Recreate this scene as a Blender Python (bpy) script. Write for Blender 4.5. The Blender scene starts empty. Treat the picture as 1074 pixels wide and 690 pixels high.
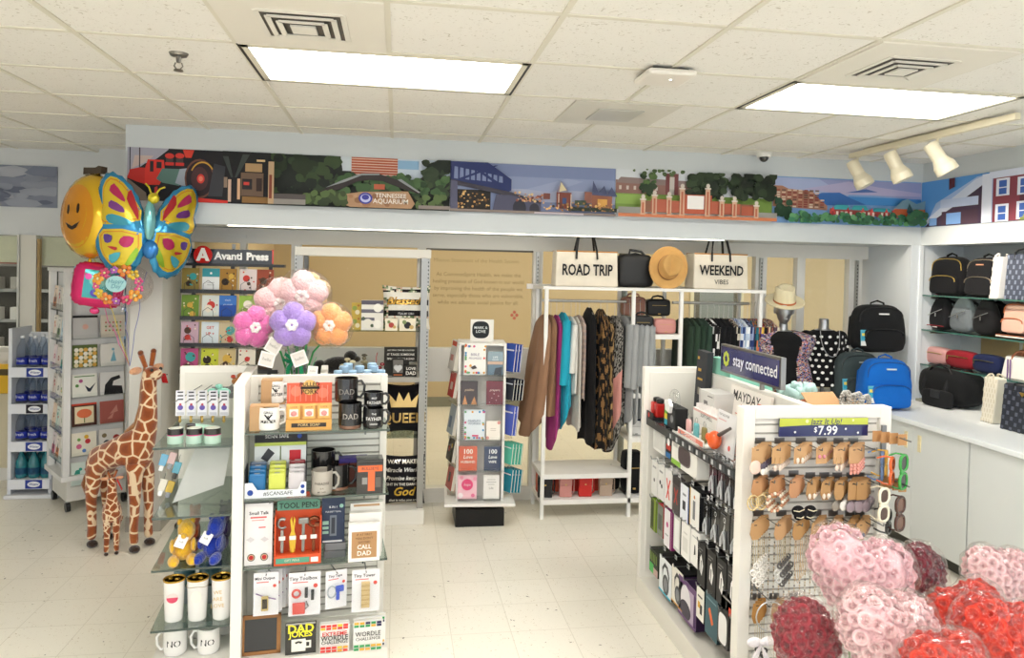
import bpy, bmesh, math, random
from mathutils import Matrix, Vector, noise
random.seed(7)
PI = math.pi
SC = bpy.context.scene
COL = SC.collection

# ---------------------------------------------------------------- camera, light, exposure
def make_camera():
    yaw, pitch, roll, f, cy = 0.1553946, 0.0190389, 0.0230043, 771.66, 295.73
    fwd = Vector((math.sin(yaw), math.cos(yaw), 0)); right = Vector((math.cos(yaw), -math.sin(yaw), 0)); up = Vector((0, 0, 1))
    c = fwd*math.cos(pitch) - up*math.sin(pitch)
    u = up*math.cos(pitch) + fwd*math.sin(pitch)
    a = right*math.cos(roll) + u*math.sin(roll)
    b = u*math.cos(roll) - right*math.sin(roll)
    cam = bpy.data.cameras.new('camera'); o = bpy.data.objects.new('camera', cam); COL.objects.link(o)
    m = Matrix.Identity(4)
    for i in range(3):
        m[i][0], m[i][1], m[i][2] = a[i], b[i], -c[i]
    m[2][3] = 1.85
    o.matrix_world = m
    cam.sensor_width = 36; cam.lens = f/1074*36; cam.shift_y = (cy-345)/1074; cam.clip_start = 0.05
    SC.camera = o
make_camera()
W = bpy.data.worlds.new('world'); SC.world = W; W.use_nodes = True
W.node_tree.nodes['Background'].inputs[0].default_value = (0.90, 0.95, 1.0, 1)
W.node_tree.nodes['Background'].inputs[1].default_value = 1.25  # world light serves as added fill, entering by the open back
SC.view_settings.view_transform = 'Standard'
try: SC.view_settings.look = 'None'
except Exception: pass
SC.view_settings.gamma = 1; SC.view_settings.use_curve_mapping = False
SC.view_settings.exposure = 0.36
PANEL_POWER = 12.0     # emission of the ceiling troffers
HALL_POWER = 6.0

# ---------------------------------------------------------------- colour and materials
def hexc(h):
    if isinstance(h, (tuple, list)): return tuple(h)
    h = h.lstrip('#')
    if len(h) == 3: h = ''.join(c*2 for c in h)
    return tuple(int(h[i:i+2], 16)/255 for i in (0, 2, 4))
def lin(c): return tuple(x/12.92 if x <= .04045 else ((x+.055)/1.055)**2.4 for x in hexc(c))
MATS = {}
def nodes(name):
    m = bpy.data.materials.new(name); m.use_nodes = True
    nt = m.node_tree
    return m, nt, nt.nodes, nt.links, nt.nodes['Principled BSDF']
def kind(name, rough=.5, metal=0., bump=0., bscale=40., vary=0., vscale=6., coat=0., trans=0., alpha=1., sheen=0., spec=.5, stretch=None):
    """material whose colour comes from the face colour of the part"""
    m, nt, N, L, P = nodes(name)
    at = N.new('ShaderNodeAttribute'); at.attribute_name = 'Col'
    src = at.outputs['Color']
    tc = N.new('ShaderNodeTexCoord')
    co = tc.outputs['Object']
    if stretch:
        mp = N.new('ShaderNodeMapping'); mp.inputs['Scale'].default_value = stretch; L.new(co, mp.inputs[0]); co = mp.outputs[0]
    if vary:
        n = N.new('ShaderNodeTexNoise'); n.inputs['Scale'].default_value = vscale; n.inputs['Detail'].default_value = 4
        L.new(co, n.inputs['Vector'])
        mr = N.new('ShaderNodeMapRange'); mr.inputs['To Min'].default_value = 1-vary; mr.inputs['To Max'].default_value = 1+vary
        L.new(n.outputs[0], mr.inputs[0])
        hs = N.new('ShaderNodeHueSaturation'); L.new(src, hs.inputs['Color']); L.new(mr.outputs[0], hs.inputs['Value']); src = hs.outputs[0]
    L.new(src, P.inputs['Base Color'])
    P.inputs['Roughness'].default_value = rough; P.inputs['Metallic'].default_value = metal
    P.inputs['Coat Weight'].default_value = coat; P.inputs['Coat Roughness'].default_value = .08
    P.inputs['Transmission Weight'].default_value = trans; P.inputs['Sheen Weight'].default_value = sheen
    P.inputs['Alpha'].default_value = alpha; P.inputs['Specular IOR Level'].default_value = spec
    if bump:
        n = N.new('ShaderNodeTexNoise'); n.inputs['Scale'].default_value = bscale; n.inputs['Detail'].default_value = 3
        L.new(co, n.inputs['Vector'])
        bp = N.new('ShaderNodeBump'); bp.inputs['Strength'].default_value = bump; bp.inputs['Distance'].default_value = .01
        L.new(n.outputs[0], bp.inputs['Height']); L.new(bp.outputs[0], P.inputs['Normal'])
    MATS[name] = m
    return m
kind('paint', rough=.45, vary=.02, vscale=2, spec=.3)
kind('plastic', rough=.3, vary=.03)
kind('gloss', rough=.12, coat=.5, vary=.03)
kind('paper', rough=.5, vary=.03, vscale=15, spec=.3)
kind('fabric', rough=.9, bump=.35, bscale=180, vary=.10, vscale=14, sheen=.05, spec=.2)
kind('leather', rough=.45, bump=.3, bscale=220, vary=.06, vscale=9)
kind('metal', rough=.3, metal=.9, vary=.05)
kind('foil', rough=.16, metal=.55, vary=.06, vscale=5, bump=.25, bscale=9, coat=.4)
kind('ceramic', rough=.15, coat=.6, vary=.02)
kind('plush', rough=1., bump=.9, bscale=90, vary=.22, vscale=45, sheen=.6, spec=.1)
kind('rose', rough=.75, vary=.06, vscale=30, sheen=.3, spec=.25)
kind('wood', rough=.5, vary=.2, vscale=6, stretch=(1, 1, 8))
kind('wall', rough=.7, vary=.02, vscale=3, bump=.05, bscale=150, spec=.2)
def clear(name, col, rough=.03, ior=1.45, mix=.85, bump=0, bscale=20):
    """thin clear sheet: mostly see-through, with gloss reflection"""
    m, nt, N, L, P = nodes(name)
    out = N['Material Output'] if 'Material Output' in N else [n for n in N if n.type == 'OUTPUT_MATERIAL'][0]
    tr = N.new('ShaderNodeBsdfTransparent'); tr.inputs[0].default_value = (*lin(col), 1)
    gl = N.new('ShaderNodeBsdfGlossy'); gl.inputs['Roughness'].default_value = rough
    fr = N.new('ShaderNodeLayerWeight'); fr.inputs['Blend'].default_value = 1-mix
    mx = N.new('ShaderNodeMixShader')
    L.new(fr.outputs['Facing'], mx.inputs[0]); L.new(tr.outputs[0], mx.inputs[1]); L.new(gl.outputs[0], mx.inputs[2]); L.new(mx.outputs[0], out.inputs[0])
    if bump:
        tc = N.new('ShaderNodeTexCoord')
        n = N.new('ShaderNodeTexNoise'); n.inputs['Scale'].default_value = bscale; n.inputs['Detail'].default_value = 3; n.inputs['Distortion'].default_value = 1.5
        L.new(tc.outputs['Object'], n.inputs['Vector'])
        bp = N.new('ShaderNodeBump'); bp.inputs['Strength'].default_value = bump; bp.inputs['Distance'].default_value = .03
        L.new(n.outputs[0], bp.inputs['Height']); L.new(bp.outputs[0], gl.inputs['Normal']); L.new(bp.outputs[0], fr.inputs['Normal'])
    MATS[name] = m; return m
clear('glass', '#fafcfa', mix=.93)
clear('shelfglass', '#dfe9e4', mix=.84)
clear('film', '#fdfbfa', rough=.06, mix=.90, bump=1., bscale=22)
clear('acrylic', '#fcfdfd', mix=.9)
clear('bottle', '#eef3f8', rough=.08, mix=.72)
def emis(name, col, s):
    m, nt, N, L, P = nodes(name)
    P.inputs['Base Color'].default_value = (.9, .9, .9, 1)
    P.inputs['Emission Color'].default_value = (*lin(col), 1); P.inputs['Emission Strength'].default_value = s
    MATS[name] = m
emis('lamp', '#fffcf6', PANEL_POWER)
emis('hall_fill', '#fff4e2', HALL_POWER)
emis('cove', '#fff3dc', 4.0)
emis('spot', '#ffe9c8', 8.0)

# ---------------------------------------------------------------- mesh builder
TXT = {}
def text_mesh(s, bold=0.0, shear=0.0):
    k = (s, bold, shear)
    if k not in TXT:
        cu = bpy.data.curves.new('t', 'FONT'); cu.body = s; cu.size = 1; cu.align_x = 'CENTER'; cu.align_y = 'CENTER'
        cu.resolution_u = 2; cu.offset = bold; cu.shear = shear; cu.fill_mode = 'FRONT' if False else 'BOTH'
        o = bpy.data.objects.new('t', cu); COL.objects.link(o)
        me = bpy.data.meshes.new_from_object(o)
        vs = [tuple(v.co)[:2] for v in me.vertices]; fs = [tuple(p.vertices) for p in me.polygons]
        bpy.data.objects.remove(o); bpy.data.curves.remove(cu); bpy.data.meshes.remove(me)
        TXT[k] = (vs, fs)
    return TXT[k]
def T(x=0, y=0, z=0): return Matrix.Translation((x, y, z))
def RX(a): return Matrix.Rotation(a, 4, 'X')
def RY(a): return Matrix.Rotation(a, 4, 'Y')
def RZ(a): return Matrix.Rotation(a, 4, 'Z')
def S(x, y, z): return Matrix.Diagonal((x, y, z, 1))
class B:
    def __init__(s, mat='paint', col='#fff'):
        s.v = []; s.f = []; s.c = []; s.sm = []; s.mi = []; s.mat = [mat]; s.cur = 0; s.col = col; s.m = Matrix.Identity(4)
    def use(s, mat):
        if mat not in s.mat: s.mat.append(mat)
        s.cur = s.mat.index(mat); return s
    def add(s, vs, fs, col=None, smooth=False):
        n = len(s.v); m = s.m; flip = m.determinant() < 0
        s.v += [m @ Vector(p) for p in vs]
        for f in fs:
            f = tuple(n+i for i in f)
            s.f.append(f[::-1] if flip else f); s.c.append(col or s.col); s.sm.append(smooth); s.mi.append(s.cur)
        return s
    def box(s, x0, y0, z0, x1, y1, z1, col=None, bev=0.0):
        if x0 > x1: x0, x1 = x1, x0
        if y0 > y1: y0, y1 = y1, y0
        if z0 > z1: z0, z1 = z1, z0
        if not bev:
            vs = [(x, y, z) for z in (z0, z1) for y in (y0, y1) for x in (x0, x1)]
            return s.add(vs, [(0, 2, 3, 1), (4, 5, 7, 6), (0, 1, 5, 4), (2, 6, 7, 3), (0, 4, 6, 2), (1, 3, 7, 5)], col)
        bev = min(bev, (x1-x0)*.45, (y1-y0)*.45, (z1-z0)*.45)
        bm = bmesh.new(); bmesh.ops.create_cube(bm, size=1)
        for v in bm.verts: v.co = Vector(((x0+x1)/2+v.co.x*(x1-x0), (y0+y1)/2+v.co.y*(y1-y0), (z0+z1)/2+v.co.z*(z1-z0)))
        bmesh.ops.bevel(bm, geom=list(bm.edges), offset=bev, segments=2, affect='EDGES', profile=.5)
        bm.verts.index_update()
        s.add([tuple(v.co) for v in bm.verts], [tuple(v.index for v in f.verts) for f in bm.faces], col); bm.free(); return s
    def cyl(s, p0, p1, r0, r1=None, n=12, col=None, cap=True, smooth=True):
        r1 = r0 if r1 is None else r1
        p0, p1 = Vector(p0), Vector(p1); d = (p1-p0).normalized()
        u = d.orthogonal().normalized(); w = d.cross(u)
        vs = []
        for p, r in ((p0, r0), (p1, r1)):
            for i in range(n):
                a = 2*PI*i/n; vs.append(tuple(p+u*math.cos(a)*r+w*math.sin(a)*r))
        s.add(vs, [(i, (i+1) % n, n+(i+1) % n, n+i) for i in range(n)], col, smooth)
        if cap: s.add(vs, [tuple(range(n))[::-1], tuple(range(n, 2*n))], col)
        return s
    def tube(s, pts, r, n=8, col=None, closed=False, flat=1.0):
        pts = [Vector(p) for p in pts]; k = len(pts); vs = []
        rr = r if isinstance(r, (list, tuple)) else [r]*k
        ref = None
        for i, p in enumerate(pts):
            if closed: d = pts[(i+1) % k]-pts[i-1]
            else: d = pts[min(i+1, k-1)]-pts[max(i-1, 0)]
            d.normalize()
            if ref is None: ref = d.orthogonal().normalized()
            ref = (ref-d*ref.dot(d)).normalized(); w = d.cross(ref)
            for j in range(n):
                a = 2*PI*j/n; vs.append(tuple(p+ref*math.cos(a)*rr[i]+w*math.sin(a)*rr[i]*flat))
        fs = []
        for i in range(k if closed else k-1):
            for j in range(n):
                a, b = i*n, ((i+1) % k)*n
                fs.append((a+j, a+(j+1) % n, b+(j+1) % n, b+j))
        s.add(vs, fs, col, True)
        if not closed: s.add(vs[:n], [tuple(range(n))[::-1]], col); s.add(vs[-n:], [tuple(range(n))], col)
        return s
    def lathe(s, prof, n=20, col=None, cx=0, cy=0, sx=1, sy=1, cols=None):
        vs = []; k = len(prof)
        for r, z in prof:
            for j in range(n):
                a = 2*PI*j/n; vs.append((cx+r*sx*math.cos(a), cy+r*sy*math.sin(a), z))
        for i in range(k-1):
            s.add([vs[i*n+j] for j in range(n)]+[vs[(i+1)*n+j] for j in range(n)], [(j, (j+1) % n, n+(j+1) % n, n+j) for j in range(n)], cols[i] if cols else col, True)
        if prof[0][0] > 1e-5: s.add(vs[:n], [tuple(range(n))[::-1]], cols[0] if cols else col)
        if prof[-1][0] > 1e-5: s.add(vs[-n:], [tuple(range(n))], cols[-1] if cols else col)
        return s
    def ball(s, x, y, z, rx, ry=None, rz=None, col=None, n=14, m=9, fn=None):
        ry = rx if ry is None else ry; rz = rx if rz is None else rz
        vs = []; fs = []
        for i in range(m+1):
            t = PI*i/m
            for j in range(n):
                a = 2*PI*j/n; d = Vector((math.sin(t)*math.cos(a), math.sin(t)*math.sin(a), math.cos(t)))
                q = 1 if fn is None else fn(d)
                vs.append((x+d.x*rx*q, y+d.y*ry*q, z+d.z*rz*q))
        for i in range(m):
            for j in range(n):
                fs.append((i*n+j, (i+1)*n+j, (i+1)*n+(j+1) % n, i*n+(j+1) % n))
        return s.add(vs, fs, col, True)
    def grid(s, fn, nu, nv, col=None, cu=False, smooth=True, colfn=None):
        vs = [fn(i/nu, j/nv) for j in range(nv+1) for i in range(nu+(0 if cu else 1))]
        w = nu if cu else nu+1
        for j in range(nv):
            for i in range(nu):
                s_f = (j*w+i, j*w+(i+1) % w, (j+1)*w+(i+1) % w, (j+1)*w+i)
                if colfn: s.c_add(vs, s_f, colfn((i+.5)/nu, (j+.5)/nv), smooth)
        if not colfn:
            s.add(vs, [(j*w+i, j*w+(i+1) % w, (j+1)*w+(i+1) % w, (j+1)*w+i) for j in range(nv) for i in range(nu)], col, smooth)
        else:
            n = len(s.v); s.v += [s.m @ Vector(p) for p in vs]
            for f, c, sm in s._p:
                s.f.append(tuple(n+i for i in f)); s.c.append(c); s.sm.append(sm); s.mi.append(s.cur)
            s._p = []
        return s
    _p = []
    def c_add(s, vs, f, c, sm): s._p = s._p+[(f, c, sm)] if s._p is B._p else (s._p.append((f, c, sm)) or s._p)
    def poly(s, pts, col=None): return s.add(pts, [tuple(range(len(pts)))], col)
    def prism(s, pts, y0, y1, col=None, side=None, smooth=False):
        """outline in XZ extruded along Y from y0 (front) to y1"""
        n = len(pts)
        ar = sum(pts[i][0]*pts[(i+1) % n][1]-pts[(i+1) % n][0]*pts[i][1] for i in range(n))
        if ar < 0: pts = pts[::-1]
        vs = [(x, y0, z) for x, z in pts]+[(x, y1, z) for x, z in pts]
        s.add(vs, [tuple(range(n)), tuple(range(n, 2*n))[::-1]], col)
        return s.add(vs, [(i, n+i, n+(i+1) % n, (i+1) % n) for i in range(n)], side or col, smooth)
    def text(s, t, x, z, size, col='#000', y=0., bold=0., shear=0., wide=1., maxw=None):
        """flat lettering in the XZ plane facing -Y"""
        vs, fs = text_mesh(t, bold, shear)
        if maxw:
            ws = (max(v[0] for v in vs)-min(v[0] for v in vs))*size*wide if vs else 1
            if ws > maxw: wide *= maxw/ws
        return s.add([(x+a*size*wide, y, z+b*size) for a, b in vs], fs, col)
    def art(s, w, h, shapes, y=0., e=.0005, x0=None, z0=0.):
        """flat print: shapes in 0..1 of a w x h rectangle (x centred, z up)"""
        x0 = -w/2 if x0 is None else x0
        for k, q in enumerate(shapes):
            yy = y-e*(k+1); t = q[0]; c = q[1]
            X = lambda u: x0+u*w
            Z = lambda v: z0+v*h
            if t == 'r': s.poly([(X(q[2]), yy, Z(q[3])), (X(q[4]), yy, Z(q[3])), (X(q[4]), yy, Z(q[5])), (X(q[2]), yy, Z(q[5]))], c)
            elif t == 'c':
                rx = q[4]*w; rz = (q[5] if len(q) > 5 else q[4])*w
                s.poly([(X(q[2])+rx*math.cos(a*PI/8), yy, Z(q[3])+rz*math.sin(a*PI/8)) for a in range(16)], c)
            elif t == 'p': s.poly([(X(u), yy, Z(v)) for u, v in (q[2] if sum(q[2][i][0]*q[2][(i+1) % len(q[2])][1]-q[2][(i+1) % len(q[2])][0]*q[2][i][1] for i in range(len(q[2]))) > 0 else q[2][::-1])], c)
            elif t == 't': s.text(q[2], X(q[3]), Z(q[4]), q[5]*w, c, yy, bold=q[6] if len(q) > 6 else 0, shear=q[7] if len(q) > 7 else 0, maxw=q[8]*w if len(q) > 8 else None)
        return s
    def out(s, name, parent=None, loc=None, rot=None, sub=0, bevel=0):
        me = bpy.data.meshes.new(name); me.from_pydata([tuple(v) for v in s.v], [], s.f)
        for mn in s.mat: me.materials.append(MATS[mn])
        me.polygons.foreach_set('use_smooth', s.sm); me.polygons.foreach_set('material_index', s.mi)
        ca = me.color_attributes.new('Col', 'FLOAT_COLOR', 'CORNER')
        cache = {}; data = []
        for f, c in zip(s.f, s.c):
            if c not in cache: cache[c] = (*lin(c), 1.0)
            data += list(cache[c])*len(f)
        ca.data.foreach_set('color', data)
        me.update()
        o = bpy.data.objects.new(name, me); COL.objects.link(o)
        if parent: o.parent = parent
        if loc: o.location = loc
        if rot: o.rotation_euler = rot if isinstance(rot, (tuple, list)) else (0, 0, rot)
        if bevel:
            md = o.modifiers.new('b', 'BEVEL'); md.width = bevel; md.segments = 2; md.limit_method = 'ANGLE'; md.angle_limit = .6
        if sub:
            md = o.modifiers.new('s', 'SUBSURF'); md.levels = sub; md.render_levels = sub
        return o
def tag(o, label, cat, group=None):
    o['label'] = label; o['category'] = cat
    if group: o['group'] = group
    return o
def thing(name, label, cat, loc=(0, 0, 0), rz=0, group=None, rot=None):
    o = bpy.data.objects.new(name, None); COL.objects.link(o); o.empty_display_size = .05
    o.location = loc; o.rotation_euler = rot if rot else (0, 0, rz)
    return tag(o, label, cat, group)
def struct(b, name, **k):
    o = b.out(name, **k); o['kind'] = 'structure'; return o
def dup(root, loc=None, rz=None, label=None, group=None, scale=None, rot=None):
    r = root.copy(); COL.objects.link(r)
    if loc is not None: r.location = loc
    if rz is not None: r.rotation_euler = (0, 0, rz)
    if rot is not None: r.rotation_euler = rot
    if scale is not None: r.scale = scale if isinstance(scale, tuple) else (scale,)*3
    if label: r['label'] = label
    if group: r['group'] = group
    for ch in [c for c in root.children]:
        c = ch.copy(); COL.objects.link(c); c.parent = r
        for g in [x for x in ch.children]:
            d = g.copy(); COL.objects.link(d); d.parent = c
    return r
CAM = SC.camera.matrix_world.copy()
def at(px, py, X=None, Y=None, Z=None):
    """point of the place seen at a pixel of the photograph, on the plane X, Y or Z = const"""
    d = CAM.to_3x3() @ Vector(((px-537)/771.66, -(py-295.73)/771.66, -1)); o = CAM.translation
    t = (Y-o.y)/d.y if Y is not None else (X-o.x)/d.x if X is not None else (Z-o.z)/d.z
    return o+d*t
def ext(x0, y0, x1, y1, Y=None, X=None):
    """centre, bottom, width and height of something standing in the plane Y (or X)"""
    a = at(x0, (y0+y1)/2, X=X, Y=Y); c = at(x1, (y0+y1)/2, X=X, Y=Y); t = at((x0+x1)/2, y0, X=X, Y=Y); d = at((x0+x1)/2, y1, X=X, Y=Y)
    return (a.x+c.x)/2, (a.y+c.y)/2, d.z, (c-a).length, t.z-d.z
def rnd(a, b): return random.uniform(a, b)
# ---------------------------------------------------------------- room shell
CEIL = 2.74; BY = 5.75; SY = 5.22; SZ = 2.10; RX0 = 4.06
GX = [-1.2716+.61*i for i in range(-4, 10)]; GY = [2.527+.61*j for j in range(-8, 8)]
def floor_mat():
    m, nt, N, L, P = nodes('floor_tile')
    tc = N.new('ShaderNodeTexCoord')
    br = N.new('ShaderNodeTexBrick'); br.offset = 0; br.inputs['Scale'].default_value = 1
    br.inputs['Brick Width'].default_value = .305; br.inputs['Row Height'].default_value = .305; br.inputs['Mortar Size'].default_value = .0022; br.inputs['Mortar Smooth'].default_value = .3
    br.inputs['Color1'].default_value = (*lin('#f4efe2'), 1); br.inputs['Color2'].default_value = (*lin('#f0ebdd'), 1); br.inputs['Mortar'].default_value = (*lin('#dcd6c6'), 1)
    L.new(tc.outputs['Object'], br.inputs['Vector'])
    src = br.outputs['Color']
    for sc, th, col, dist in ((60, .11, '#c4b69c', .22), (100, .07, '#b0a99c', .18), (24, .04, '#948b7e', .16)):
        n = N.new('ShaderNodeTexVoronoi'); n.inputs['Scale'].default_value = sc; n.inputs['Randomness'].default_value = 1
        nz = N.new('ShaderNodeTexNoise'); nz.inputs['Scale'].default_value = sc*1.5
        L.new(tc.outputs['Object'], nz.inputs['Vector'])
        mxv = N.new('ShaderNodeMixRGB'); mxv.inputs[0].default_value = .04; L.new(tc.outputs['Object'], mxv.inputs[1]); L.new(nz.outputs['Color'], mxv.inputs[2])
        L.new(mxv.outputs[0], n.inputs['Vector'])
        # only some cells carry a chip
        lt = N.new('ShaderNodeMath'); lt.operation = 'LESS_THAN'; lt.inputs[1].default_value = dist*.9; L.new(n.outputs['Distance'], lt.inputs[0])
        sp = N.new('ShaderNodeSeparateColor'); L.new(n.outputs['Color'], sp.inputs[0])
        gt = N.new('ShaderNodeMath'); gt.operation = 'LESS_THAN'; gt.inputs[1].default_value = th*2.6; L.new(sp.outputs[0], gt.inputs[0])
        mu = N.new('ShaderNodeMath'); mu.operation = 'MULTIPLY'; L.new(lt.outputs[0], mu.inputs[0]); L.new(gt.outputs[0], mu.inputs[1])
        mx = N.new('ShaderNodeMixRGB'); L.new(mu.outputs[0], mx.inputs[0]); L.new(src, mx.inputs[1]); mx.inputs[2].default_value = (*lin(col), 1)
        src = mx.outputs[0]
    L.new(src, P.inputs['Base Color']); P.inputs['Roughness'].default_value = .28; P.inputs['Specular IOR Level'].default_value = .35
    MATS['floor_tile'] = m
floor_mat()
def ceil_mat():
    m, nt, N, L, P = nodes('ceiling_tile')
    tc = N.new('ShaderNodeTexCoord'); mp = N.new('ShaderNodeMapping'); L.new(tc.outputs['Object'], mp.inputs[0]); mp.inputs['Scale'].default_value = (1, 1.0, 1)
    n = N.new('ShaderNodeTexNoise'); n.inputs['Scale'].default_value = 34; n.inputs['Detail'].default_value = 2; n.inputs['Distortion'].default_value = 2.5
    L.new(mp.outputs[0], n.inputs['Vector'])
    r = N.new('ShaderNodeValToRGB'); r.color_ramp.elements[0].position = .30; r.color_ramp.elements[1].position = .36
    r.color_ramp.elements[0].color = (*lin('#cdc7ba'), 1); r.color_ramp.elements[1].color = (*lin('#f1eee7'), 1)
    L.new(n.outputs[0], r.inputs[0]); L.new(r.outputs[0], P.inputs['Base Color']); P.inputs['Roughness'].default_value = .95; P.inputs['Specular IOR Level'].default_value = .1
    bp = N.new('ShaderNodeBump'); bp.inputs['Strength'].default_value = .3; bp.inputs['Distance'].default_value = .004; L.new(n.outputs[0], bp.inputs['Height']); L.new(bp.outputs[0], P.inputs['Normal'])
    MATS['ceiling_tile'] = m
ceil_mat()
b = B('floor_tile'); b.box(-5, -2.5, -.1, 4.6, 6.75, 0); struct(b, 'floor')
# ceiling of square tiles, with openings for the lights and grilles
holes = [(4+1, 8+1), (4+2, 8+1), (4+5, 8+1), (4+6, 8+1)]
back = [(5, 5), (6, 5), (9, 5), (10, 5), (5, 1), (6, 1), (9, 1), (10, 1), (1, 5), (2, 5), (1, 9), (2, 9), (1, 1), (2, 1)]
b = B('ceiling_tile')
for i in range(len(GX)-1):
    for j in range(len(GY)-1):
        if (i, j) in holes or (i, j) in back: continue
        b.box(GX[i], GY[j], CEIL, GX[i+1], GY[j+1], CEIL+.02)
b.box(GX[-1]-.01, GY[0], CEIL, 5.0, GY[-1], CEIL+.02); b.box(-5.2, GY[0], CEIL, GX[0]+.01, GY[-1], CEIL+.02); b.box(-5.2, GY[-1]-.01, CEIL, 5, 7.2, CEIL+.02)
struct(b, 'ceiling')
b = B('paint', '#e2ddcd')
for i, x in enumerate(GX):
    for j in range(len(GY)-1):
        if (i, j) not in ((6, 9), (10, 9), (6, 5), (10, 5), (6, 1), (10, 1), (2, 5), (2, 1)): b.box(x-.011, GY[j], CEIL-.006, x+.011, GY[j+1], CEIL)
for y in GY: b.box(-5.2, y-.011, CEIL-.0055, 5, y+.011, CEIL+.0)
struct(b, 'trim_1')
WALLC = '#d3d8da'; WHT = '#ece9e2'
# soffits with the picture band
b = B('wall', WALLC); b.box(-1.79, SY, SZ, RX0+.6, 6.75, CEIL)
struct(b, 'wall_back_soffit')
b = B('wall', WALLC); b.box(RX0, -2.5, SZ, RX0+.6, SY, CEIL)
struct(b, 'wall_right_soffit')
# far left wall with the windows of the next room
FY = 6.62
b = B('wall', '#dcdfe1'); b.box(-5, FY, 2.03, -1.55, FY+.1, CEIL); b.box(-2.40, FY-.2, 2.0, -1.79, FY, CEIL)
b.box(-5, FY, 0, -1.55, FY+.1, .10, '#e6e4de'); b.box(-5, FY, 1.06, -1.55, FY+.1, 1.10, '#d8d6cf')
b.use('paint'); b.box(-5, FY+.01, .72, -1.55, FY+.08, 1.06, '#e9e7e2'); b.box(-5, FY+.01, .10, -1.55, FY+.08, .72, '#d9cfb4')
struct(b, 'wall_far_left')
b = B('paint', '#e3e0d6')
for x0, x1 in ((-3.06, -2.94), (-2.02, -1.94)): b.box(x0, FY-.02, .10, x1, FY+.06, 2.03)
b.use('metal').box(-3.075, FY-.04, .10, -3.06, FY-.02, 2.03, '#b9bab8'); b.use('wood').box(-2.935, FY-.015, .9, -2.915, FY+.02, 2.0, '#a98c5c')
struct(b, 'trim_2')
b = B('glass'); b.box(-5, FY+.02, 1.1, -3.06, FY+.03, 2.03); b.box(-2.94, FY+.02, 1.1, -2.02, FY+.03, 2.03); struct(b, 'window_1')
b = B('fabric', '#e6e2cc'); b.box(-5, FY+.06, 1.80, -3.08, FY+.07, 2.02); b.box(-2.93, FY+.06, 1.78, -2.03, FY+.07, 2.02)
b.use('paint').box(-5, FY+.055, 1.79, -3.08, FY+.075, 1.80, '#a05048')
tag(b.out('window_shade'), 'cream fabric shades lowered across the tops of the far left windows', 'window shade')
# left wall and the wall end (pillar) by the card racks
b = B('wall', '#dcdad2'); b.box(-5.1, -2.5, 0, -5, 6.75, CEIL); struct(b, 'wall_left')
b = B('wall', '#d9d8d2'); b.box(-1.775, 5.30, 0, -1.57, FY, SZ+.0); b.use('paint').box(-1.785, 5.29, 0, -1.56, FY, .10, '#aeaaa0'); struct(b, 'wall_pillar')
# back wall: frames and clear panels, a white band, hall beyond
b = B('wall', WHT)
b.box(-1.57, BY, 1.99, 4.6, BY+.1, SZ); b.box(-1.57, BY, .0, 3.98, BY+.1, .11)
b.box(-1.57, BY, .95, 3.98, BY+.1, 1.21)
struct(b, 'wall_back')
b = B('paint', '#eceae4')
for x0, x1 in ((-1.57, -1.50), (-1.16, -1.115), (-.79, -.72), (.155, .22), (1.07, 1.145), (2.95, 3.05), (3.325, 3.395), (3.80, 3.92)): b.box(x0, BY-.01, .11, x1, BY+.06, 1.99)
b.box(-1.57, BY-.012, 2.085-.06, -1.115, BY+.02, 2.085-.03)
struct(b, 'trim_3')
b = B('glass'); b.box(-1.5, BY+.03, .11, 3.80, BY+.04, .95); b.box(-1.5, BY+.03, 1.21, 3.80, BY+.04, 1.99); struct(b, 'window_2')
b = B('metal', '#b4b3ae')
for x in (-1.20, -.75, .24, 1.10, 2.99, 3.86):
    b.box(x-.012, BY-.035, .12, x+.012, BY-.012, 1.98)
    for k in range(60): b.box(x-.004, BY-.037, .16+k*.03, x+.004, BY-.0355, .175+k*.03, '#55544f')
struct(b, 'trim_4')
b = B('paint', '#6f6a62'); b.box(.2, BY+.02, 1.93, 1.07, BY+.035, 1.985, '#5b564e') if False else b.box(.225, BY+.022, 1.975, 1.07, BY+.038, 1.99)
struct(b, 'trim_5')
# hallway beyond the glass
HY = 9.7
b = B('wall', '#cbb692'); b.box(-2.5, HY, .12, 8, HY+.1, 2.9); b.box(-2.5, HY-.01, 0, 8, HY+.1, .13, '#8b8878')
b.box(-1.58, 5.85, 0, -1.55, HY, 2.9, '#cbb692'); struct(b, 'wall_hall')
b = B('floor_tile'); b.box(-2.5, 6.75, -.1, 8, HY, 0); b.box(4.6, BY, -.1, 8, 6.75, 0); b.use('wall').box(-2.5, 6.75, 2.7, 8, HY, 2.8, '#e4dcc4'); struct(b, 'floor_hall')
b = B('wall', '#6c685c'); b.box(4.05, HY-.03, .0, 4.75, HY-.005, 2.05); b.box(4.02, HY-.035, 0, 4.07, HY, 2.1, '#d8cfb0'); b.box(4.73, HY-.035, 0, 4.8, HY, 2.1, '#d8cfb0'); b.box(4.02, HY-.035, 2.05, 4.8, HY, 2.1, '#d8cfb0')
b.box(4.15, HY-.036, .9, 4.65, HY-.031, 1.9, '#8a8f8c'); struct(b, 'door_1')
b = B('metal', '#8e8d86'); b.cyl((2.08, 6.6, 0), (2.08, 6.6, 2.7), .045, col='#8f8e88'); struct(b, 'trim_6')
b = B('hall_fill')  # unseen glowing panels, added so the hall beyond the glass is lit
for x in (-.4, 1.2, 2.8, 4.4): b.box(x-.3, 7.6, 2.69, x+.3, 8.8, 2.70)
b.box(-4.6, 7.0, 2.69, -2.2, 7.5, 2.70)  # added panel brightening the next room and its window shades
o = b.out('hall_fill_panel'); tag(o, 'unseen panels added to light the hallway and room behind the glass', 'ceiling light')
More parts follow.
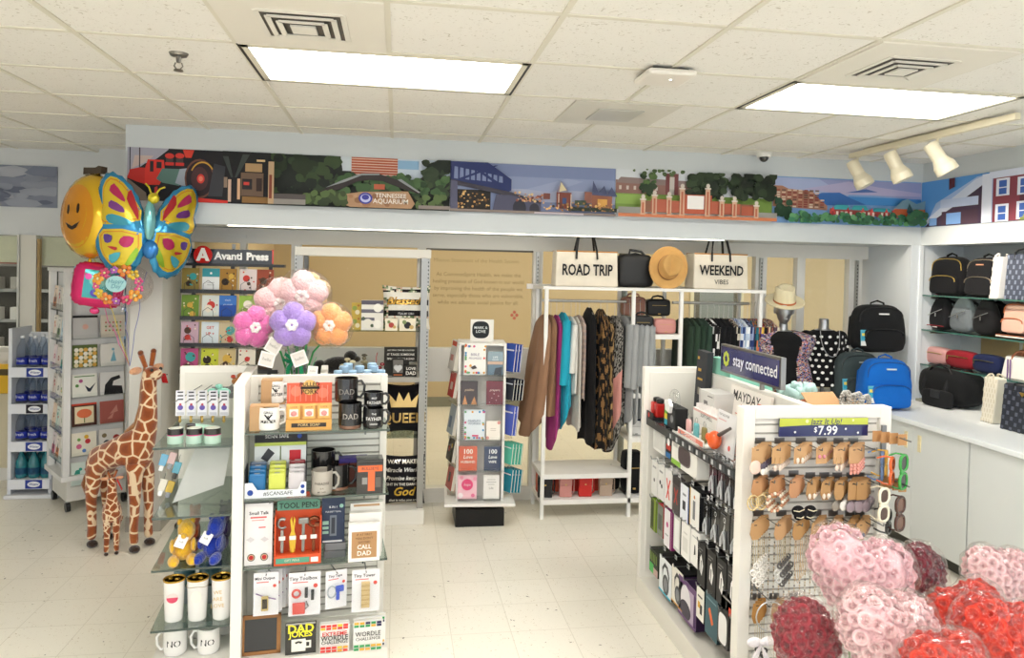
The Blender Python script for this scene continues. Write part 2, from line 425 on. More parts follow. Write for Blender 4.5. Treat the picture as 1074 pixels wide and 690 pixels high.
# right wall: niche with side panel, white back, counter wall
b = B('wall', '#dde3e8')
b.box(4.44, -2.5, .9, 4.6, SY, SZ)
struct(b, 'wall_right')
b = B('wall', '#dde3e8'); b.box(3.98, SY+.0, 0, 4.06, 6.0, SZ); struct(b, 'wall_niche_side'); b = B('wall', '#dde3e8'); b.box(4.06, SY, .9, 4.44, SY+.03, SZ); struct(b, 'wall_niche_end')
b = B('wall', '#c7c4ba'); b.box(4.05, SY-.012, SZ-1.2, 4.08, SY+.0, SZ, '#e9eef2'); struct(b, 'trim_7')
b = B('wall', '#e2e2de'); b.box(3.50, -2.5, 0, 4.44, 5.0, .088, '#54534c'); struct(b, 'baseboard_right')
# next room seen behind the far left windows
b = B('wall', '#6d6a66'); b.box(-6, 8.2, 0, -1.6, 8.3, 2.7); b.box(-6, 6.75, 2.72, -2.5, 8.2, 2.8, '#ddd'); b.box(-6, 8.0, .6, -3.3, 8.19, 1.75, '#35332f')
for z in (.9, 1.2, 1.5): b.box(-5.2, 7.95, z, -3.4, 8.0, z+.03, '#8a8a86')
for k, z in enumerate((.95, 1.25, 1.55)):
    for x in (-4.3, -4.0, -3.75): b.box(x, 7.9, z-.02, x+.16, 7.99, z+.1, ['#8e8b84', '#a7a59f', '#77756f'][k])
b.box(-3.2, 8.0, .8, -2.0, 8.05, 1.9, '#33465c'); 
for k in range(7): b.box(-3.2, 7.98, .9+k*.14, -2.0, 7.99, .93+k*.14, '#6f9fd0')
struct(b, 'wall_next_room')

# ---------------------------------------------------------------- ceiling fittings
def troffer(i, j, label, n=2):
    x0, x1, y0, y1 = GX[i]+.012, GX[i+n]-.012, GY[j]+.012, GY[j+1]-.012
    t = thing('ceiling_light', label, 'ceiling light', ((x0+x1)/2, (y0+y1)/2, CEIL))
    hx, hy = (x1-x0)/2, (y1-y0)/2
    f = B('paint', '#e9e3cf')
    for a in ((-hx, -hy, hx, -hy+.028), (-hx, hy-.028, hx, hy), (-hx, -hy, -hx+.028, hy), (hx-.028, -hy, hx, hy)): f.box(a[0], a[1], -.008, a[2], a[3], .02)
    f.box(-hx-.014, -hy-.010, -.0068, -hx, hy+.012, .0, '#2c2822'); f.box(-hx-.014, hy, -.0068, hx+.012, hy+.012, .0, '#2c2822'); f.box(hx, -hy, -.0068, hx+.012, hy+.012, 0, '#2c2822')
    f.out('frame', t)
    B('lamp').box(-hx+.028, -hy+.028, -.002, hx-.028, hy-.028, .015).out('diffuser', t)
    return t
troffer(5, 9, 'lit rectangular ceiling light panel left of centre above the flower bouquet')
troffer(9, 9, 'lit rectangular ceiling light panel at right, above the spotlights track')
for q, (i, j) in enumerate([(5, 5), (9, 5), (1, 5), (5, 1), (9, 1), (1, 1), (1, 9)]):
    if (i, j) == (1, 9):
        x0 = GX[1]; B('ceiling_tile').box(GX[1], GY[9], CEIL, GX[3], GY[10], CEIL+.02).out('ceiling')['kind'] = 'structure'; continue
    troffer(i, j, 'lit ceiling light panel outside the photo').__setitem__('group', 'ceiling lights behind the camera')
def grille(i, j, label):
    t = thing('air_vent', label, 'air vent', ((GX[i]+GX[i+1])/2, (GY[j]+GY[j+1])/2, CEIL))
    p = B('paint', '#ebe6da'); p.box(-.295, -.295, -.012, .295, .295, .0); p.out('panel', t)
    g = B('paint', '#e9e5da')
    for k, (r, z) in enumerate(((.15, -.016), (.115, -.022), (.08, -.028))):
        for s in (-1, 1):
            g.box(-r, s*r-.010, z, r, s*r+.010, z+.004); g.box(s*r-.010, -r, z, s*r+.010, r, z+.004)
    for a in ((-.15, -.012, .15, .012),): pass
    g.box(-.045, -.045, -.03, .045, .045, -.024)
    g.out('louvre', t)
    d = B('paint', '#57524a'); d.box(-.145, -.145, -.0145, .145, .145, -.0125); d.out('duct_opening', t)
    return t
grille(5, 8, 'square white ceiling vent left of centre, in front of the left light panel')
grille(9, 8, 'square white ceiling vent near the right light panel')
t = thing('ceiling_speaker', 'flat frosted square panel set in the ceiling tiles near the picture band', 'ceiling panel', (-1.2716+.61*4.05, 2.527+.61*2.5, CEIL))
p = B('paint', '#dfdbd0'); p.box(-.29, -.29, -.010, .29, .29, -.0); p.out('panel', t)
p = B('plastic', '#c9c7bf'); p.box(-.13, -.15, -.016, .13, .15, -.0105, bev=.004); p.out('cover', t)
t = thing('sprinkler_head', 'chrome fire sprinkler hanging from the ceiling at left', 'sprinkler', (-.946, 3.37, CEIL))
p = B('metal', '#8f8c86'); p.cyl((0, 0, 0), (0, 0, -.012), .04, .034, 20); p.out('escutcheon', t)
p = B('metal', '#77746d'); p.cyl((0, 0, -.012), (0, 0, -.04), .012, .009); p.tube([(-.012, 0, -.04), (-.018, 0, -.055), (-.004, 0, -.072)], .003); p.tube([(.012, 0, -.04), (.018, 0, -.055), (.004, 0, -.072)], .003)
p.cyl((0, 0, -.07), (0, 0, -.076), .018, .02); p.out('nozzle', t)
t = thing('wireless_access_point', 'white square wireless access point with small blue light on the ceiling', 'access point', (1.16, 3.15, CEIL-.006))
p = B('plastic', '#efeae0'); p.box(-.11, -.11, -.035, .11, .11, -.008, bev=.012); p.out('housing', t)
p = B('plastic', '#3a3833'); p.box(-.08, -.08, -.008, .08, .08, .0); p.out('mounting_plate', t)
p = B('lamp', '#9fb8ff'); p.cyl((.02, -.02, -.0352), (.02, -.02, -.036), .004); p.out('indicator', t)
t = thing('security_camera', 'small white dome security camera on ceiling by the picture band', 'security camera', (2.66, 5.10, CEIL))
p = B('plastic', '#eeece6'); p.cyl((0, 0, 0), (0, 0, -.03), .055, .05, 20); p.out('housing', t)
p = B('gloss', '#2c2b2c'); p.ball(0, 0, -.032, .034, .034, .034); p.out('dome', t)
# ---------------------------------------------------------------- right side: cabinets, counter, glass shelves
CX = 3.42
def door_panel(t, y0, y1, hy, label=None):
    d = B('paint', '#dcdfdd'); d.box(-.018, -(y1-y0)/2+.0012, .10, 0, (y1-y0)/2-.0012, .865, bev=.002)
    o = d.out('door', t, loc=(0, (y0+y1)/2, 0))
    if hy is not None:
        h = B('wood', '#e6d9ae'); h.box(-.026, -.014, .70, -.018, .014, .81, bev=.003); h.out('handle', o, loc=(0, hy-(y0+y1)/2, 0))
def cabinet(y0, ym, y1, hs, label):
    t = thing('base_cabinet', label, 'cabinet', (CX+.02, 0, 0), 0, 'white base cabinets under the right counter')
    b = B('paint', '#d8dad6'); b.box(0, y0, .09, .95, y1, .868); b.out('body', t)
    door_panel(t, y0, ym, hs[0]); door_panel(t, ym, y1, hs[1])
cabinet(3.93, 4.41, 4.90, (4.345, 4.475), 'white two-door base cabinet with two pale pull plates beside the jewellery panel')
cabinet(2.93, 3.43, 3.92, (None, None), 'white base cabinet with plain doors below the checked totes')
cabinet(1.93, 2.43, 2.92, (None, None), 'white base cabinet with plain doors behind the red rose hearts')
b = B('paint', '#eceff0'); b.box(CX-.02, 1.9, .868, 4.435, 5.0, .9, bev=.004); 
tag(b.out('laminate_counter'), 'long pale laminate counter along the right wall, carrying bags and backpacks', 'counter')
t = thing('low_platform', 'white platform counter against the glass wall under the mannequins', 'counter', (0, 0, 0))
b = B('paint', '#eceff0'); b.box(2.86, 5.02, .868, 3.975, 5.72, .9, bev=.004); b.out('top', t); b = B('paint', '#d8dad6'); b.box(2.9, 5.1, 0.0, 3.95, 5.7, .868); b.out('body', t)
SHZ = (1.715, 1.445, 1.175)
for k, z in enumerate(SHZ):
    b = B('shelfglass', '#ccd8d4'); b.box(4.085, 3.3, z-.010, 4.435, SY-.005, z)
    t = thing('glass_shelf', ['top', 'middle', 'lowest'][k]+' glass shelf of the handbag niche on the right wall', 'shelf', (0, 0, 0), 0, 'glass shelves of the handbag niche'); b.out('glass_panel', t)
    e = B('gloss', '#3f6a60'); e.box(4.080, 3.3, z-.010, 4.084, SY-.005, z); e.out('front_edge', t)
    m = B('metal', '#9b9b98')
    for y in (5.16, 4.2, 3.4): m.box(4.12, y-.006, z-.03, 4.437, y+.006, z-.011)
    m.out('bracket', t)
b = B('wall', '#c9b184'); b.box(4.428, 4.30, 1.18, 4.438, 5.0, 1.62); b.use('paint').box(4.42, 4.28, 1.17, 4.44, 4.30, 1.63, '#8d8a80'); b.box(4.42, 4.62, 1.17, 4.44, 4.64, 1.63, '#d8d6cd'); struct(b, 'window_3')

def sgn(x, e): return math.copysign(abs(x)**e, x)
def se(b, w, d, h, e1=.5, e2=.5, z0=0, cx=0, cy=0, col=None, taper=0., lean=0., n=32, m=18, wob=0., seed=0):
    """soft rounded box: superellipsoid standing on z0"""
    vs = []; 
    for i in range(m+1):
        t = -PI/2+PI*i/m
        cz = sgn(math.sin(t), e1); cr = abs(math.cos(t))**e1
        zz = (cz+1)/2; tp = 1-taper*zz
        for j in range(n):
            a = 2*PI*j/n
            x = cr*sgn(math.cos(a), e2)*w/2*tp; y = cr*sgn(math.sin(a), e2)*d/2*tp
            p = Vector((cx+x, cy+y+lean*zz, z0+zz*h))
            if wob:
                q = noise.noise(Vector((x*9+seed*7, y*9, zz*h*9))); p += Vector((x, y, 0)).normalized()*q*wob if (x or y) else Vector()
            vs.append(tuple(p))
    fs = [(i*n+j, i*n+(j+1) % n, (i+1)*n+(j+1) % n, (i+1)*n+j) for i in range(m) for j in range(n)]
    return b.add(vs, fs, col, True)
def arcpts(w, h, z, y, n=10, x=0, k=1.0, s=.75):
    """arch in XZ, open downward"""
    return [(x+w/2*sgn(math.cos(a), s), y, z+h*abs(math.sin(a))**s*k) for a in [PI-PI*i/n for i in range(n+1)]]
def backpack(label, loc, rz, w, h, d, col='#1c1c1f', zipc='#26262a', pocket=True, logo=None, group=None, tagc=False, top=True, zipm='metal', mat='fabric', panelcol=None, stripe=None):
    t = thing('backpack', label, 'backpack', loc, rz, group)
    b = B(mat, col); se(b, w, d, h, .52, .5, taper=.16, wob=.012, seed=w*10); b.out('body', t)
    if pocket:
        p = B(mat, panelcol or col); se(p, w*.78, d*.35, h*.46, .35, .4, z0=h*.05, cy=-d*.42, taper=.06, wob=.004, seed=3); po = p.out('front_pocket', t)
        z = B(zipm, zipc); z.tube(arcpts(w*.70, h*.15, h*.36, -d*.60), .0035); z.out('zip', po)
    z = B(zipm, zipc); z.tube(arcpts(w*.80, h*.30, h*.64, -d*.34, s=.6), .004)
    z.out('zip', t)
    if top:
        hd = B(mat, col); hd.tube([(-w*.13, 0, h*.95), (-w*.12, 0, h*1.03), (0, 0, h*1.08), (w*.12, 0, h*1.03), (w*.13, 0, h*.95)], .009, flat=.6); hd.out('handle', t)
    s = B(mat, col)
    for q in (-1, 1): s.tube([(q*w*.2, d*.42, h*.9), (q*w*.34, d*.62, h*.7), (q*w*.36, d*.6, h*.35), (q*w*.4, d*.4, h*.08)], .014, flat=.5)
    s.out('shoulder_strap', t)
    if logo:
        l = B('plastic', logo); l.box(-w*.09, -d*.52, h*.80, w*.09, -d*.47, h*.83); l.out('logo', t)
    if tagc:
        l = B('paper', '#5fb4cf'); l.m = T(-w*.36, -d*.5, h*.40) @ RX(-.1); l.box(-.028, -.004, -.09, .028, 0, .03); l.art(.056, .12, [('r', '#f4f4f0', 0, 0, 1, .3), ('r', '#3aa7c8', .1, .4, .9, .9), ('r', '#e8d060', .15, .62, .6, .8)], y=-.0045, z0=-.09)
        l.out('paper_tag', t)
    if stripe:
        l = B('fabric', stripe); l.box(-w*.38, -d*.605, h*.09, w*.38, -d*.58, h*.11); l.out('stripe', t)
    return t
# backpacks on the counter
def put(x0, y0, x1, y1, Y=None, X=None): return ext(x0, y0, x1, y1, Y=Y, X=X)
cx, cy, z, w, h = put(911, 371, 963, 427, Y=4.70)
backpack('bright blue backpack standing on the counter', (cx, 4.80, .902), -.12, w*1.0, .36, .19, '#1668c4', '#0d4a94', logo='#d8e4f0', tagc=True, zipm='plastic')
cx, cy, z, w, h = put(880, 364, 928, 412, Y=5.05)
backpack('dark grey backpack left of the bright blue one and under the black one', (cx, 5.12, .902), -.05, w, .37, .19, '#3f4a4c', '#2d3436', logo='#b9c2c4', tagc=True, zipm='plastic')
cx, cy, z, w, h = put(899, 318, 953, 374, Y=5.12)
backpack('large black backpack stacked on top of the grey backpack by the niche', (cx, 5.20, 1.262), -.08, w, .37, .20, '#1c1d1f', '#101113', logo='#e8e8e8', tagc=True, zipm='plastic')
RZN = -PI/2
def nput(x0, y0, x1, y1, X=4.12):
    a = at(x0, y1, X=X); c = at(x1, y1, X=X); t = at((x0+x1)/2, y0, X=X); d = at((x0+x1)/2, y1, X=X)
    return (a.y+c.y)/2, a.y-c.y, t.z-d.z, d.z
# row 1
y, w, h, z = nput(968, 262, 1006, 308)
backpack('small black quilted backpack with gold zips on the top glass shelf', (4.21, y, SHZ[0]), RZN, w, .30, .14, '#17171a', '#d9b75c')
y, w, h, z = nput(1005, 266, 1045, 312)
backpack('black backpack with pale zip and pink name plate on the top glass shelf', (4.21, y, SHZ[0]), RZN, w, .29, .15, '#1a1a1d', '#c9b8a0', logo='#d99a7a')
def tote(label, loc, rz, w, h, d, col, pat=None, group=None, handle='#15171c', mat='leather', strap=.17, emblem=None, topw=1.12):
    t = thing('tote_bag', label, 'tote bag', loc, rz, group)
    b = B(mat, col)
    for s in (-1, 1):
        pass
    vs = [(-w/2, -d/2, 0), (w/2, -d/2, 0), (w/2, d/2, 0), (-w/2, d/2, 0), (-w/2*topw, -d*.3, h), (w/2*topw, -d*.3, h), (w/2*topw, d*.3, h), (-w/2*topw, d*.3, h)]
    b.add(vs, [(0, 3, 2, 1), (0, 1, 5, 4), (1, 2, 6, 5), (2, 3, 7, 6), (3, 0, 4, 7), (4, 5, 6, 7)])
    o = b.out('body', t, bevel=.01)
    if pat:
        p = B(mat, pat); nx = 9; nz = 9
        for i in range(nx):
            for j in range(nz):
                if (i+j) % 2: continue
                def q(u, v):
                    tw = 1+(topw-1)*v; return ((u-.5)*w*tw*.97, -d/2+(d*.2)*v-.0015, v*h)
                u0, u1, v0, v1 = i/nx, (i+1)/nx, j/nz, (j+1)/nz
                p.poly([q(u0+.02, v0), q(u1-.02, v0), q(u1-.02, v1-.03), q(u0+.02, v1-.03)])
                def q2(u, v): return (-w/2*(1+(topw-1)*v)-.0015, (u-.5)*d*(1-.4*v), v*h)
                if i < 4: p.poly([q2(i/4+.05, v0), q2(i/4+.05, v1-.03), q2((i+1)/4-.05, v1-.03), q2((i+1)/4-.05, v0)])
        p.out('check_pattern', o)
    hd = B(mat, handle)
    for s in (-1, 1):
        hd.tube([(-w*.24, s*d*.31, h*.86), (-w*.23, s*d*.31, h*1.02), (-w*.15, s*d*.25, h+strap*.8), (0, s*d*.2, h+strap), (w*.15, s*d*.25, h+strap*.8), (w*.23, s*d*.31, h*1.02), (w*.24, s*d*.31, h*.86)], .007, flat=.5)
    hd.out('handle', t)
    if emblem:
        e = B('metal', emblem); e.prism([(-.022, .0), (.022, .0), (0, -.026)], -.006, 0); e.out('emblem', t, loc=(0, -d*.36, h*.86))
    return t
tote('white tote bag between a black backpack and a navy tote on the top glass shelf', (4.13, at(1047, 300, X=4.1).y, SHZ[0]), RZN, .07, .29, .14, '#ece9e6', '#ddd8d4', handle='#dcd8d2', strap=.02)
tote('navy checked tote bag with drooping handles on the top glass shelf', (4.18, at(1066, 300, X=4.12).y-.02, SHZ[0]), RZN, .22, .31, .15, '#3a4152', '#7c8496', strap=.03)
def sling(label, loc, w, h, d, col, zipc, group=None, stripe=None, tilt=0):
    t = thing('sling_bag', label, 'sling bag', loc, RZN, group)
    b = B('fabric', col); se(b, w, d, h, .7, .6, taper=.5, wob=.005, seed=h); b.out('body', t)
    z = B('metal', zipc); z.tube([(-w*.28, -d*.5, h*.42), (0, -d*.54, h*.52), (w*.25, -d*.45, h*.62)], .003); z.box(w*.02, -d*.54, h*.40, w*.06, -d*.52, h*.5); z.out('zip', t)
    s = B('fabric', '#161618'); s.tube([(0, d*.2, h*.92), (w*.2, d*.5, h*.8), (w*.3, d*.6, h*.4), (w*.2, d*.45, h*.08)], .013, flat=.5); s.out('strap', t)
    if stripe:
        l = B('fabric', stripe); l.box(-w*.36, -d*.50, h*.12, w*.36, -d*.47, h*.14); l.box(-w*.1, -d*.505, h*.08, w*.1, -d*.47, h*.10, '#ece8e4'); l.out('stripe', t)
    return t
for (x0, x1, lab, col, st) in ((966, 990, 'black sling bag with a thin red stripe, leftmost on the middle glass shelf', '#1b1b1e', '#9c2f35'),
                               (987, 1015, 'heather grey sling bag on the middle glass shelf', '#6d7479', None),
                               (1011, 1039, 'plain black sling bag right of the grey sling bag', '#1a1a1c', None)):
    y, w, h, z = nput(x0, 312, x1, 352)
    sling(lab, (4.20, y, SHZ[1]), w*1.05, .265, .13, col, '#c9c9c6', stripe=st)
y, w, h, z = nput(1036, 316, 1052, 352, X=4.3); sling('black sling bag half hidden behind the blush mini backpack', (4.32, y, SHZ[1]), .17, .25, .11, '#151517', '#555')
y, w, h, z = nput(1043, 320, 1076, 357)
backpack('blush pink mini backpack with tan leather trim on the middle glass shelf', (4.20, y, SHZ[1]+.03), RZN, w*.95, .22, .12, '#d7a996', '#b5643c', panelcol='#dcb09e', zipm='leather', mat='leather')
b = B('leather', '#b5643c'); 
t = thing('leather_clutch', 'flat dark clutch with white and tan piping lying under the blush mini backpack', 'clutch bag', (4.20, y, SHZ[1]), RZN)
b = B('leather', '#2b2422'); b.box(-.13, -.07, 0, .13, .07, .026, bev=.008); b.out('body', t); b = B('leather', '#efe9e2'); b.box(-.128, -.074, .010, .128, -.070, .018); b.box(-.128, -.074, .021, .128, -.070, .025, '#b5643c'); b.out('piping', t)
def belt_bag(label, x0, x1, col, zipc, yy=370, dx=0):
    y, w, h, z = nput(x0, yy, x1, 392)
    t = thing('belt_bag', label, 'belt bag', (4.20+dx, y, SHZ[2]), RZN+.0, 'quilted belt bags on the lowest glass shelf')
    b = B('fabric', col); se(b, w*1.04, .11, .135, .6, .55, wob=.006, seed=x0); b.out('body', t)
    z = B('metal', zipc); z.tube([(-w*.36, -.054, .088), (0, -.062, .092), (w*.36, -.054, .088)], .003); z.box(-w*.34, -.06, .06, -w*.31, -.056, .09); z.out('zip', t)
    s = B('fabric', col); s.tube([(-w*.45, .02, .08), (-w*.35, .08, .05), (w*.35, .08, .05), (w*.45, .02, .08)], .012, flat=.4); s.out('strap', t)
belt_bag('pink belt bag, leftmost on the lowest glass shelf', 963, 987, '#cf9c9a', '#d8bf7c')
belt_bag('deep red belt bag between the pink and the navy belt bags', 985, 1015, '#8e1f2a', '#d8bf7c')
belt_bag('navy belt bag right of the deep red belt bag', 1013, 1042, '#1c2448', '#b0a888')
belt_bag('black belt bag half hidden behind the white striped tote on the lowest glass shelf', 1040, 1062, '#17171c', '#444', dx=.08)
y, w, h, z = nput(1046, 380, 1082, 404)
t = tote('white tote with two purple stripes on the lowest glass shelf', (4.20, y, SHZ[2]), RZN, w, .15, .12, '#e9e4df', None, handle='#a8694a', strap=.04, topw=.92)
s = B('fabric', '#7d5f8e'); s.box(-w*.30, -.063, .002, -w*.27, -.058, .13); s.box(-w*.22, -.063, .002, -w*.19, -.058, .13); s.out('stripe', t)
t = thing('tan_pouch', 'tan leather pouch lying behind the white striped tote', 'pouch', (4.33, y+.1, SHZ[2]), RZN); b = B('leather', '#a9674a'); se(b, .2, .1, .19, .6, .5); b.out('body', t); b = B('metal', '#c9a75c'); b.box(-.05, -.055, .13, .05, -.05, .135); b.out('zip', t)
# counter row
y0_, w, h, z = nput(963, 398, 1030, 448, X=4.02); w *= .78; y0_ += .08
t = thing('duffel_bag', 'large black quilted duffel bag on the counter under the glass shelves', 'duffel bag', (4.12, y0_+.02, .902), RZN)
b = B('fabric', '#18191b'); se(b, w*1.02, .28, .27, .6, .6, wob=.012, n=36, m=16, seed=5); b.out('body', t)
b = B('fabric', '#222326')
for q in (-.22, .24): b = B('fabric', '#222326'); b.tube([(q*w, -.143, .02), (q*w, -.15, .14), (q*w, -.11, .235), (q*w, 0, .275), (q*w, .11, .235)], .014, flat=.3); b.out('webbing', t)
b = B('leather', '#141416'); b.tube([(-.22*w, -.10, .24), (-.16*w, -.10, .28), (0, -.10, .30), (.18*w, -.10, .28), (.24*w, -.10, .24)], .010); b.tube([(-.2*w, .09, .24), (-.15*w, .05, .30), (0, .04, .33), (.18*w, .05, .30), (.22*w, .09, .24)], .010); b.out('handle', t)
t = thing('black_pouch', 'small black pouch hanging in front of the duffel bag', 'pouch', (3.94, y0_-.06, .902), RZN+.1)
b = B('fabric', '#1b1c1e'); se(b, .27, .05, .125, .4, .5, wob=.004); b.out('body', t); b = B('leather', '#2c2d30'); b.box(-.04, -.03, .07, .04, -.02, .125, bev=.004); b.out('flap', t)
tote('cream checked tote bag on the counter between the duffel and the navy checked tote', (3.93, at(1038, 455, X=3.9).y, .902), RZN, .10, .30, .12, '#e3dccb', '#cfc4ab', handle='#d8cfba', strap=.02)
y, w, h, z = nput(1040, 410, 1100, 462, X=3.85)
tote('navy checked tote bag with a small gold emblem on the counter at the right edge', (3.88, at(1047, 440, X=3.82).y-.165, .902), RZN, .30, .29, .13, '#23262f', '#5a5e6a', handle='#15171c', strap=.015, emblem='#d8b25e', topw=1.02)

# ---------------------------------------------------------------- mannequins
def bust(name, label, X, Y, rz, sw, z0, z1, head, cloth):
    """display torso on a stand: shoulders sw wide, clothes from z0 to neck z1"""
    t = thing(name, label, 'mannequin', (X, Y, .9), rz)
    b = B('plastic', '#8b8d90'); z1 -= .9; z0 -= .9
    b.cyl((0, 0, .0), (0, 0, .012), .12, .12, 24); b.cyl((0, 0, .01), (0, 0, z0+.1), .014); b.out('stand', t)
    n = 24
    def ring(v):
        # v 0 bottom .. 1 neck base
        pr = [(0, .38, .30), (.25, .36, .29), (.45, .33, .27), (.62, .40, .31), (.78, .45, .31), (.85, .46, .28), (.90, .41, .24), (.94, .32, .20), (.97, .23, .165), (1, .155, .14)]
        for (a, wa, da), (c, wc, dc) in zip(pr, pr[1:]):
            if v <= c: k = (v-a)/(c-a); return wa+(wc-wa)*k, da+(dc-da)*k
        return pr[-1][1:]
    k = sw/.47
    def torso(u, v):
        w_, d_ = ring(v); a = 2*PI*u
        return (w_*k/2*sgn(math.cos(a), .85), d_*k/2*math.sin(a), z0+(z1-z0)*v)
    b = B('metal', '#b4b6ba'); b.grid(lambda u, v: torso(u, v), n, 16, cu=True)
    nb = z1
    b.lathe([(.062*k, nb-.02), (.054*k, nb+.02), (.052*k, nb+.06)], 16, sy=1.1)
    if head:
        # head with face, tilted forward
        k = 1.0; m0 = b.m; b.m = T(0, -.015, nb+.15) @ RX(.12)
        def hf(d):
            q = 1.0
            if d.y < 0: q += .05*math.exp(-((d.x*5)**2+(d.z*6+.3)**2))*2.0   # nose
            if d.z < -.3: q *= 1-.18*abs(d.x)
            return q
        b.ball(0, 0, 0, .068*k, .088*k, .112*k, n=24, m=18, fn=hf)
        b.box(-.012, -.1*k, -.05, .012, -.086*k, -.044)
        for s in (-1, 1): b.ball(s*.068*k, .005, 0, .01, .018, .028)
        b.m = m0
    else:
        b.lathe([(.052*k, nb+.06), (.053*k, nb+.075), (.045*k, nb+.082), (0, nb+.084)], 16, sy=1.1)
    b.out('bust_form', t)
    return t, torso, k, z0, z1
def garment_on(t, torso, z0, z1, fn_col, open_front=False, mat='fabric', name='top', sleeve='#111', k=1, off=.012, flare=.0):
    b = B(mat)
    def g(u, v):
        x, y, z = torso(u, v*.985); a = 2*PI*u
        f = off+flare*(1-v)**2+.004*math.sin(a*9)*(1-v)
        return (x+math.cos(a)*f, y+math.sin(a)*f, z)
    b.grid(g, 110, 56, cu=True, colfn=fn_col)
    return b
def floral(u, v):
    q = noise.noise(Vector((u*44, v*26, 3))); r = noise.noise(Vector((u*26, v*15, 9)))
    pal = ['#8a7f88', '#3b3550', '#b39a8c', '#c97a6a', '#6b6fae', '#2c2a35', '#d8cfc6', '#9a88a8']
    return pal[int(abs(q*6+r*9)*2.3) % len(pal)]
p1 = at(829, 372, Y=5.15)
t, to, k, z0, z1 = bust('mannequin', 'silver headed mannequin in a floral cardigan and straw hat by the clothing rack', p1.x+.02, 5.30, -.35, .28, 1.02, at(829, 347, Y=5.2).z, True, None)
def cardi(u, v):
    a = (u*360-270) % 360; a = min(a, 360-a)
    if a < 17+v*8: return '#141416'
    return floral(u, v)
b = garment_on(t, to, z0, z1, cardi, flare=.03); b.out('cardigan', t)
for s in (-1, 1):
    b = B('fabric'); 
    def slv(u, v, s=s):
        a = 2*PI*u; r = .040-.010*v; c = Vector((s*(.120+.03*v), 0, z1-.055-.36*v)); return (c.x+math.cos(a)*r, c.y+math.sin(a)*r*1.2, c.z)
    b.grid(slv, 16, 14, cu=True, colfn=lambda u, v: floral(u+.5, v*.8)); b.ball(s*.118, 0, z1-.062, .045, .055, .05, col='#3b3550'); b.out('sleeve', t)
b = B('metal', '#c9c0b0'); b.tube([(.06*math.cos(a)*1.1, -.055-.045*max(0, -math.sin(a))-.02, z1-.02-.10*max(0, -math.sin(a))) for a in [2*PI*i/24 for i in range(24)]], .0022, closed=True); b.out('necklace', t)
def fedora(label, loc, rot, r=.16, col='#eadfbd', band='#b8612c', ch=.115, creased=True, s=1.0):
    t = thing('brimmed_hat', label, 'hat', loc, rot=rot)
    b = B('fabric', col)
    b.lathe([(r, .010), (r*.99, .018), (r*.75, .006), (r*.56, .004)], 36, sy=1.12); b.lathe([(r*.56, 0.0), (r*.75, 0.0), (r, .008)], 36, sy=1.12); b.out('brim', t)
    c = B('fabric', col)
    def cr(u, v):
        a = 2*PI*u; rr = r*.56*(1-.16*v) if v < .8 else r*.56*(.872)*(1-((v-.8)/.2)**1.6*.98); z = ch*min(v/.8, 1)+.012*(1-((v-.8)/.2)) if v > .8 else ch*v/.8+.012*v/.8
        if creased: z -= .028*math.exp(-(math.cos(a)*rr/(r*.16))**2)*max(0, (v-.55)/.45); rr *= 1-.22*max(0, -math.sin(a)-.3)*v*abs(math.cos(a)+.0)**.5
        return (math.cos(a)*rr, math.sin(a)*rr*1.15, z+.002)
    c.grid(cr, 36, 16, cu=True); c.out('crown', t)
    d = B('leather', band); d.lathe([(r*.565, .003), (r*.562, .022), (r*.548, .024)], 36, sy=1.15); d.out('hat_band', t)
    return t
fedora('cream straw hat with tan band on the mannequin head', (p1.x+.015, 5.285, .9+z1+.212), (.30, -.26, .3), r=.138)
p2 = at(872, 372, Y=5.15)
t, to, k, z0, z1 = bust('mannequin', 'headless silver mannequin in a black top with white polka dots', p2.x+.01, 5.28, -.1, .32, 1.0, at(872, 346, Y=5.2).z, False, None)
b = garment_on(t, to, z0, z1, lambda u, v: '#121214', flare=.05); o = b.out('blouse', t)
d = B('fabric', '#ecebe8')
for j in range(9):
    for i in range(-4, 5):
        u = .75+(i+(j % 2)*.5)*.055; v = .04+j*.105
        if v > .93: continue
        x, y, z = to(u % 1, v); a = 2*PI*u; f = .019+.05*(1-v)**2
        nrm = Vector((math.cos(a), math.sin(a), 0)); d.m = T(x+nrm.x*f, y+nrm.y*f, z) @ Vector((0, -1, 0)).rotation_difference(nrm).to_matrix().to_4x4()
        d.poly([(.013*math.cos(q*PI/6), 0, .011*math.sin(q*PI/6)) for q in range(12)])
d.m = Matrix.Identity(4); d.out('polka_dots', o)
for s in (-1, 1):
    b = B('fabric', '#121214')
    def slv(u, v, s=s):
        a = 2*PI*u; r = .052+.004*v; c = Vector((s*(.140+.03*v), 0, z1-.06-.40*v)); return (c.x+math.cos(a)*r, c.y+math.sin(a)*r*1.2, c.z)
    b.grid(slv, 16, 10, cu=True); b.ball(s*.135, 0, z1-.060, .050, .06, .05)
    for j in range(8):
        v = .05+j*.12; x, y, z = slv(.75+.06*(j % 2), v); b.poly([(x+.012*math.cos(q*PI/6), y-.006, z+.011*math.sin(q*PI/6)) for q in range(12)], '#ecebe8')
    b.out('sleeve', t)
b = B('metal', '#a9a9ab'); b.tube([(.075*math.cos(a), -.10-.05*max(0, -math.sin(a)), z1+.0-.20*max(0, -math.sin(a))**.8) for a in [PI+PI*i/16 for i in range(17)]], .003); b.out('necklace', t)
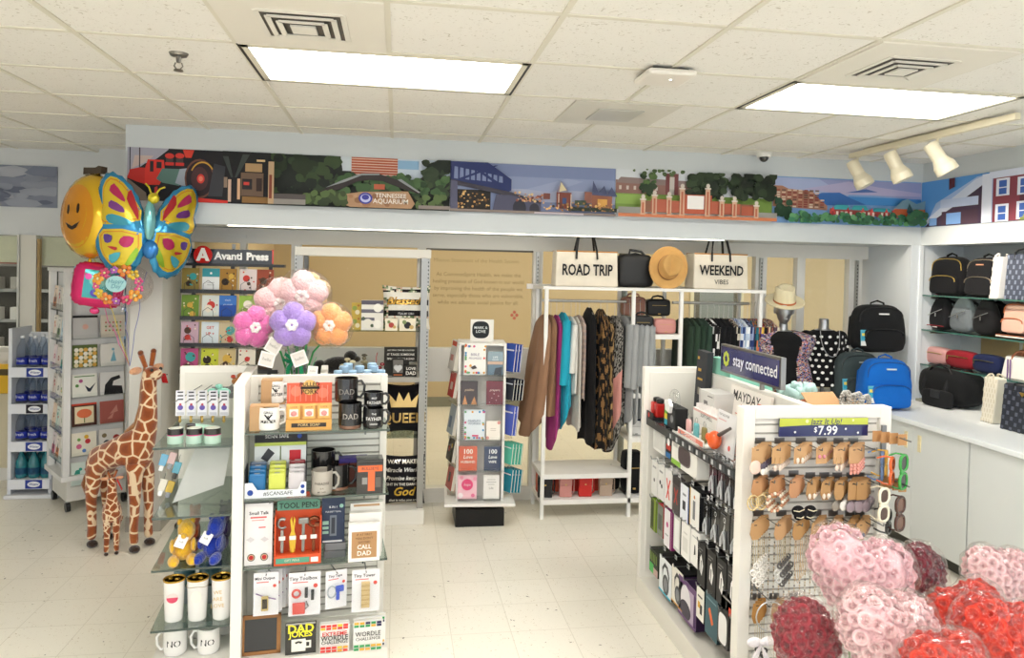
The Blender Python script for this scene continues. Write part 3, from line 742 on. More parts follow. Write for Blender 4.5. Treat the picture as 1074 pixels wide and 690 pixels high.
# ---------------------------------------------------------------- picture band on the soffit
def mural(label, x0, x1, shapes, face='back', z0=2.242, z1=2.592, y0=None, y1=None):
    w = abs(x1-x0) if face != 'right' else y0-y1; h = z1-z0
    if face == 'right': t = thing('wall_mural', label, 'photo mural', (RX0-.003, (y0+y1)/2, z0), -PI/2)
    else: t = thing('wall_mural', label, 'photo mural', ((x0+x1)/2, (SY if face == 'back' else FY)-.003, z0))
    b = B('paper', '#888'); b.box(-w/2, -.003, 0, w/2, .0025, h, shapes[0][1]); b.art(w, h, shapes, y=-.003, e=.0004); b.out('printed_panel', t); return t
def blobs(cols, x0, x1, z0, z1, n, r, seed=1, asp=3.):
    rr = random.Random(seed); out = []
    for i in range(n):
        q = r*rr.uniform(.5, 1.2); out.append(('p', rr.choice(cols), [(rr_x+q*math.cos(a)*k, rr_z+q*asp*math.sin(a)*k) for (rr_x, rr_z) in [(rr.uniform(x0, x1), rr.uniform(z0, z1))] for a, k in [(2*PI*j/9, rr.uniform(.75, 1.1)) for j in range(9)]]))
    return [(s[0], s[1], [(min(1, max(0, u)), min(1, max(0, v))) for u, v in s[2]]) for s in out]
def cc(col, x, z, r, asp): return ('p', col, [(min(1, max(0, x+r*math.cos(a*PI/10))), min(1, max(0, z+r*asp*math.sin(a*PI/10)))) for a in range(20)])
A1 = 1.33/.35
m1 = [('r', '#1e1c20', 0, 0, 1, 1), ('p', '#a8a6b4', [(0, .45), (.12, .7), (.2, .8), (.28, .98), (.28, 1), (0, 1)]), ('p', '#c9b3ab', [(.03, .6), (.14, .75), (.18, .85), (.05, .85)]), ('r', '#3c2f36', .08, .4, .088, 1), ('r', '#2c2a36', .015, .5, .022, 1),
      ('p', '#8f8178', [(0, .0), (.14, 0), (.13, .15), (.02, .38), (0, .4)]), ('p', '#c4302a', [(0, .42), (.07, .35), (.14, .3), (.14, .62), (.08, .62), (.02, .58)]), ('p', '#d8362c', [(.12, .3), (.22, .3), (.26, .5), (.25, .78), (.14, .78), (.12, .6)]), ('r', '#2a2226', .155, .55, .18, .75), ('r', '#2a2226', .2, .62, .235, .74),
      ('p', '#5b7a72', [(.2, .42), (.24, .62), (.36, .62), (.36, .3), (.24, .35)]), ('p', '#9fa7b2', [(.33, .35), (.36, .62), (.46, .66), (.46, .3), (.38, .3)]), ('r', '#cc342e', .26, .68, .32, .74), ('r', '#cc342e', .33, .68, .39, .74), ('r', '#4b3c3a', .265, .74, .315, .82), ('r', '#4b3c3a', .335, .74, .385, .82), cc('#cf3a32', .29, .86, .032, 1.6), cc('#cf3a32', .36, .87, .032, 1.6), ('p', '#d8402f', [(.38, .99), (.46, .99), (.44, .84), (.4, .84)]),
      cc('#6a4438', .50, .45, .105, A1*.95), cc('#2c2024', .50, .45, .094, A1*.95), cc('#4a2e30', .50, .45, .06, A1), cc('#d23a34', .508, .45, .026, A1*.9), cc('#e07a60', .508, .45, .015, A1*.9)]
m1 += [('p', '#c9983a', [(.43+.09-.09*math.cos(a)*1.0, .45+.33*math.sin(a)) for a in [.5+i*.2 for i in range(11)]]+[(.43+.09-.082*math.cos(a), .45+.30*math.sin(a)) for a in [.5+i*.2 for i in range(11)][::-1]])]
m1 += [('r', '#1b1a1c', .20, .22, .34, .30), ('p', '#c23a36', [(.19, .05), (.22, .04), (.21, .28), (.19, .25)]), ('p', '#d2362e', [(.43, .0), (.70, .0), (.70, .05), (.45, .09)]), ('p', '#3a3a40', [(.56, .12), (.66, .12), (.68, .7), (.6, .75)]), ('r', '#191a1b', .66, .72, 1, 1), ('p', '#3c4240', [(.66, .9), (.72, .5), (.735, .5), (.70, .9)]), ('p', '#3c4240', [(.85, .95), (.76, .5), (.745, .5), (.8, .95)]), ('r', '#d0b09c', .70, .03, .722, .46), ('r', '#d8b08c', .765, .08, .785, .48), ('r', '#8c7868', .67, .3, .695, .5), ('r', '#6e5848', .79, .15, .95, .6), ('r', '#b08f66', .82, .62, .94, .78), ('r', '#e0c08c', .9, .82, .96, .86), ('r', '#262226', .80, .28, .87, .48), ('r', '#cc4038', .81, .36, .85, .42), ('r', '#8f6a3c', .80, .02, 1, .14), ('r', '#3a2a26', .90, .25, .94, .5)]
mural('photo mural of a red steam locomotive at a station, leftmost on the back band', -1.775, -.86, m1[:1]+m1[1:])
TR = ['#1d261c', '#27331f', '#31402a', '#1a201a', '#394a2b']
m2 = [('r', '#20281f', 0, 0, 1, 1), ('r', '#cfd8de', .38, .72, .47, 1), ('r', '#cdd9e6', .6, .6, 1, 1), ('r', '#8fb6d6', .64, .8, .82, .97), ('r', '#b8583a', .44, .62, .70, 1)]
m2 += [('r', '#e6c9b8', .44, .66+i*.05, .70, .675+i*.05) for i in range(7)]
m2 += blobs(TR, .0, .36, .3, .95, 60, .05, 3) + blobs(TR, .84, 1, .3, .95, 40, .05, 5, 3) + blobs(['#3d5a34', '#2c4226', '#47643a'], .36, .98, .28, .62, 70, .03, 6) 
m2 += [('p', '#312a28', [(.26, .25), (.36, .44), (.5, .64), (.6, .66), (.7, .56), (.82, .32), (.84, .28), (.72, .4), (.62, .52), (.55, .54), (.48, .5), (.38, .32)]), ('p', '#8b8f90', [(.3, .35), (.4, .52), (.5, .66), (.6, .67), (.6, .64), (.5, .62), (.41, .48)]), ('p', '#8b8f90', [(.7, .56), (.82, .32), (.83, .33), (.72, .58)]), ('r', '#b05a3c', .57, .36, .63, .46), ('p', '#b08a68', [(.40, .05), (.42, .25), (.5, .3), (.76, .34), (.80, .1), (.78, .0), (.44, .0)])]
m2 += blobs(['#a57a58', '#bd9672', '#946c4c'], .43, .76, .06, .28, 16, .02, 8) + blobs(['#3d4c2a', '#54683a', '#2f3d24'], .2, .42, .05, .25, 30, .03, 9) + blobs(['#3d4c2a', '#54683a'], .80, .96, .05, .25, 20, .025, 12)
m2 += [('r', '#8f8a84', .0, .0, .2, .1), ('r', '#57504e', .02, .1, .2, .2), ('r', '#b89a78', 0, .0, .03, .8), ('r', '#7d4030', .005, .1, .02, .55), cc('#3c3f96', .525, .17, .038, 2.9), cc('#b8bce0', .525, .17, .028, 2.9), cc('#3c3f96', .525, .19, .02, 2.6), ('t', '#efe6da', 'TENNESSEE', .665, .23, .034, .01), ('t', '#efe6da', 'AQUARIUM', .665, .12, .038, .01), ('r', '#8a7f78', .82, .0, 1, .07)]
mural('photo mural of a stone TENNESSEE AQUARIUM sign among trees on the back band', -.86, .356, m2)
m3 = [('r', '#7f8bb0', 0, 0, 1, 1), ('r', '#8f9abb', 0, .45, 1, .75), ('r', '#a9aec6', .3, .25, 1, .5)]
m3 += [('p', '#9aa3c2', [(.45, .5), (.7, .75), (.8, .7), (.6, .45)]), ('r', '#2a2622', .0, .0, .24, .45)] + blobs(['#c9965a', '#7c5a38', '#e2b878', '#4c3a2c'], .04, .23, .08, .42, 50, .008, 4, 3)
m3 += [('p', '#2d3768', [(0, 1), (.22, 1), (.3, .82), (.36, .68), (.36, .45), (.3, .42), (0, .62)])]
m3 += [('p', '#7f8bb0', [(.02+i*.033, .66-.006*i), (.044+i*.033, .65-.006*i), (.042+i*.033, .84-.02*i+.05), (.022+i*.033, .9-.02*i)]) for i in range(9)]
m3 += [('p', '#2d3768', [(.02, .62), (.26, .95), (.28, .95), (.06, .62)]), ('p', '#2d3768', [(.34, .42), (.08, .98), (.1, .99), (.36, .45)]), ('p', '#43404c', [(0, .64), (.36, .42), (.54, .25), (.54, .18), (.36, .33), (0, .55)]), ('p', '#5d5d74', [(0, .05), (.045, .05), (.04, .6), (.0, .62)]), ('p', '#54546a', [(.25, .03), (.54, .03), (.54, .2), (.36, .36), (.27, .36)]), cc('#35343f', .41, .1, .04, 4.4), cc('#35343f', .5, .09, .03, 4), ('r', '#8e8078', 0, 0, 1, .05), ('r', '#c2b6bc', .5, 0, .8, .04)]
m3 += blobs(['#c98f6a', '#8a4f44', '#e8c890'], .38, .56, .24, .42, 40, .008, 7) + [('r', '#7c4438', .63, .12, .72, .45), ('p', '#8c8090', [(.63, .45), (.655, .68), (.70, .48)]), ('p', '#d8c9a0', [(.655, .66), (.69, .5), (.645, .46)]), ('r', '#3f5078', .665, .22, .69, .34), ('r', '#e0c8b8', .64, .12, .645, .42), ('r', '#e0c8b8', .715, .12, .72, .42), ('r', '#784840', .55, .3, .59, .42), ('r', '#8a5a4c', .8, .25, .845, .48), ('r', '#8f5a44', .845, .12, .97, .42), ('p', '#4a5070', [(.845, .42), (.85, .72), (.885, .48), (.92, .62), (.94, .44), (.965, .6), (1, .42), (1, .4)]), ('r', '#d8a050', .88, .18, .94, .34), ('r', '#2c3428', .7, .08, 1, .16), ('r', '#3f4c3c', .74, .2, .81, .3)] + blobs(['#e8b878', '#a07848', '#56483c'], .55, 1, .08, .24, 60, .008, 11)
mural('photo mural of a blue truss bridge over a river at dusk', .359, 1.565, m3)
m4 = [('r', '#d7dbe0', 0, 0, 1, 1), ('r', '#7c9a48', 0, .16, 1, .5), ('r', '#8fae56', 0, .28, .4, .48), ('p', '#8f6a60', [(0, .5), (0, .78), (.5, .74), (.5, .5)]), ('p', '#8c7a76', [(0, .72), (.5, .68), (.49, .8), (.03, .84)]), ('r', '#7a4444', .31, .5, .39, .95), ('r', '#c9c2ba', .335, .62, .365, .88), ('r', '#b8b2aa', .335, .5, .365, .62)]
m4 += [('r', '#cdbfb4', .02+i*.045, .58, .035+i*.045, .66) for i in range(6)]
m4 += blobs(['#55703c', '#3d5630', '#2c3e26'], .16, .24, .5, .88, 18, .025, 3) + blobs(['#1f2b1c', '#2d3b26', '#26331f', '#3a4a30'], .46, .68, .5, .98, 60, .035, 5) + blobs(['#1f2b1c', '#2d3b26', '#26331f', '#1a2218'], .72, .99, .5, .98, 80, .035, 6) + blobs(['#4a5c38', '#5d7046'], .05, .4, .85, 1, 16, .015, 8)
m4 += [('r', '#8a5c46', .14, .1, .87, .34), ('r', '#b05c44', .2, .12, .3, .38), ('r', '#b05c44', .32, .12, .38, .36), ('r', '#b4583e', .39, .1, .58, .5), ('r', '#eeeae6', .425, .2, .53, .48), ('r', '#b05c44', .58, .12, .64, .38), ('r', '#b05c44', .66, .12, .76, .34), ('r', '#b05c44', .77, .1, .87, .3), ('r', '#8f8e88', 0, .06, .14, .2), ('r', '#94928c', .86, .06, 1, .18), ('r', '#c87850', 0, 0, 1, .07)]
for x, h in ((.15, .35), (.22, .44), (.31, .42), (.39, .6), (.55, .62), (.64, .38), (.72, .38), (.86, .3)): m4 += [('r', '#cfa78c', x-.015, .05, x+.015, h), ('r', '#b46448', x-.006, .08, x+.006, h-.05), ('r', '#d8ccc0', x-.02, h, x+.02, h+.03), cc('#cfc4b8', x, h+.07, .012, 4)]
mural('photo mural of a brick campus gateway on green lawn', 1.568, 2.796, m4)
m5 = [('r', '#7fa6d6', 0, 0, 1, 1), ('r', '#a9b4d8', 0, .5, .5, .98), ('p', '#9aa0cc', [(.3, .98), (1, .98), (1, .6), (.6, .68), (.45, .7)]), ('p', '#b9b2d4', [(.2, .75), (.5, .95), (.7, .85), (1, .75), (1, .68), (.5, .66)]), ('p', '#4f6fae', [(.48, .7), (.7, .74), (.62, .8)]), ('r', '#4a8fd0', .42, .45, 1, .62), ('p', '#3a6cb0', [(.26, .58), (.32, .68), (.44, .7), (.52, .58), (.62, .46), (.3, .4)])]
m5 += [('p', '#b07f68', [(.0, .35), (.0, .8), (.06, .8), (.1, .74), (.26, .7), (.3, .55), (.36, .4), (.36, .3)])]
rr = random.Random(5)
for i in range(9):
    for j in range(8): m5.append(('r', rr.choice(['#e2c8b0', '#8a3f3a', '#6f5348', '#d8a98c', '#9c4d42', '#e9d4be']), .02+i*.035, .34+j*.05, .045+i*.035, .37+j*.05)) if .02+i*.035 < .3 or j < 4 else None
m5 += blobs(['#24402c', '#2c4a34'], .0, .1, .1, .5, 20, .025, 2) + [('r', '#9a4a44', .36, .2, .82, .34), ('p', '#3aa0a8', [(.38, .32), (.4, .42), (.48, .42), (.5, .32)]), ('p', '#3aa0a8', [(.5, .32), (.52, .42), (.6, .42), (.62, .32)]), ('p', '#3aa0a8', [(.64, .3), (.66, .38), (.76, .38), (.78, .3)])]
m5 += [('p', rr.choice(['#c23c40', '#d8504c']), [(x, .22), (x+.02, .38), (x+.04, .22)]) for x in (.36, .46, .56, .62, .72, .77)] + [('r', rr.choice(['#e8d0c8', '#f0dcd0', '#a83c40']), .37+i*.03, .18, .385+i*.03, .28) for i in range(15)]
m5 += [('p', '#6f8f9e', [(.78, .36), (.84, .56), (.88, .6), (.94, .5), (1, .58), (1, .36)]), ('r', '#c8643c', .79, .18, .88, .38), ('r', '#c8643c', .92, .18, 1, .38), ('p', '#3f5f62', [(.87, .3), (.89, .52), (.92, .3)])] + blobs(['#3a6b4c', '#4c8258', '#2f5a3c', '#5f9666', '#3c7a58'], .08, .9, .03, .22, 130, .022, 3) + blobs(['#2b5038', '#35603f'], .86, .97, .05, .3, 20, .025, 13)
mural('photo mural of a hillside town with a blue mountain and green trees', 2.80, 4.045, m5)
m6 = [('r', '#5d9de0', 0, 0, 1, 1), ('p', '#a9c2ea', [(0, 0), (.03, 0), (.1, .5), (.35, .95), (1, 1), (1, 0)]), ('p', '#49384c', [(.03, 0), (.42, 0), (.42, .9), (.36, .85), (.14, .35)]), ('p', '#d8dff2', [(.0, .05), (.14, .42), (.34, .9), (.42, .98), (.42, .86), (.36, .72), (.24, .45), (.12, .2), (.02, .02)]), ('r', '#c6d2ee', .13, .38, .36, .56), ('r', '#4f3a48', .14, .0, .36, .30), ('r', '#7ea6dc', .17, .02, .26, .26), ('r', '#7ea6dc', .06, .02, .11, .18), ('r', '#e4e9f8', .38, .0, .435, .97), ('r', '#8a4450', .44, .0, .66, .86), ('r', '#5e3444', .58, .0, .66, .5), ('r', '#dfe6f8', .42, .86, .9, 1.0), ('r', '#e4e9f8', .665, .0, .715, .95), ('r', '#4f3a50', .715, 0, .80, .82), ('r', '#dfe6f8', .765, .0, .795, .86), ('r', '#54405a', .80, 0, .90, .82), ('r', '#e6ebfa', .88, 0, .93, .9), ('r', '#c9c8dc', .93, 0, 1, .8)]
for x, z in ((.47, .5), (.58, .48), (.47, .0), (.58, .02)): m6 += [('r', '#e8ecfa', x-.01, z, x+.06, z+.34), ('r', '#4468b8', x+.005, z+.03, x+.045, z+.3), ('r', '#e8ecfa', x+.005, z+.15, x+.045, z+.17)]
m6 += [cc('#e6eaf8', .745, .66, .018, 4), cc('#9fc0e8', .745, .2, .022, 8), ('p', '#5d3038', [(.19, .75), (.225, .8), (.225, .99), (.19, .99)])] + blobs(['#7a8a4c', '#98a05c'], .6, .7, .0, .1, 12, .015, 4)
mural('photo mural of a brick mansion with white columns on the right wall band', 0, 0, m6, 'right', y0=SY, y1=3.62)
m7 = [('r', '#8d93a4', 0, 0, 1, 1)] + blobs(['#7f8598', '#a3a8b6', '#6f7588', '#b3b6c0', '#989dac'], 0, 1, .05, .95, 70, .09, 2, 1.4)
mural('photo mural of grey storm clouds on the far left wall', -4.2, -2.79, m7, 'far', z0=2.26, z1=2.60)
# cove strip under the soffit
b = B('cove'); b.box(-1.15, SY+.06, SZ-.006, 2.45, SY+.085, SZ-.001)
t = tag(b.out('cove_light'), 'thin glowing light strip under the front edge of the back soffit', 'strip light')
# ---------------------------------------------------------------- spotlights on a track
t = thing('track_light', 'cream ceiling track carrying three round spotlights at upper right', 'track light', (3.20, 4.2, CEIL))
b = B('paint', '#e8dfc4'); b.box(-.018, -.78, -.05, .018, .66, -.014, bev=.003); b.out('track', t)
b = B('paint', '#cfc6ab'); b.box(-.012, -.6, -.014, .012, .5, -.006); b.out('mounting_rail', t)
def spot(y, tilt, rz):
    h = B('plastic', '#ebe2c8'); h.m = RZ(rz) @ RX(tilt)
    h.lathe([(.012, .085), (.038, .08), (.042, .06), (.042, -.03), (.062, -.075), (.064, -.12), (.052, -.125)], 24); o = h.out('spot_head', t, loc=(0, y, -.15))
    k = B('spot'); k.m = RZ(rz) @ RX(tilt) @ T(0, 0, -.119); k.cyl((0, 0, 0), (0, 0, -.004), .05); k.out('bulb', o)
    a = B('plastic', '#e4dbc0'); a.cyl((0, 0, .015), (0, 0, .10), .008); a.box(-.014, -.014, .095, .014, .014, .11); a.out('yoke', o)
spot(.58, -.50, .9); spot(.18, -.45, 1.0); spot(-.20, -.55, 1.1)
for y in (.58, .18, -.20):
    l = bpy.data.lights.new('spot_lamp', 'SPOT'); l.energy = 26; l.spot_size = 1.4; l.spot_blend = .8; l.color = (1, .9, .75); l.shadow_soft_size = .05
    o = bpy.data.objects.new('spot_lamp', l); COL.objects.link(o); o.location = (3.20+.10, 4.2+y-.02, CEIL-.28)
    o.rotation_euler = (Vector((.75, .1, -.7))).to_track_quat('-Z', 'Y').to_euler()
# ---------------------------------------------------------------- right gondola (accessories)
GXL, GY0, GY1, GH = 1.40, 2.79, 4.04, 1.305
t = thing('display_gondola', 'white double-sided display gondola at right, with slatted end panel and low base', 'display unit', (GXL, GY0, 0))
def L(b): b.m = T(-GXL, -GY0, 0); return b
def slat(b, x0, x1, z0, z1, y, per=.036, gap=.009, col='#e9e7e0', dark='#aaa79f', th=.012):
    b.box(x0, y+.006, z0, x1, y+th+.006, z1, dark)
    z = z0
    while z < z1-.001:
        b.box(x0, y, z, x1, y+.008, min(z+per-gap, z1), col); z += per
b = L(B('paint', '#ece9e1')); 
for x0, x1 in ((GXL, GXL+.052), (2.062-.052, 2.062)): b.box(x0, GY0, 0, x1, GY0+.06, GH, bev=.003)
b.box(GXL+.052, GY0+.001, GH-.045, 2.010, GY0+.058, GH-.001); b.box(GXL+.052, GY0+.001, 0, 2.010, GY0+.058, .12)
b.out('end_frame', t)
b = L(B('paint')); slat(b, GXL+.052, 2.010, .12, GH-.045, GY0+.018); b.out('slat_panel', t)
b = L(B('paint', '#ece9e1')); b.box(GXL, GY1-.045, .0, 2.062, GY1, GH, bev=.004); b.box(GXL+.03, GY1-.050, .14, 2.03, GY1-.045, GH-.03, '#e6e3da'); b.out('far_panel', t)
b = L(B('paint', '#e9e6de')); b.box(1.705, GY0+.06, .10, 1.755, GY1-.045, GH-.005, bev=.003); b.out('centre_panel', t)
b = L(B('paint', '#e6e2d8')); b.box(GXL-.005, GY0-.02, 0, 2.065, GY1, .105, bev=.004); b.out('base_deck', t)
b = L(B('gloss', '#3c4142')); b.box(1.425, GY0+.062, 1.012, 1.703, GY1-.05, 1.02); sh = b.out('side_shelf', t)
b = L(B('plastic', '#2f3234')); b.box(1.415, GY0+.062, .982, 1.424, GY1-.05, 1.022)
for i in range(9): b.box(1.4135, GY0+.1+i*.085, .988, 1.4150, GY0+.155+i*.085, 1.014, '#4a4f52'); b.box(1.4130, GY0+.135+i*.085, .990, 1.4138, GY0+.155+i*.085, 1.012, '#c9ccce')
b.out('price_strip', t)
b = L(B('paint', '#dedbd2')); b.box(1.757, GY0+.062, 1.10, 2.05, GY1-.05, 1.115); b.out('top_tray', t)
def hook(Y, z, x0=1.44):
    b = L(B('metal', '#8d8f90')); b.cyl((1.705, Y, z), (x0, Y, z), .0025, n=6); b.cyl((x0, Y, z), (x0-.004, Y, z+.018), .0025, n=6); b.box(1.699, Y-.018, z-.02, 1.706, Y+.018, z+.012); b.out('peg_hook', t)
def hang(x0, y0, x1, y1, label, col, front, side=None, X=1.43, dep=.03, name='hanging_package', cat='package', group=None, hk=True, n=1, mat='paper'):
    """boxed goods hanging on a peg, front facing -X; n copies one behind another"""
    y, w, h, z = nput(x0, y0, x1, y1, X=X)
    T0 = None
    for i in range(n):
        loc = (X+i*(dep+.004)+dep/2, y, z)
        if T0 is None:
            o = thing(name, label, cat, loc, RZN, group)
            b = B(mat, col); b.box(-w/2, -dep/2, 0, w/2, dep/2, h, side or col); b.box(-w/2, -dep/2-.0006, 0, w/2, -dep/2, h, col); b.art(w, h, front, y=-dep/2-.0006); b.out('box', o)
            b = B('plastic', '#e9e9e6'); b.box(-min(w*.25, .014), -.001, h, min(w*.25, .014), .001, h+.022); b.box(-.004, -.0013, h+.006, .004, .0013, h+.014, '#77787a'); b.out('hang_tab', o); T0 = o
        else: dup(T0, loc, RZN, label=label.replace('front', 'behind the front') if group else label, group=group)
    if hk: hook(y, z+h+.014, X-.02)
    return T0
# row under the shelf
hang(685, 448, 697, 474, 'white boxed accessory hanging by the far panel, top peg row', '#e6e5e0', [('r', '#d4d3ce', .1, .1, .9, .8), ('t', '#777', 'AUDIO', .5, .88, .14)], dep=.06)
hang(698, 452, 704, 480, 'thin red and blue package beside the white earbud case box', '#2c2a2c', [('r', '#c2453c', .1, .3, .9, .5), ('r', '#3d78b4', .1, .0, .9, .2), ('c', '#eee', .5, .6, .25)])
hang(704, 458, 731, 494, 'wide white and lime green box with a dark oval window, hanging below the price strip', '#eceae4', [('r', '#8fc04a', 0, 0, .38, .16), ('p', '#77706f', [(.52+.25*sgn(math.cos(a*PI/10), .6), .42+.28*sgn(math.sin(a*PI/10), .6)) for a in range(20)]), ('p', '#54484a', [(.52+.22*sgn(math.cos(a*PI/10), .6), .42+.24*sgn(math.sin(a*PI/10), .6)) for a in range(20)]), ('r', '#c9c8c2', .08, .55, .25, .85), ('t', '#666', 'WIRELESS', .45, .88, .1)], dep=.09)
def cable(x0, y0, x1, y1, label, group, k=0, n=1):
    y, w, h, z = nput(x0, y0, x1, y1, X=1.43)
    o = thing('cable_package', label, 'cable package', (1.445, y, z), RZN, group)
    b = B('gloss', '#26272a'); b.box(-w/2, -.004, 0, w/2, .004, h); b.art(w, h, [('r', '#1b1c1e', .08, .05, .92, .95), ('p', '#b9babb', [(.15, .1), (.3, .12), (.55, .6), (.5, .7), (.35, .5)]), ('p', '#8d8e92', [(.55, .05), (.7, .05), (.66, .5), (.5, .55)]), ('c', '#dcdcda', .5, .78, .13), ('r', '#2e2f33', .42, .74, .58, .82), ('r', '#6f7074', .15, .9, .6, .93)], y=-.004); b.out('card', o)
    b = B('plastic', '#c4c6c8'); b.tube([(-w*.25, -.012, h*.08), (-w*.15, -.016, h*.3), (w*.05, -.014, h*.5), (w*.15, -.012, h*.3), (w*.2, -.012, h*.07)], .0045); b.out('cable', o)
    b = B('plastic', '#dedede'); b.box(-.011, -.001, h, .011, .001, h+.022); b.out('hang_tab', o)
    hook(y, z+h+.014, 1.41)
    for i in range(n-1): dup(o, (1.462+i*.017, y, z), RZN)
GC = 'black charging cable packages on pegs'
G3 = lambda r: 'black carded charging cable hanging in the '+r+' peg row of the right gondola'
for i, (a, c) in enumerate(((741, 749), (750, 758), (758, 767), (767, 776))): cable(a, 478+i*5.3, c, 519+i*6.5, G3('top'), GC+', top row', n=2)
hang(683, 483, 689, 519, 'white carded earphones nearest the far panel, second peg row', '#e6e5e1', [('c', '#555', .5, .45, .12), ('r', '#aaa', .2, .8, .8, .86)], n=2, group='white carded earphones, first peg of the second row')
hang(690, 488, 696, 524, 'white card with small black earphones, second peg row', '#e9e8e4', [('c', '#222', .35, .5, .14), ('c', '#222', .65, .42, .14), ('r', '#999', .2, .8, .8, .86)])
hang(697, 492, 704, 531, 'white card with a red cross-shaped cord print, second peg row', '#eae8e5', [('p', '#d8463c', [(.2, .2), (.35, .2), (.85, .75), (.7, .75)]), ('p', '#d8463c', [(.8, .2), (.65, .2), (.2, .75), (.35, .75)])], n=2, group='white cards with red cord print')
hang(705, 500, 712, 540, 'dark grey card with a red cord print, second peg row', '#55504f', [('p', '#b8483e', [(.2, .3), (.35, .3), (.8, .7), (.65, .7)]), ('p', '#b8483e', [(.8, .3), (.65, .3), (.2, .7), (.35, .7)]), ('r', '#3c3838', 0, .8, 1, 1)])
hang(713, 508, 722, 546, 'white box with blue edge and dark earbud case picture, second peg row', '#e8ebf2', [('r', '#2c4f9e', .92, 0, 1, 1), ('r', '#33343a', .3, .3, .65, .55), ('r', '#8a8d95', .3, .7, .7, .76)], side='#1c1d22', dep=.08)
hang(723, 513, 733, 553, 'white box with a thin yellow edge and black sides, second peg row', '#ecebe6', [('r', '#d8a83c', 0, 0, .06, 1), ('r', '#7b7d80', .35, .2, .6, .7), ('c', '#c97a3c', .5, .8, .08)], side='#16171a', dep=.08)
for i, (a, c) in enumerate(((735, 742), (743, 752), (752, 762), (763, 774))): cable(a, 524+i*6, c, 562+i*8, G3('second'), GC+', second row', n=2)
hang(682, 523, 688, 556, 'olive green patterned box nearest the far panel, third peg row', '#5c6a34', [('r', '#3c4426', .1, .1, .5, .9), ('r', '#8aa03c', .6, 0, .9, 1)], side='#7a9a2c', dep=.05)
hang(689, 529, 695, 562, 'grey green box beside the olive box, third peg row', '#7d8478', [('r', '#565c54', .2, .2, .8, .7)], side='#b22e34', dep=.05)
hang(696, 534, 704, 574, 'white box with magenta side, third peg row', '#ece6ea', [('r', '#8c2c6c', .8, 0, 1, 1), ('c', '#c9508c', .45, .6, .14), ('r', '#aaa', .2, .3, .6, .34)], side='#8c2c6c', dep=.06)
hang(706, 540, 713, 578, 'slim clear-fronted white package, third peg row', '#cfd0cc', [('r', '#f0f0ee', .15, .1, .85, .9)], side='#2a2b2d', dep=.06)
hang(714, 548, 723, 586, 'plain white box with faint grey print, third peg row', '#efede8', [('r', '#cfcdc8', .3, .7, .7, .74), ('r', '#dedcd6', .2, .2, .8, .6)], dep=.07)
hang(724, 556, 733, 594, 'white box with a small black earphone picture, third peg row', '#eeece7', [('p', '#333', [(.4, .3), (.6, .35), (.55, .6), (.45, .6)]), ('r', '#bbb', .2, .8, .8, .84)], dep=.07)
def blackbox(x0, y0, x1, y1, lab):
    hang(x0, y0, x1, y1, lab, '#2c2b2b', [('p', '#ecebe8', [(.3, .35), (.6, .25), (.75, .5), (.5, .75), (.35, .65)]), ('p', '#2c2b2b', [(.45, .35), (.5, .3), (.55, .6), (.45, .6)]), ('r', '#6e6d6b', .15, .84, .7, .88), ('r', '#8e8c88', .15, .78, .5, .8)], side='#1d1d1e', dep=.05, n=2, group='black adapter boxes in the third peg row')
for i, (a, c) in enumerate(((731, 739), (741, 750), (751, 761), (762, 773))): blackbox(a, 569+i*8.5, c, 614+i*10.5, 'black box with a white wall adapter picture, third peg row of the right gondola')
hang(681, 577, 690, 602, 'green and black card of small bits hanging lowest by the far panel', '#33392f', [('r', '#54b45c', 0, 0, .5, .4), ('r', '#c8a8a0', .5, 0, 1, .3)]+[('r', '#86a04c', .1+i*.18, .5, .18+i*.18, .9) for i in range(5)], dep=.12)
HP = [('c', '#54565a', .55, .30, .26, .30), ('c', '#8a8c90', .55, .30, .16, .2), ('p', '#3f4145', [(.3, .4), (.25, .7), (.45, .9), (.7, .85), (.85, .6), (.8, .4), (.75, .6), (.6, .78), (.45, .78), (.34, .66)])]
hang(691, 586, 704, 624, 'white headphone box with a cyan lower edge, lowest peg row', '#e9edf0', HP+[('r', '#38b4d0', 0, 0, 1, .05)], side='#141517', dep=.11)
hang(704, 596, 716, 635, 'white headphone box with an orange lower edge, lowest peg row', '#ece8de', HP+[('r', '#d8a24c', 0, 0, 1, .04)], side='#141517', dep=.11)
hang(711, 610, 730, 652, 'purple headphone box with black sides, lowest peg row', '#b9a8bf', [('r', '#4c2c5c', .86, 0, 1, 1), ('r', '#6a4a78', 0, .85, 1, 1), ('c', '#e6e2e6', .42, .5, .28, .34), ('c', '#4a4450', .42, .26, .3, .2), ('r', '#7a5c86', 0, 0, 1, .07)], side='#2e1a3c', dep=.12)
hang(730, 616, 738, 650, 'white box with yellow and black print, lowest peg row', '#eeebe2', [('r', '#d8a83c', .2, .35, .5, .55), ('r', '#333', .5, .2, .8, .5), ('r', '#555', .2, .7, .8, .76)], side='#1a1b1d', dep=.08)
hang(739, 624, 752, 669, 'teal box with a diagonal orange stylus picture, lowest peg row', '#3f5f68', [('p', '#e0703c', [(.25, .62), (.4, .7), (.7, .38), (.55, .3)]), ('r', '#6f8f98', .1, .86, .9, .9)], side='#22363c', dep=.08)
hang(752, 641, 763, 677, 'white rounded power adapter card, lowest peg row', '#4a4846', [('p', '#efeeec', [(.5+.4*sgn(math.cos(a*PI/10), .5), .5+.45*sgn(math.sin(a*PI/10), .5)) for a in range(20)])], dep=.05)
hang(756, 622, 770, 648, 'small black box with a red square, above the white adapter card', '#1d1d1f', [('r', '#c8442c', .6, .15, .9, .5), ('r', '#8e8c88', .15, .7, .8, .78)], dep=.06)
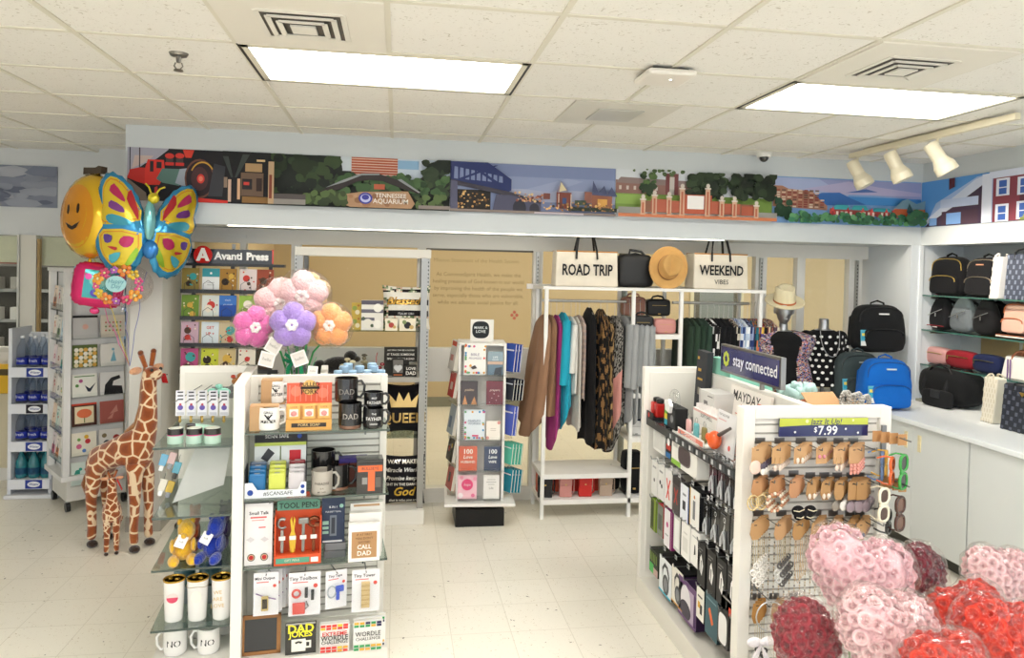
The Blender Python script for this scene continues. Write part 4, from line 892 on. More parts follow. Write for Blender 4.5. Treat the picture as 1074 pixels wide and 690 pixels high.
hang(765, 650, 774, 698, 'narrow black and white package with a red stripe by the end panel', '#353536', [('r', '#efeeec', .35, 0, .9, .7), ('r', '#d8442c', .1, .2, .3, .6)], dep=.05)
# goods standing on the side shelf
SZ2 = 1.022
def onshelf(name, label, cat, x0, y0, x1, y1, X): 
    y, w, h, z = nput(x0, y0, x1, y1, X=X)
    return thing(name, label, cat, (X, y, SZ2), RZN), w, h
t0, w, h = onshelf('gadget_tray', 'black cardboard tray of red and yellow flashlights at the far end of the shelf', 'display tray', 676, 412, 700, 437, 1.47)
b = B('paper', '#26272a'); b.box(-.10, -.05, 0, .10, .07, .012); b.box(-.10, -.052, 0, .10, -.048, .04); b.box(-.10, .066, 0, .10, .07, .10); b.art(.20, .04, [('c', '#c93c34', .68, .5, .07), ('t', '#d8a040', 'LIGHTS', .3, .5, .12)], y=-.052); b.out('tray', t0)
for i, (x, c, n_) in enumerate(((-.075, '#e8b82c', 'yellow'), (-.035, '#2b3450', 'navy'), (.02, '#c8261f', 'red'), (.07, '#b8241e', 'dark red'))):
    o = thing('pocket_flashlight', n_+' lantern flashlight with a black cap in the cardboard tray', 'flashlight', (1.47+.0, t0.location.y-x, SZ2+.013), RZN)
    b = B('plastic', c); b.box(-.020, -.03, 0, .020, .02, .078, bev=.006); b.out('body', o); b = B('plastic', '#1c1c1d'); b.lathe([(.02, .078), (.024, .084), (.024, .10), (.012, .105)], 14, sy=.9); b.out('cap', o)
t0, w, h = onshelf('cord_organizer_pack', 'black pack with colourful print and coiled clear cord beside the flashlight tray', 'package', 697, 414, 722, 443, 1.47)
b = B('paper', '#1d1e20'); b.box(-.085, -.035, 0, .085, .03, .12); b.art(.17, .12, [('r', '#3aa0b8', .05, .1, .3, .35), ('r', '#e0c83c', .05, .35, .3, .6), ('r', '#6fb04a', .08, .6, .3, .85), ('r', '#3c3d40', .4, .1, .95, .9), ('c', '#8d8e90', .7, .5, .12)], y=-.035); b.out('box', t0)
b = B('acrylic', '#eee'); b.tube([(.05*math.cos(a)+.0, -.01, .15+.05*math.sin(a)) for a in [2*PI*i/16 for i in range(16)]], .012, closed=True); b.out('coil', t0)
b = B('plastic', '#f0f0ee'); b.prism([(-.02, .10), (.035, .09), (.05, .13), (.02, .16), (-.03, .15)], -.055, -.038); b.out('white_card', t0)
# boxes stacked behind
for k, (x0, y0, x1, y1, X, z) in enumerate(((727, 408, 755, 421, 1.60, SZ2), (733, 390, 762, 412, 1.60, SZ2+.06))):
    y, w, h, zz = nput(x0, y0, x1, y1, X=X)
    o = thing('gadget_box', ['pale grey gadget box, the lower of two stacked behind the bracelet tray', 'white gadget box with a small black camera print, the upper of two stacked'][k], 'box', (X+.02, y, SZ2+(0 if k == 0 else .118)), RZN)
    b = B('paper', '#d9d7d3'); b.box(-.09, -.05, 0, .09, .06, .116 if k == 0 else .105, bev=.002); b.art(.18, .105, [('r', '#c9c6c2', .0, .0, .1, 1), ('r', '#7b7878', .35, .25, .6, .55), ('c', '#2c2b2b', .45, .3, .05), ('r', '#8d8b89', .6, .78, .95, .84)], y=-.0505); b.out('carton', o)
p = at(735, 395, X=1.66); o = thing('gadget_brochure_box', 'tall charcoal box with gold print leaning behind the white gadget boxes', 'box', (1.665, p.y, SZ2+.0), RZN+.2)
b = B('paper', '#3c3e42'); b.m = RY(.08); b.box(-.045, -.02, 0, .045, .02, .40); b.art(.09, .40, [('r', '#c9a050', .2, .72, .5, .76), ('r', '#c9a050', .2, .6, .7, .63), ('r', '#8f8a7c', .3, .4, .6, .5), ('r', '#c9a050', .1, .88, .3, .92)], y=-.0205); b.out('carton', o)
p = at(752, 386, Y=3.75); o = thing('mint_box', 'mint green box lying behind the stay connected sign', 'box', (1.86, p.y, 1.117), .12)
b = B('paper', '#8fd0bc'); b.box(-.13, -.10, 0, .13, .10, .27); b.box(-.12, -.1005, .22, .12, -.1, .25, '#79bfaa'); b.out('carton', o)
# bracelet tray
y, w, h, zz = nput(709, 425, 745, 464, X=1.45)
o = thing('keychain_display', 'white and coral counter display holding three small dangling pouches', 'display tray', (1.50, y, SZ2), RZN)
b = B('paper', '#efece6'); b.box(-.16, -.06, 0, .16, .08, .008); b.box(-.16, -.062, 0, .16, -.058, .035); b.box(-.16, .02, 0, .16, .08, .135); b.art(.32, .035, [('r', '#e88a78', .02, .1, .98, .8), ('t', '#fff', 'KEYCHAIN', .5, .45, .09)], y=-.062); b.art(.32, .135, [('r', '#dcd8d0', .05, .5, .95, .52), ('t', '#444', 'SOFT SHELL', .5, .84, .08), ('r', '#e4b9b0', .0, .92, 1, 1)], y=.02)
for i in range(9): b.box(-.15+i*.036, .03, .135, -.145+i*.036, .07, .16, '#efe9e6')
b.out('display_card', o)
for i, (c, n_) in enumerate((('#e8b8b4', 'blush pink'), ('#6fb0b4', 'teal'), ('#8c7f52', 'olive patterned'))):
    q = thing('dangling_pouch', n_+' small zip pouch clipped to the coral counter display', 'pouch', (1.47, y+.095-i*.095, SZ2+.012), RZN)
    b = B('fabric', c); se(b, .04, .02, .075, .4, .5); b.out('body', q); b = B('metal', '#b8b8b4'); b.tube([(.012*math.cos(a), 0, .088+.014*math.sin(a)) for a in [2*PI*j/12 for j in range(12)]], .002, closed=True); b.out('clasp', q)
y, w, h, zz = nput(757, 396, 787, 424, X=1.60)
o = thing('mayday_sign', 'cream and pink MAYDAY header board above the hanging goods', 'sign', (1.66, y+.02, SZ2), RZN+.0)
b = B('paper', '#f0e6dc'); b.m = RX(-.12); b.box(-.20, -.006, 0, .20, .006, .27); b.art(.40, .27, [('r', '#e8a89c', 0, 0, 1, .42), ('r', '#f2ece4', .0, .40, 1, 1), ('t', '#3a3836', 'MAYDAY', .42, .82, .17, .01), ('r', '#d8705c', .02, .80, .12, .82), ('r', '#d8705c', .72, .80, .84, .82), ('t', '#c87060', 'POWER', .42, .66, .06), ('r', '#e0a090', .2, .5, .64, .52), ('p', '#dfa08e', [(.82, .0), (.95, .0), (.98, .75), (.88, .75)]), ('p', '#b0705c', [(.86, .1), (.89, .1), (.93, .7), (.91, .7)])], y=-.006); b.out('board', o)
y, w, h, zz = nput(744, 425, 770, 466, X=1.46)
o = thing('carded_toy', 'white card with an orange round blower toy and a grey handle', 'package', (1.455, y, SZ2-.01), RZN)
b = B('paper', '#dfdedd'); b.m = RX(-.1); b.box(-.10, .012, .02, .10, .016, .21); b.art(.20, .20, [('r', '#e9e8e8', .05, .1, .95, .95), ('t', '#444', 'TINY BLOWER', .35, .86, .08), ('r', '#e0a8a8', .1, .74, .5, .76), ('c', '#e0706c', .78, .2, .06)], y=.011, z0=.02); b.out('card', o)
b = B('plastic', '#e4602c'); b.m = RX(-.1); b.ball(-.035, -.02, .075, .042, .03, .042, n=18, m=12); b.ball(-.05, -.045, .085, .018, .012, .018, n=12, m=8); b.out('toy', o)
b = B('plastic', '#5b5452'); b.m = RX(-.1); b.cyl((-.015, -.015, .10), (.085, -.01, .155), .010, .007); b.out('handle', o)
o = thing('carded_brush', 'aqua rounded travel brush on a clear card next to the end panel', 'package', (1.455, 2.93, SZ2-.01), RZN)
b = B('plastic', '#62c0c4'); b.m = RY(.5); b.ball(0, -.01, .12, .024, .016, .04, n=16, m=10); b.out('brush', o); b = B('plastic', '#6a6260'); b.m = RY(.5); b.cyl((0, -.01, .0), (0, -.01, .08), .018, .014); b.out('handle', o)
b = B('acrylic', '#eee'); b.m = RY(.2); b.box(-.05, .01, 0, .05, .013, .19); b.out('card', o)
# rail sign
o = thing('stay_connected_sign', 'navy sign reading stay connected on a post above the right gondola', 'sign', (1.72, 3.37, 1.30), RZN)
b = B('metal', '#9b9a98'); b.box(-.31, -.012, .03, .31, .012, .175); b.cyl((.12, .0, -.0), (.12, .0, .04), .012); b.out('frame', o)
b = B('gloss', '#2b2c66'); b.box(-.295, -.016, .042, .295, -.011, .163)
for i in range(8): 
    a = 2*PI*i/8; b.poly([(-.235+.024*math.cos(a)+.013*math.cos(q*PI/5), -.0165-i*.00005, .103+.028*math.sin(a)+.013*math.sin(q*PI/5)) for q in range(10)], '#c8d44c')
b.text('+', -.235, .106, .06, '#2b2c66', -.0175, bold=.02); b.text('stay connected', .065, .105, .082, '#f2f3f8', -.0168, bold=.012, maxw=.44); b.out('sign_panel', o)
# goods on the other side of the gondola top
o = thing('kraft_card', 'folded brown kraft card with a red and black corner lying above the end panel', 'card', (1.93, 2.98, GH-.10), .1)
b = B('paper', '#c69a6a'); b.m = RX(-.9); b.box(-.085, -.003, 0, .085, .0, .17); b.poly([(.085, -.004, .0), (.085, -.004, .09), (.03, -.004, .0)], '#c8342c'); b.poly([(.085, -.005, .0), (.085, -.005, .05), (.055, -.005, .0)], '#201d1d'); b.out('card', o)
b = B('paper', '#cda36e'); b.m = T(.12, 0, 0) @ RX(-.7) @ RY(.4); b.box(-.03, 0, 0, .05, .004, .11); b.out('flap', o)
o = thing('scrunchie', 'pale aqua scrunchies heaped on the far side of the gondola behind the sign', 'scrunchie', (1.90, 3.30, 1.25))
b = B('fabric', '#bfe0dc')
b.tube([(.045*math.cos(a), .045*math.sin(a), .03+.012*math.sin(a*5)) for a in [2*PI*i/30 for i in range(30)]], [.022+.007*math.sin(i*2.1) for i in range(30)], closed=True); b.tube([(.06+.04*math.cos(a), .04*math.sin(a), .05+.01*math.sin(a*4)) for a in [2*PI*i/30 for i in range(30)]], [.02+.007*math.sin(i*2.6) for i in range(30)], closed=True); b.out('gathered_fabric', o); tag(o, o['label'], 'hair accessory')
o = thing('hair_scarf', 'bundle of cream, rust and olive hair wraps lying beside the aqua scrunchies', 'hair accessory', (1.90, 3.12, 1.18))
for i, c in enumerate(('#e6dccb', '#9b5a3c', '#8a8a4a', '#c98a78', '#ded2bc')):
    b = B('fabric', c); b.tube([(-.1+i*.02, .07-i*.03, .04+.02*math.sin(i)), (-.03+i*.01, .03-i*.02, .075+.01*(i % 2)), (.05, -.02-i*.01, .06), (.12, -.05-i*.01, .03)], .02, flat=.6); b.out('wrap', o)
for i in range(8):
    o = thing('beaded_ring', 'silver beaded bangle standing in the row above the end panel', 'bangle', (2.02+.0*i+(i % 2)*.02, 2.90+i*.022, GH-.04), .5, 'silver beaded bangles standing in a row above the end panel') if i == 0 else None
    if o is not None:
        b = B('metal', '#b9b6b2')
        for a in range(14): b.ball(.032*math.cos(a*2*PI/14), 0, .034+.032*math.sin(a*2*PI/14), .007, n=8, m=5)
        b.out('bead_ring', o); base_ring = o
    else: dup(base_ring, (1.98+(i % 3)*.028, 2.88+i*.02, GH-.04), .5)
o = thing('bangle_tray', 'white bar carrying the silver beaded bangles behind the end panel', 'tray', (2.0, 2.95, 1.116))
b = B('paint', '#e9e6df'); b.box(-.06, -.09, 0, .06, .12, GH-.045-1.116, bev=.003); b.out('tray', o)

# ---------------------------------------------------------------- jewellery on the end panel
EY = GY0+.018
o = thing('price_sign', 'navy and lime sign reading Jazz It Up! $7.99 on the slatted end panel', 'sign', (0, 0, 0))
x, y, z, w, h = ext(819, 439, 912, 458, Y=2.77); o.location = (x, 2.785, z)
b = B('gloss', '#262a5c'); b.box(-w/2, -.004, 0, w/2, .004, h); b.art(w, h, [('r', '#c3cc3c', 0, .62, 1, 1), ('p', '#c3cc3c', [(0, .75), (.0, .55), (.2, .6), (.5, .64), (.5, .75)]), ('p', '#262a5c', [(1, .5), (1, .62), (.3, .62), (.6, .64)]), ('t', '#262a5c', 'Jazz It Up!', .52, .80, .085, .004, .2), ('t', '#f4f4f6', '7.99', .54, .30, .13, .02), ('t', '#f4f4f6', '$', .40, .36, .075, .01), ('c', '#f0f0f4', .17, .25, .012), ('c', '#f0f0f4', .74, .4, .012), ('c', '#f0f0f4', .88, .18, .012), ('c', '#eef0b0', .3, .85, .018), ('c', '#eef0b0', .82, .88, .012)], y=-.004); b.out('sign_panel', o)
def ering_art(b, kd, w, h):
    """the jewel hanging on a card"""
    m = b.m
    if kd == 'pearl':
        for s in (-1, 1): b.ball(s*w*.22, -.006, h*.22, .008, .006, .012, col='#e8d8c8', n=8, m=6)
    elif kd == 'stud':
        for s in (-1, 1): b.ball(s*w*.22, -.004, h*.45, .008, .004, .008, col='#d98a98', n=8, m=6)
    elif kd == 'drop':
        for s in (-1, 1): b.cyl((s*w*.22, -.003, h*.4), (s*w*.22, -.004, -.008), .0015, n=5, col='#c9a878'); b.ball(s*w*.22, -.005, -.016, .009, .004, .013, col='#dcc8b8', n=8, m=6)
    elif kd == 'coral':
        for i in range(9): b.ball((i % 3-1)*w*.25, -.006, -.004-(i//3)*.011, .006, .005, .006, col='#e49a8c', n=6, m=4)
    elif kd == 'hoop':
        for s in (-1, 1): b.tube([(s*w*.3+.019*math.cos(a), -.008, -.012+.022*math.sin(a)) for a in [2*PI*i/14 for i in range(14)]], .0026, n=5, col='#d9c08c', closed=True)
    elif kd == 'beads':
        for i in range(16): a = 2*PI*i/16; b.ball(.026*math.cos(a), -.008, -.012+.026*math.sin(a), .006, n=6, m=4, col=['#e9ddc8', '#c08a6a'][i % 2])
    elif kd == 'disc':
        for s in (-1, 1): b.ball(s*w*.28, -.006, -.018, .014, .004, .015, col='#8d8478' if s < 0 else '#e0dcd4', n=10, m=6)
    elif kd == 'shell':
        for s in (-1, 1): b.ball(s*w*.25, -.008, -.02, .018, .005, .017, col='#8c7c84', n=8, m=6)
    elif kd == 'big':
        b.ball(-.012, -.008, -.012, .026, .006, .028, col='#e9c8b8', n=12, m=8); b.ball(.02, -.010, -.01, .014, .006, .014, col='#4a4050', n=10, m=6); b.ball(.02, -.012, -.03, .012, .006, .014, col='#e8e4da', n=10, m=6)
    elif kd == 'blue':
        for s in (-1, 1): b.ball(s*w*.22, -.004, h*.3, .007, .004, .009, col='#283878', n=8, m=6)
    elif kd == 'chain':
        b.tube([(-.013, -.004, 0), (-.014, -.006, -.08), (-.008, -.008, -.155), (0, -.009, -.17), (.008, -.008, -.155), (.014, -.006, -.08), (.013, -.004, 0)], .0012, n=4, col='#d8b890')
    elif kd in ('flower', 'rings', 'bw'):
        b.tube([(-.010, -.004, 0), (-.010, -.006, -.10), (.010, -.006, -.10), (.010, -.004, 0)], .0012, n=4, col='#d8c8a8')
        for i in range(5):
            cx_, cz_ = [(0, -.10), (-.016, -.125), (.014, -.135), (-.006, -.155), (.012, -.172)][i]; c = {'flower': '#f0ece4', 'rings': '#eae6df', 'bw': ['#4c4848', '#d8d6d2'][i % 2]}[kd]
            b.tube([(cx_+.011*math.cos(a), -.01-.003*(i % 2), cz_+.011*math.sin(a)) for a in [2*PI*j/8 for j in range(8)]], .0038, n=5, col=c, closed=True)
PENTA = [(-.5, .35), (-.28, 0), (.28, 0), (.5, .35), (.36, 1), (-.36, 1)]
def card_stack(px, py0, py1, kd, n, label, group, wd=.050, shape='rect', lean=.021, col='#c29a6c', hookz=True):
    """n cards on one peg, the front card at px; the ones behind step back towards the panel"""
    Yf = EY-.012-.022*n
    q = at(px, py1, Y=Yf); tp = at(px, py0, Y=Yf); h = tp.z-q.z
    first = None
    for i in range(n):
        yy = EY-.018-.022*(n-1-i)
        loc = (q.x-lean*(n-1-i), yy, q.z+.0*(n-1-i))
        if i == 0:
            o = thing('earring_card' if 'neck' not in group else 'necklace_card', label, 'earrings' if 'neck' not in group else 'necklace', loc, .12, group)
            b = B('paper', col)
            if shape == 'rect': b.prism([(-wd/2, 0), (wd/2, 0), (wd/2, h), (-wd/2, h)], -.0008, .0008)
            else: b.prism([(u*wd, v*h) for u, v in PENTA], -.0008, .0008)
            b.box(-.006, -.0012, h-.012, .006, -.0008, h-.008, '#4a4038'); b.out('card', o)
            j = B('gloss'); j.m = S(1.35, 1, 1.35) if kd in ('hoop', 'beads', 'disc', 'shell', 'coral') else Matrix.Identity(4); ering_art(j, kd, wd, h); j.out('jewel', o); first = o
        else: dup(first, loc, .12+.03*((i*7) % 3-1))
    hk = thing('slat_hook', 'grey steel slatwall hook holding '+group, 'hook', (q.x, EY, q.z+h-.008))
    b = B('metal', '#77797a'); b.cyl((0, -.002, 0), (0, -.022*n-.02, 0), .002, n=6); b.cyl((0, -.022*n-.02, 0), (0, -.022*n-.02, .012), .002, n=6); b.out('arm', hk); b = B('metal', '#8a8c8d'); b.box(-.02-.02, -.004, -.002, .022-.02, .0, .022); b.out('back_plate', hk)
ord_ = ['first', 'second', 'third', 'fourth', 'fifth', 'sixth', 'seventh', 'eighth']
row1 = [(817, 'big', '#c59d70'), (838, 'drop', '#c59b6c'), (861, 'pearl', '#c79e72'), (884, 'stud', '#c49a6e'), (902, 'drop', '#c89f74'), (918, 'coral', '#c39a70')]
desc = {'big': 'large blush petal earrings', 'drop': 'slim drop earrings', 'pearl': 'cream pearl earrings', 'stud': 'small pink stud earrings', 'coral': 'coral cluster earrings', 'hoop': 'gold twisted hoops', 'beads': 'beaded round earrings', 'disc': 'round disc earrings', 'shell': 'smoky shell earrings', 'blue': 'dark blue drop earrings', 'chain': 'fine chain necklaces', 'flower': 'white flower chain necklaces', 'rings': 'white link necklaces', 'bw': 'black and white link necklaces'}
for i, (px, kd, c) in enumerate(row1): card_stack(px, 470, 487, kd, 5, 'brown card of %s, %s stack of the top row' % (desc[kd], ord_[i]), 'earring cards, %s peg of the top row' % ord_[i], col=c)
row2 = [(811, 'hoop', 'penta'), (829, 'beads', 'penta'), (850, 'none', 'penta'), (868, 'pearl', 'penta'), (883, 'pearl', 'penta'), (897, 'disc', 'penta'), (912, 'shell', 'rect'), (921, 'shell', 'rect')]
desc['none'] = 'black and cream striped bows'
for i, (px, kd, s) in enumerate(row2): card_stack(px, 504+(i > 2)*2, 523+(i > 2)*2, kd, 4, 'brown card of %s, %s stack of the second row' % (desc[kd], ord_[i]), 'earring cards, %s peg of the second row' % ord_[i], shape=s, col=['#b98a60', '#b8865c', '#c08e68'][i] if i < 3 else '#b58c5e')
x, y, z, w, h = ext(826, 520, 858, 544, Y=2.70)
o = thing('striped_bow', 'black and cream striped fabric bow hanging in the second row', 'bow', (x, 2.69, z))
b = B('fabric', '#18171a')
for s in (-1, 1):
    b.ball(s*.026, 0, .035, .027, .014, .022, n=14, m=10); b.ball(s*.02, .004, .016, .022, .01, .02, n=12, m=8)
    b.tube([(s*.008, -.014, .045), (s*.03, -.0165, .038), (s*.05, -.010, .04)], .002, col='#e8dcc0'); b.tube([(s*.006, -.010, .015), (s*.02, -.013, .010), (s*.036, -.008, .012)], .002, col='#e8dcc0')
b.ball(0, -.006, .03, .011, .012, .014); b.out('bow', o)
row3 = [(818, 'rings'), (843, 'bw'), (862, 'chain'), (881, 'chain'), (899, 'chain'), (917, 'blue'), (928, 'blue')]
for i, (px, kd) in enumerate(row3): card_stack(px-3, 549, 567, kd, 5, 'brown card of %s, %s stack of the third row' % (desc[kd], ord_[i]), ('necklace cards' if kd != 'blue' else 'earring cards')+', %s peg of the third row' % ord_[i], shape='penta', wd=.05, col=['#b58d60', '#bb9268', '#b18756'][i % 3])
row4 = [(806, 'bw'), (826, 'rings'), (846, 'chain')]
for i, (px, kd) in enumerate(row4): card_stack(px, 634, 655, kd if i != 1 else 'chain', 3, 'brown card with thin %s, %s stack of the lowest row' % ('chain necklace' if i else 'dark link necklace', ord_[i]), 'necklace cards, %s peg of the lowest row' % ord_[i], shape='penta', wd=.05, col='#a9793f')
x, y, z, w, h = ext(790, 624, 824, 664, Y=2.68)
o = thing('silver_bangle', 'large thin silver bangle hooped over the lowest row of cards', 'bangle', (x, 2.675, z)); b = B('metal', '#c8c8c8'); b.tube([(.058*math.cos(a), 0, .07+.058*math.sin(a)) for a in [2*PI*i/30 for i in range(30)]], .003, closed=True); b.out('ring', o); tag(o, o['label'], 'bangle')
hk = thing('slat_hook', 'short steel hook carrying the silver bangle', 'hook', (x, EY, z+.128)); b = B('metal', '#777'); b.cyl((0, 0, 0), (0, -.14, 0), .002); b.out('arm', hk); b = B('metal', '#8a8c8d'); b.box(-.02, -.004, -.01, .02, 0, .02); b.out('back_plate', hk)
# bead strands in a curtain behind (columns of thin chains)
b = B('gloss', '#d8c2a0')
x0_ = at(792, 560, Y=2.79).x; x1_ = at(880, 560, Y=2.79).x
for i in range(17):
    xx = x0_+i*(x1_-x0_)/16
    for k in range(24): b.ball(xx, EY-.006, .78-k*.0115, .0035, .003, .0055, n=5, m=3, col=['#d8c2a0', '#b9a684', '#e9e0d0', '#8c8478'][(i+k) % 4])
o = b.out('chain_curtain'); tag(o, 'rows of fine beaded chains hanging against the panel under the third row', 'necklaces'); o['kind'] = 'stuff'
x, y, z, w, h = ext(792, 668, 815, 700, Y=2.62)
o = thing('white_bow_toy', 'white ribbon bow trinket at the foot of the end panel', 'bow', (x, 2.66, z)); b = B('fabric', '#efe9ec')
for s in (-1, 1): b.ball(s*.03, 0, .08, .03, .014, .02); b.prism([(0, .07), (s*.045, .0), (s*.02, -.01)], -.006, .006)
b.ball(0, -.006, .08, .012, .012, .012); b.out('bow', o)
# sunglasses hanging at the corner, one lens above the other
def shades(label, x0, y0, x1, y1, Y, fr, lens, rz=.5):
    x, y, z, w, h = ext(x0, y0, x1, y1, Y=Y)
    o = thing('sunglasses', label, 'sunglasses', (x, Y, z), rz)
    H = h; ww = H*.40
    f = B('gloss', fr)
    for c in (.25, .75):
        f.tube([(ww/2*sgn(math.cos(a), .8), 0, H*c+H*.215*sgn(math.sin(a), .8)) for a in [2*PI*i/18 for i in range(18)]], .0062, n=8, closed=True)
    f.box(-ww*.42, -.005, H*.46, ww*.0, .005, H*.54, bev=.003); f.out('frame', o)
    for c in (.25, .75):
        l = B('gloss', lens); l.prism([(ww/2*.95*sgn(math.cos(a*PI/9), .8), H*c+H*.20*sgn(math.sin(a*PI/9), .8)) for a in range(18)], -.001, .001); l.out('lens', o)
    for zz in (.02, .98):
        g = B('gloss', fr); g.tube([(0, .002, H*zz), (-.004, .03, H*zz), (-.01, .055, H*(zz*.8+.1))], .004, flat=.6); g.out('temple', o)
shades('bright green sunglasses hanging at the right corner of the end panel', 942, 476, 953, 514, 2.66, '#2f9a3c', '#26242a')
shades('orange sunglasses hanging beside the bright green pair', 930, 479, 941, 509, 2.68, '#e0642c', '#6a4a3c', .7)
shades('yellow framed sunglasses mostly behind the orange pair', 925, 472, 934, 500, 2.74, '#d9a83c', '#4a3c30', .9)
shades('pale blue sunglasses left of the orange pair', 921, 472, 929, 504, 2.76, '#7c9cd0', '#8fa8d4', 1.0)
shades('white framed sunglasses hanging below the orange pair', 920, 511, 934, 548, 2.66, '#efe6cf', '#4a3028', .3)
shades('black sunglasses hanging behind the white pair', 926, 534, 938, 560, 2.72, '#1a1a1c', '#101012', .6)
shades('brown tortoiseshell sunglasses hanging at the far right under the green pair', 938, 520, 950, 558, 2.68, '#4a2a20', '#6b4636', .4)
o = thing('sunglasses_rack', 'small brown card backed rack holding the sunglasses at the panel corner', 'display rack', (2.02, 2.775, .83)); b = B('metal', '#8a8a88'); b.box(-.01, 0, 0, .01, .01, .40)
for z in (.19, .37): b.cyl((0, 0, z), (.0, -.16, z), .003); b.cyl((0, -.02, z), (.02, -.10, z), .003)
b.out('hook_frame', o)
for i in range(4): b = B('paper', '#b88a5c'); b.box(-.075+i*.022, -.03-i*.022, .34, -.035+i*.022, -.029-i*.022, .385); b.box(-.035+i*.012, -.03-i*.022, .15, -.0+i*.012, -.029-i*.022, .2); b.out('brown_card', o)
# ---------------------------------------------------------------- wrapped rose bouquets in the foreground
def rose_mesh(col, col2, seed=0):
    b = B('rose'); rr = random.Random(seed)
    for k, (n, r0, r1, h, tw) in enumerate(((5, .5, 1.02, .42, 0), (5, .4, .84, .60, .6), (4, .3, .64, .76, .3), (4, .18, .45, .9, 1.1), (3, .04, .26, 1.0, .7))):
        for i in range(n):
            a0 = 2*PI*i/n+tw+rr.uniform(-.1, .1); sp = 2*PI/n*.88
            def f(u, v): 
                a = a0+(u-.5)*sp*(.7+.6*v); r = r0+(r1-r0)*v**.8; z = h*v**.6-.13*v**4-.10*abs(u-.5)*v
                return (r*math.cos(a), r*math.sin(a), z-.2)
            b.grid(f, 3, 3, col=[col, col2, col, col2, col][k])
    b.ball(0, 0, .45, .12, .12, .34, col=col2, n=6, m=5)
    me = b.out('rose').data
    o = [x for x in bpy.data.objects if x.data == me][0]; bpy.data.objects.remove(o)
    return me
def heart_r(a):
    # polar heart, point down
    x = 16*math.sin(a)**3; z = 13*math.cos(a)-5*math.cos(2*a)-2*math.cos(3*a)-math.cos(4*a)
    return x/16*.8+.2*math.sin(a), z/16*.72+.30*math.cos(a)
def heart_bouquet(label, loc, w, rot, col, col2, lobes=True, n=78, seed=1, film='#fff', rs=.021, d=.42, squash=1.0, streaks=False):
    t = thing('rose_heart_bouquet', label, 'rose bouquet', loc, rot=rot)
    rr = random.Random(seed)
    def surf(a, q):
        """a around, q from rim 0 to centre 1 front; depth as a puffed shape"""
        if lobes: x, z = heart_r(a)
        else: x, z = math.sin(a)*.86, math.cos(a)*(1.05 if math.cos(a) > 0 else 1.12)
        k = math.cos(q*PI/2)
        return Vector((x*k*w/2, -math.sin(q*PI/2)*w*d*.62, (z*k*squash+.05)*w/2))
    core = B('plush', col)
    core.grid(lambda u, v: tuple(surf(2*PI*u, 2*v-1)*.93), 36, 14, cu=True); core.out('heart_form', t)
    me = rose_mesh(col, col2, seed)
    pts = []
    tries = 0
    while len(pts) < n and tries < 6000:
        tries += 1
        a = rr.uniform(0, 2*PI); q = 1-2*math.acos(min(1, rr.random()))/PI if False else rr.uniform(-.35, 1)
        if rr.random() > math.cos(max(q, 0)*PI/2)*.85+.15: continue
        p = surf(a, q)
        if all((p-o).length > rs*1.12 for o, _ in pts):
            e = .02; n1 = surf(a+e, q)-p; n2 = surf(a, q+e)-p; nn = n1.cross(n2)
            if nn.length < 1e-9: nn = Vector((0, -1, 0))
            nn.normalize()
            if nn.dot(p-Vector((0, 0, 0))) < 0: nn = -nn
            pts.append((p, nn))
    for p, nn in pts:
        o = bpy.data.objects.new('rose', me); COL.objects.link(o); o.parent = t
        o.location = p; s = rs*rr.uniform(.85, 1.15); o.scale = (s, s, s)
        o.rotation_euler = (Vector((0, 0, 1)).rotation_difference(nn+Vector((rr.uniform(-.2, .2), rr.uniform(-.2, .2), rr.uniform(-.2, .2)))).to_matrix() @ Matrix.Rotation(rr.uniform(0, 6), 3, 'Z')).to_euler()
    f = B('film')
    def ff(u, v):
        p = surf(2*PI*u, 2*v-1); p = p.normalized()*(p.length+.022+.009*noise.noise(p*28+Vector((seed, 0, 0)))+.004*noise.noise(p*70)); return tuple(p)
    f.grid(ff, 60, 26, cu=True); f.out('clear_wrap', t)
    s = B('plastic', '#4c7c46'); s.m = Matrix.Identity(4); e_ = (T(*loc) @ RZ(rot[2]) @ RY(rot[1]) @ RX(rot[0])).inverted(); s.tube([(0, 0, -w*.4), tuple(e_ @ Vector((loc[0], loc[1]+.02, loc[2]-w*.8-.05))), tuple(e_ @ Vector((loc[0], loc[1]+.03, .30)))], .006); s.out('stem', t)
    return t
HB = [
 ('pale pink rose heart, the upper left of the wrapped bouquets', 900, 603, 1.95, 118, (-.2, .28, -.25), '#f9d0d8', '#fbdee2', True, .46),
 ('large pale pink rose heart in front, below the upper pink one', 930, 668, 1.68, 124, (-.15, .22, .1), '#f8d2d6', '#fae0e0', True, .46),
 ('burgundy rose bundle at the left edge of the wrapped bouquets', 846, 672, 1.80, 80, (-.2, -.25, -.2), '#a43442', '#b44a54', False, .5),
 ('burgundy rose bundle between the upper pink heart and the red hearts', 966, 604, 2.15, 66, (-.1, -.2, .3), '#7c2636', '#923444', False, .5),
 ('bright red rose heart behind the front red ones', 1014, 650, 1.90, 96, (-.2, -.15, .1), '#e23c2c', '#ea5440', True, .46),
 ('bright red rose heart at the right edge of the photo', 1052, 672, 1.66, 112, (-.3, .2, -.2), '#e23c2c', '#ea543c', True, .46),
 ('bright red rose heart lowest in the foreground', 992, 706, 1.50, 106, (-.3, .1, .2), '#e2402e', '#ea5842', True, .46),
 ('small pale pink rose heart at the back right of the bouquets', 1048, 606, 2.25, 82, (-.2, .1, -.1), '#f8d2d6', '#fae2e2', True, .46)]
for k, (lab, px, py, Y, wpx, rot, c1, c2, lob, d) in enumerate(HB):
    q = at(px, py, Y=Y); w = wpx*Y/771.0*1.04
    heart_bouquet(lab+', in clear wrap', tuple(q), w*.94, rot, c1, c2, lob, 99, k+3, rs=.0195 if wpx*Y > 150 else .0165, d=d, squash=1.02)
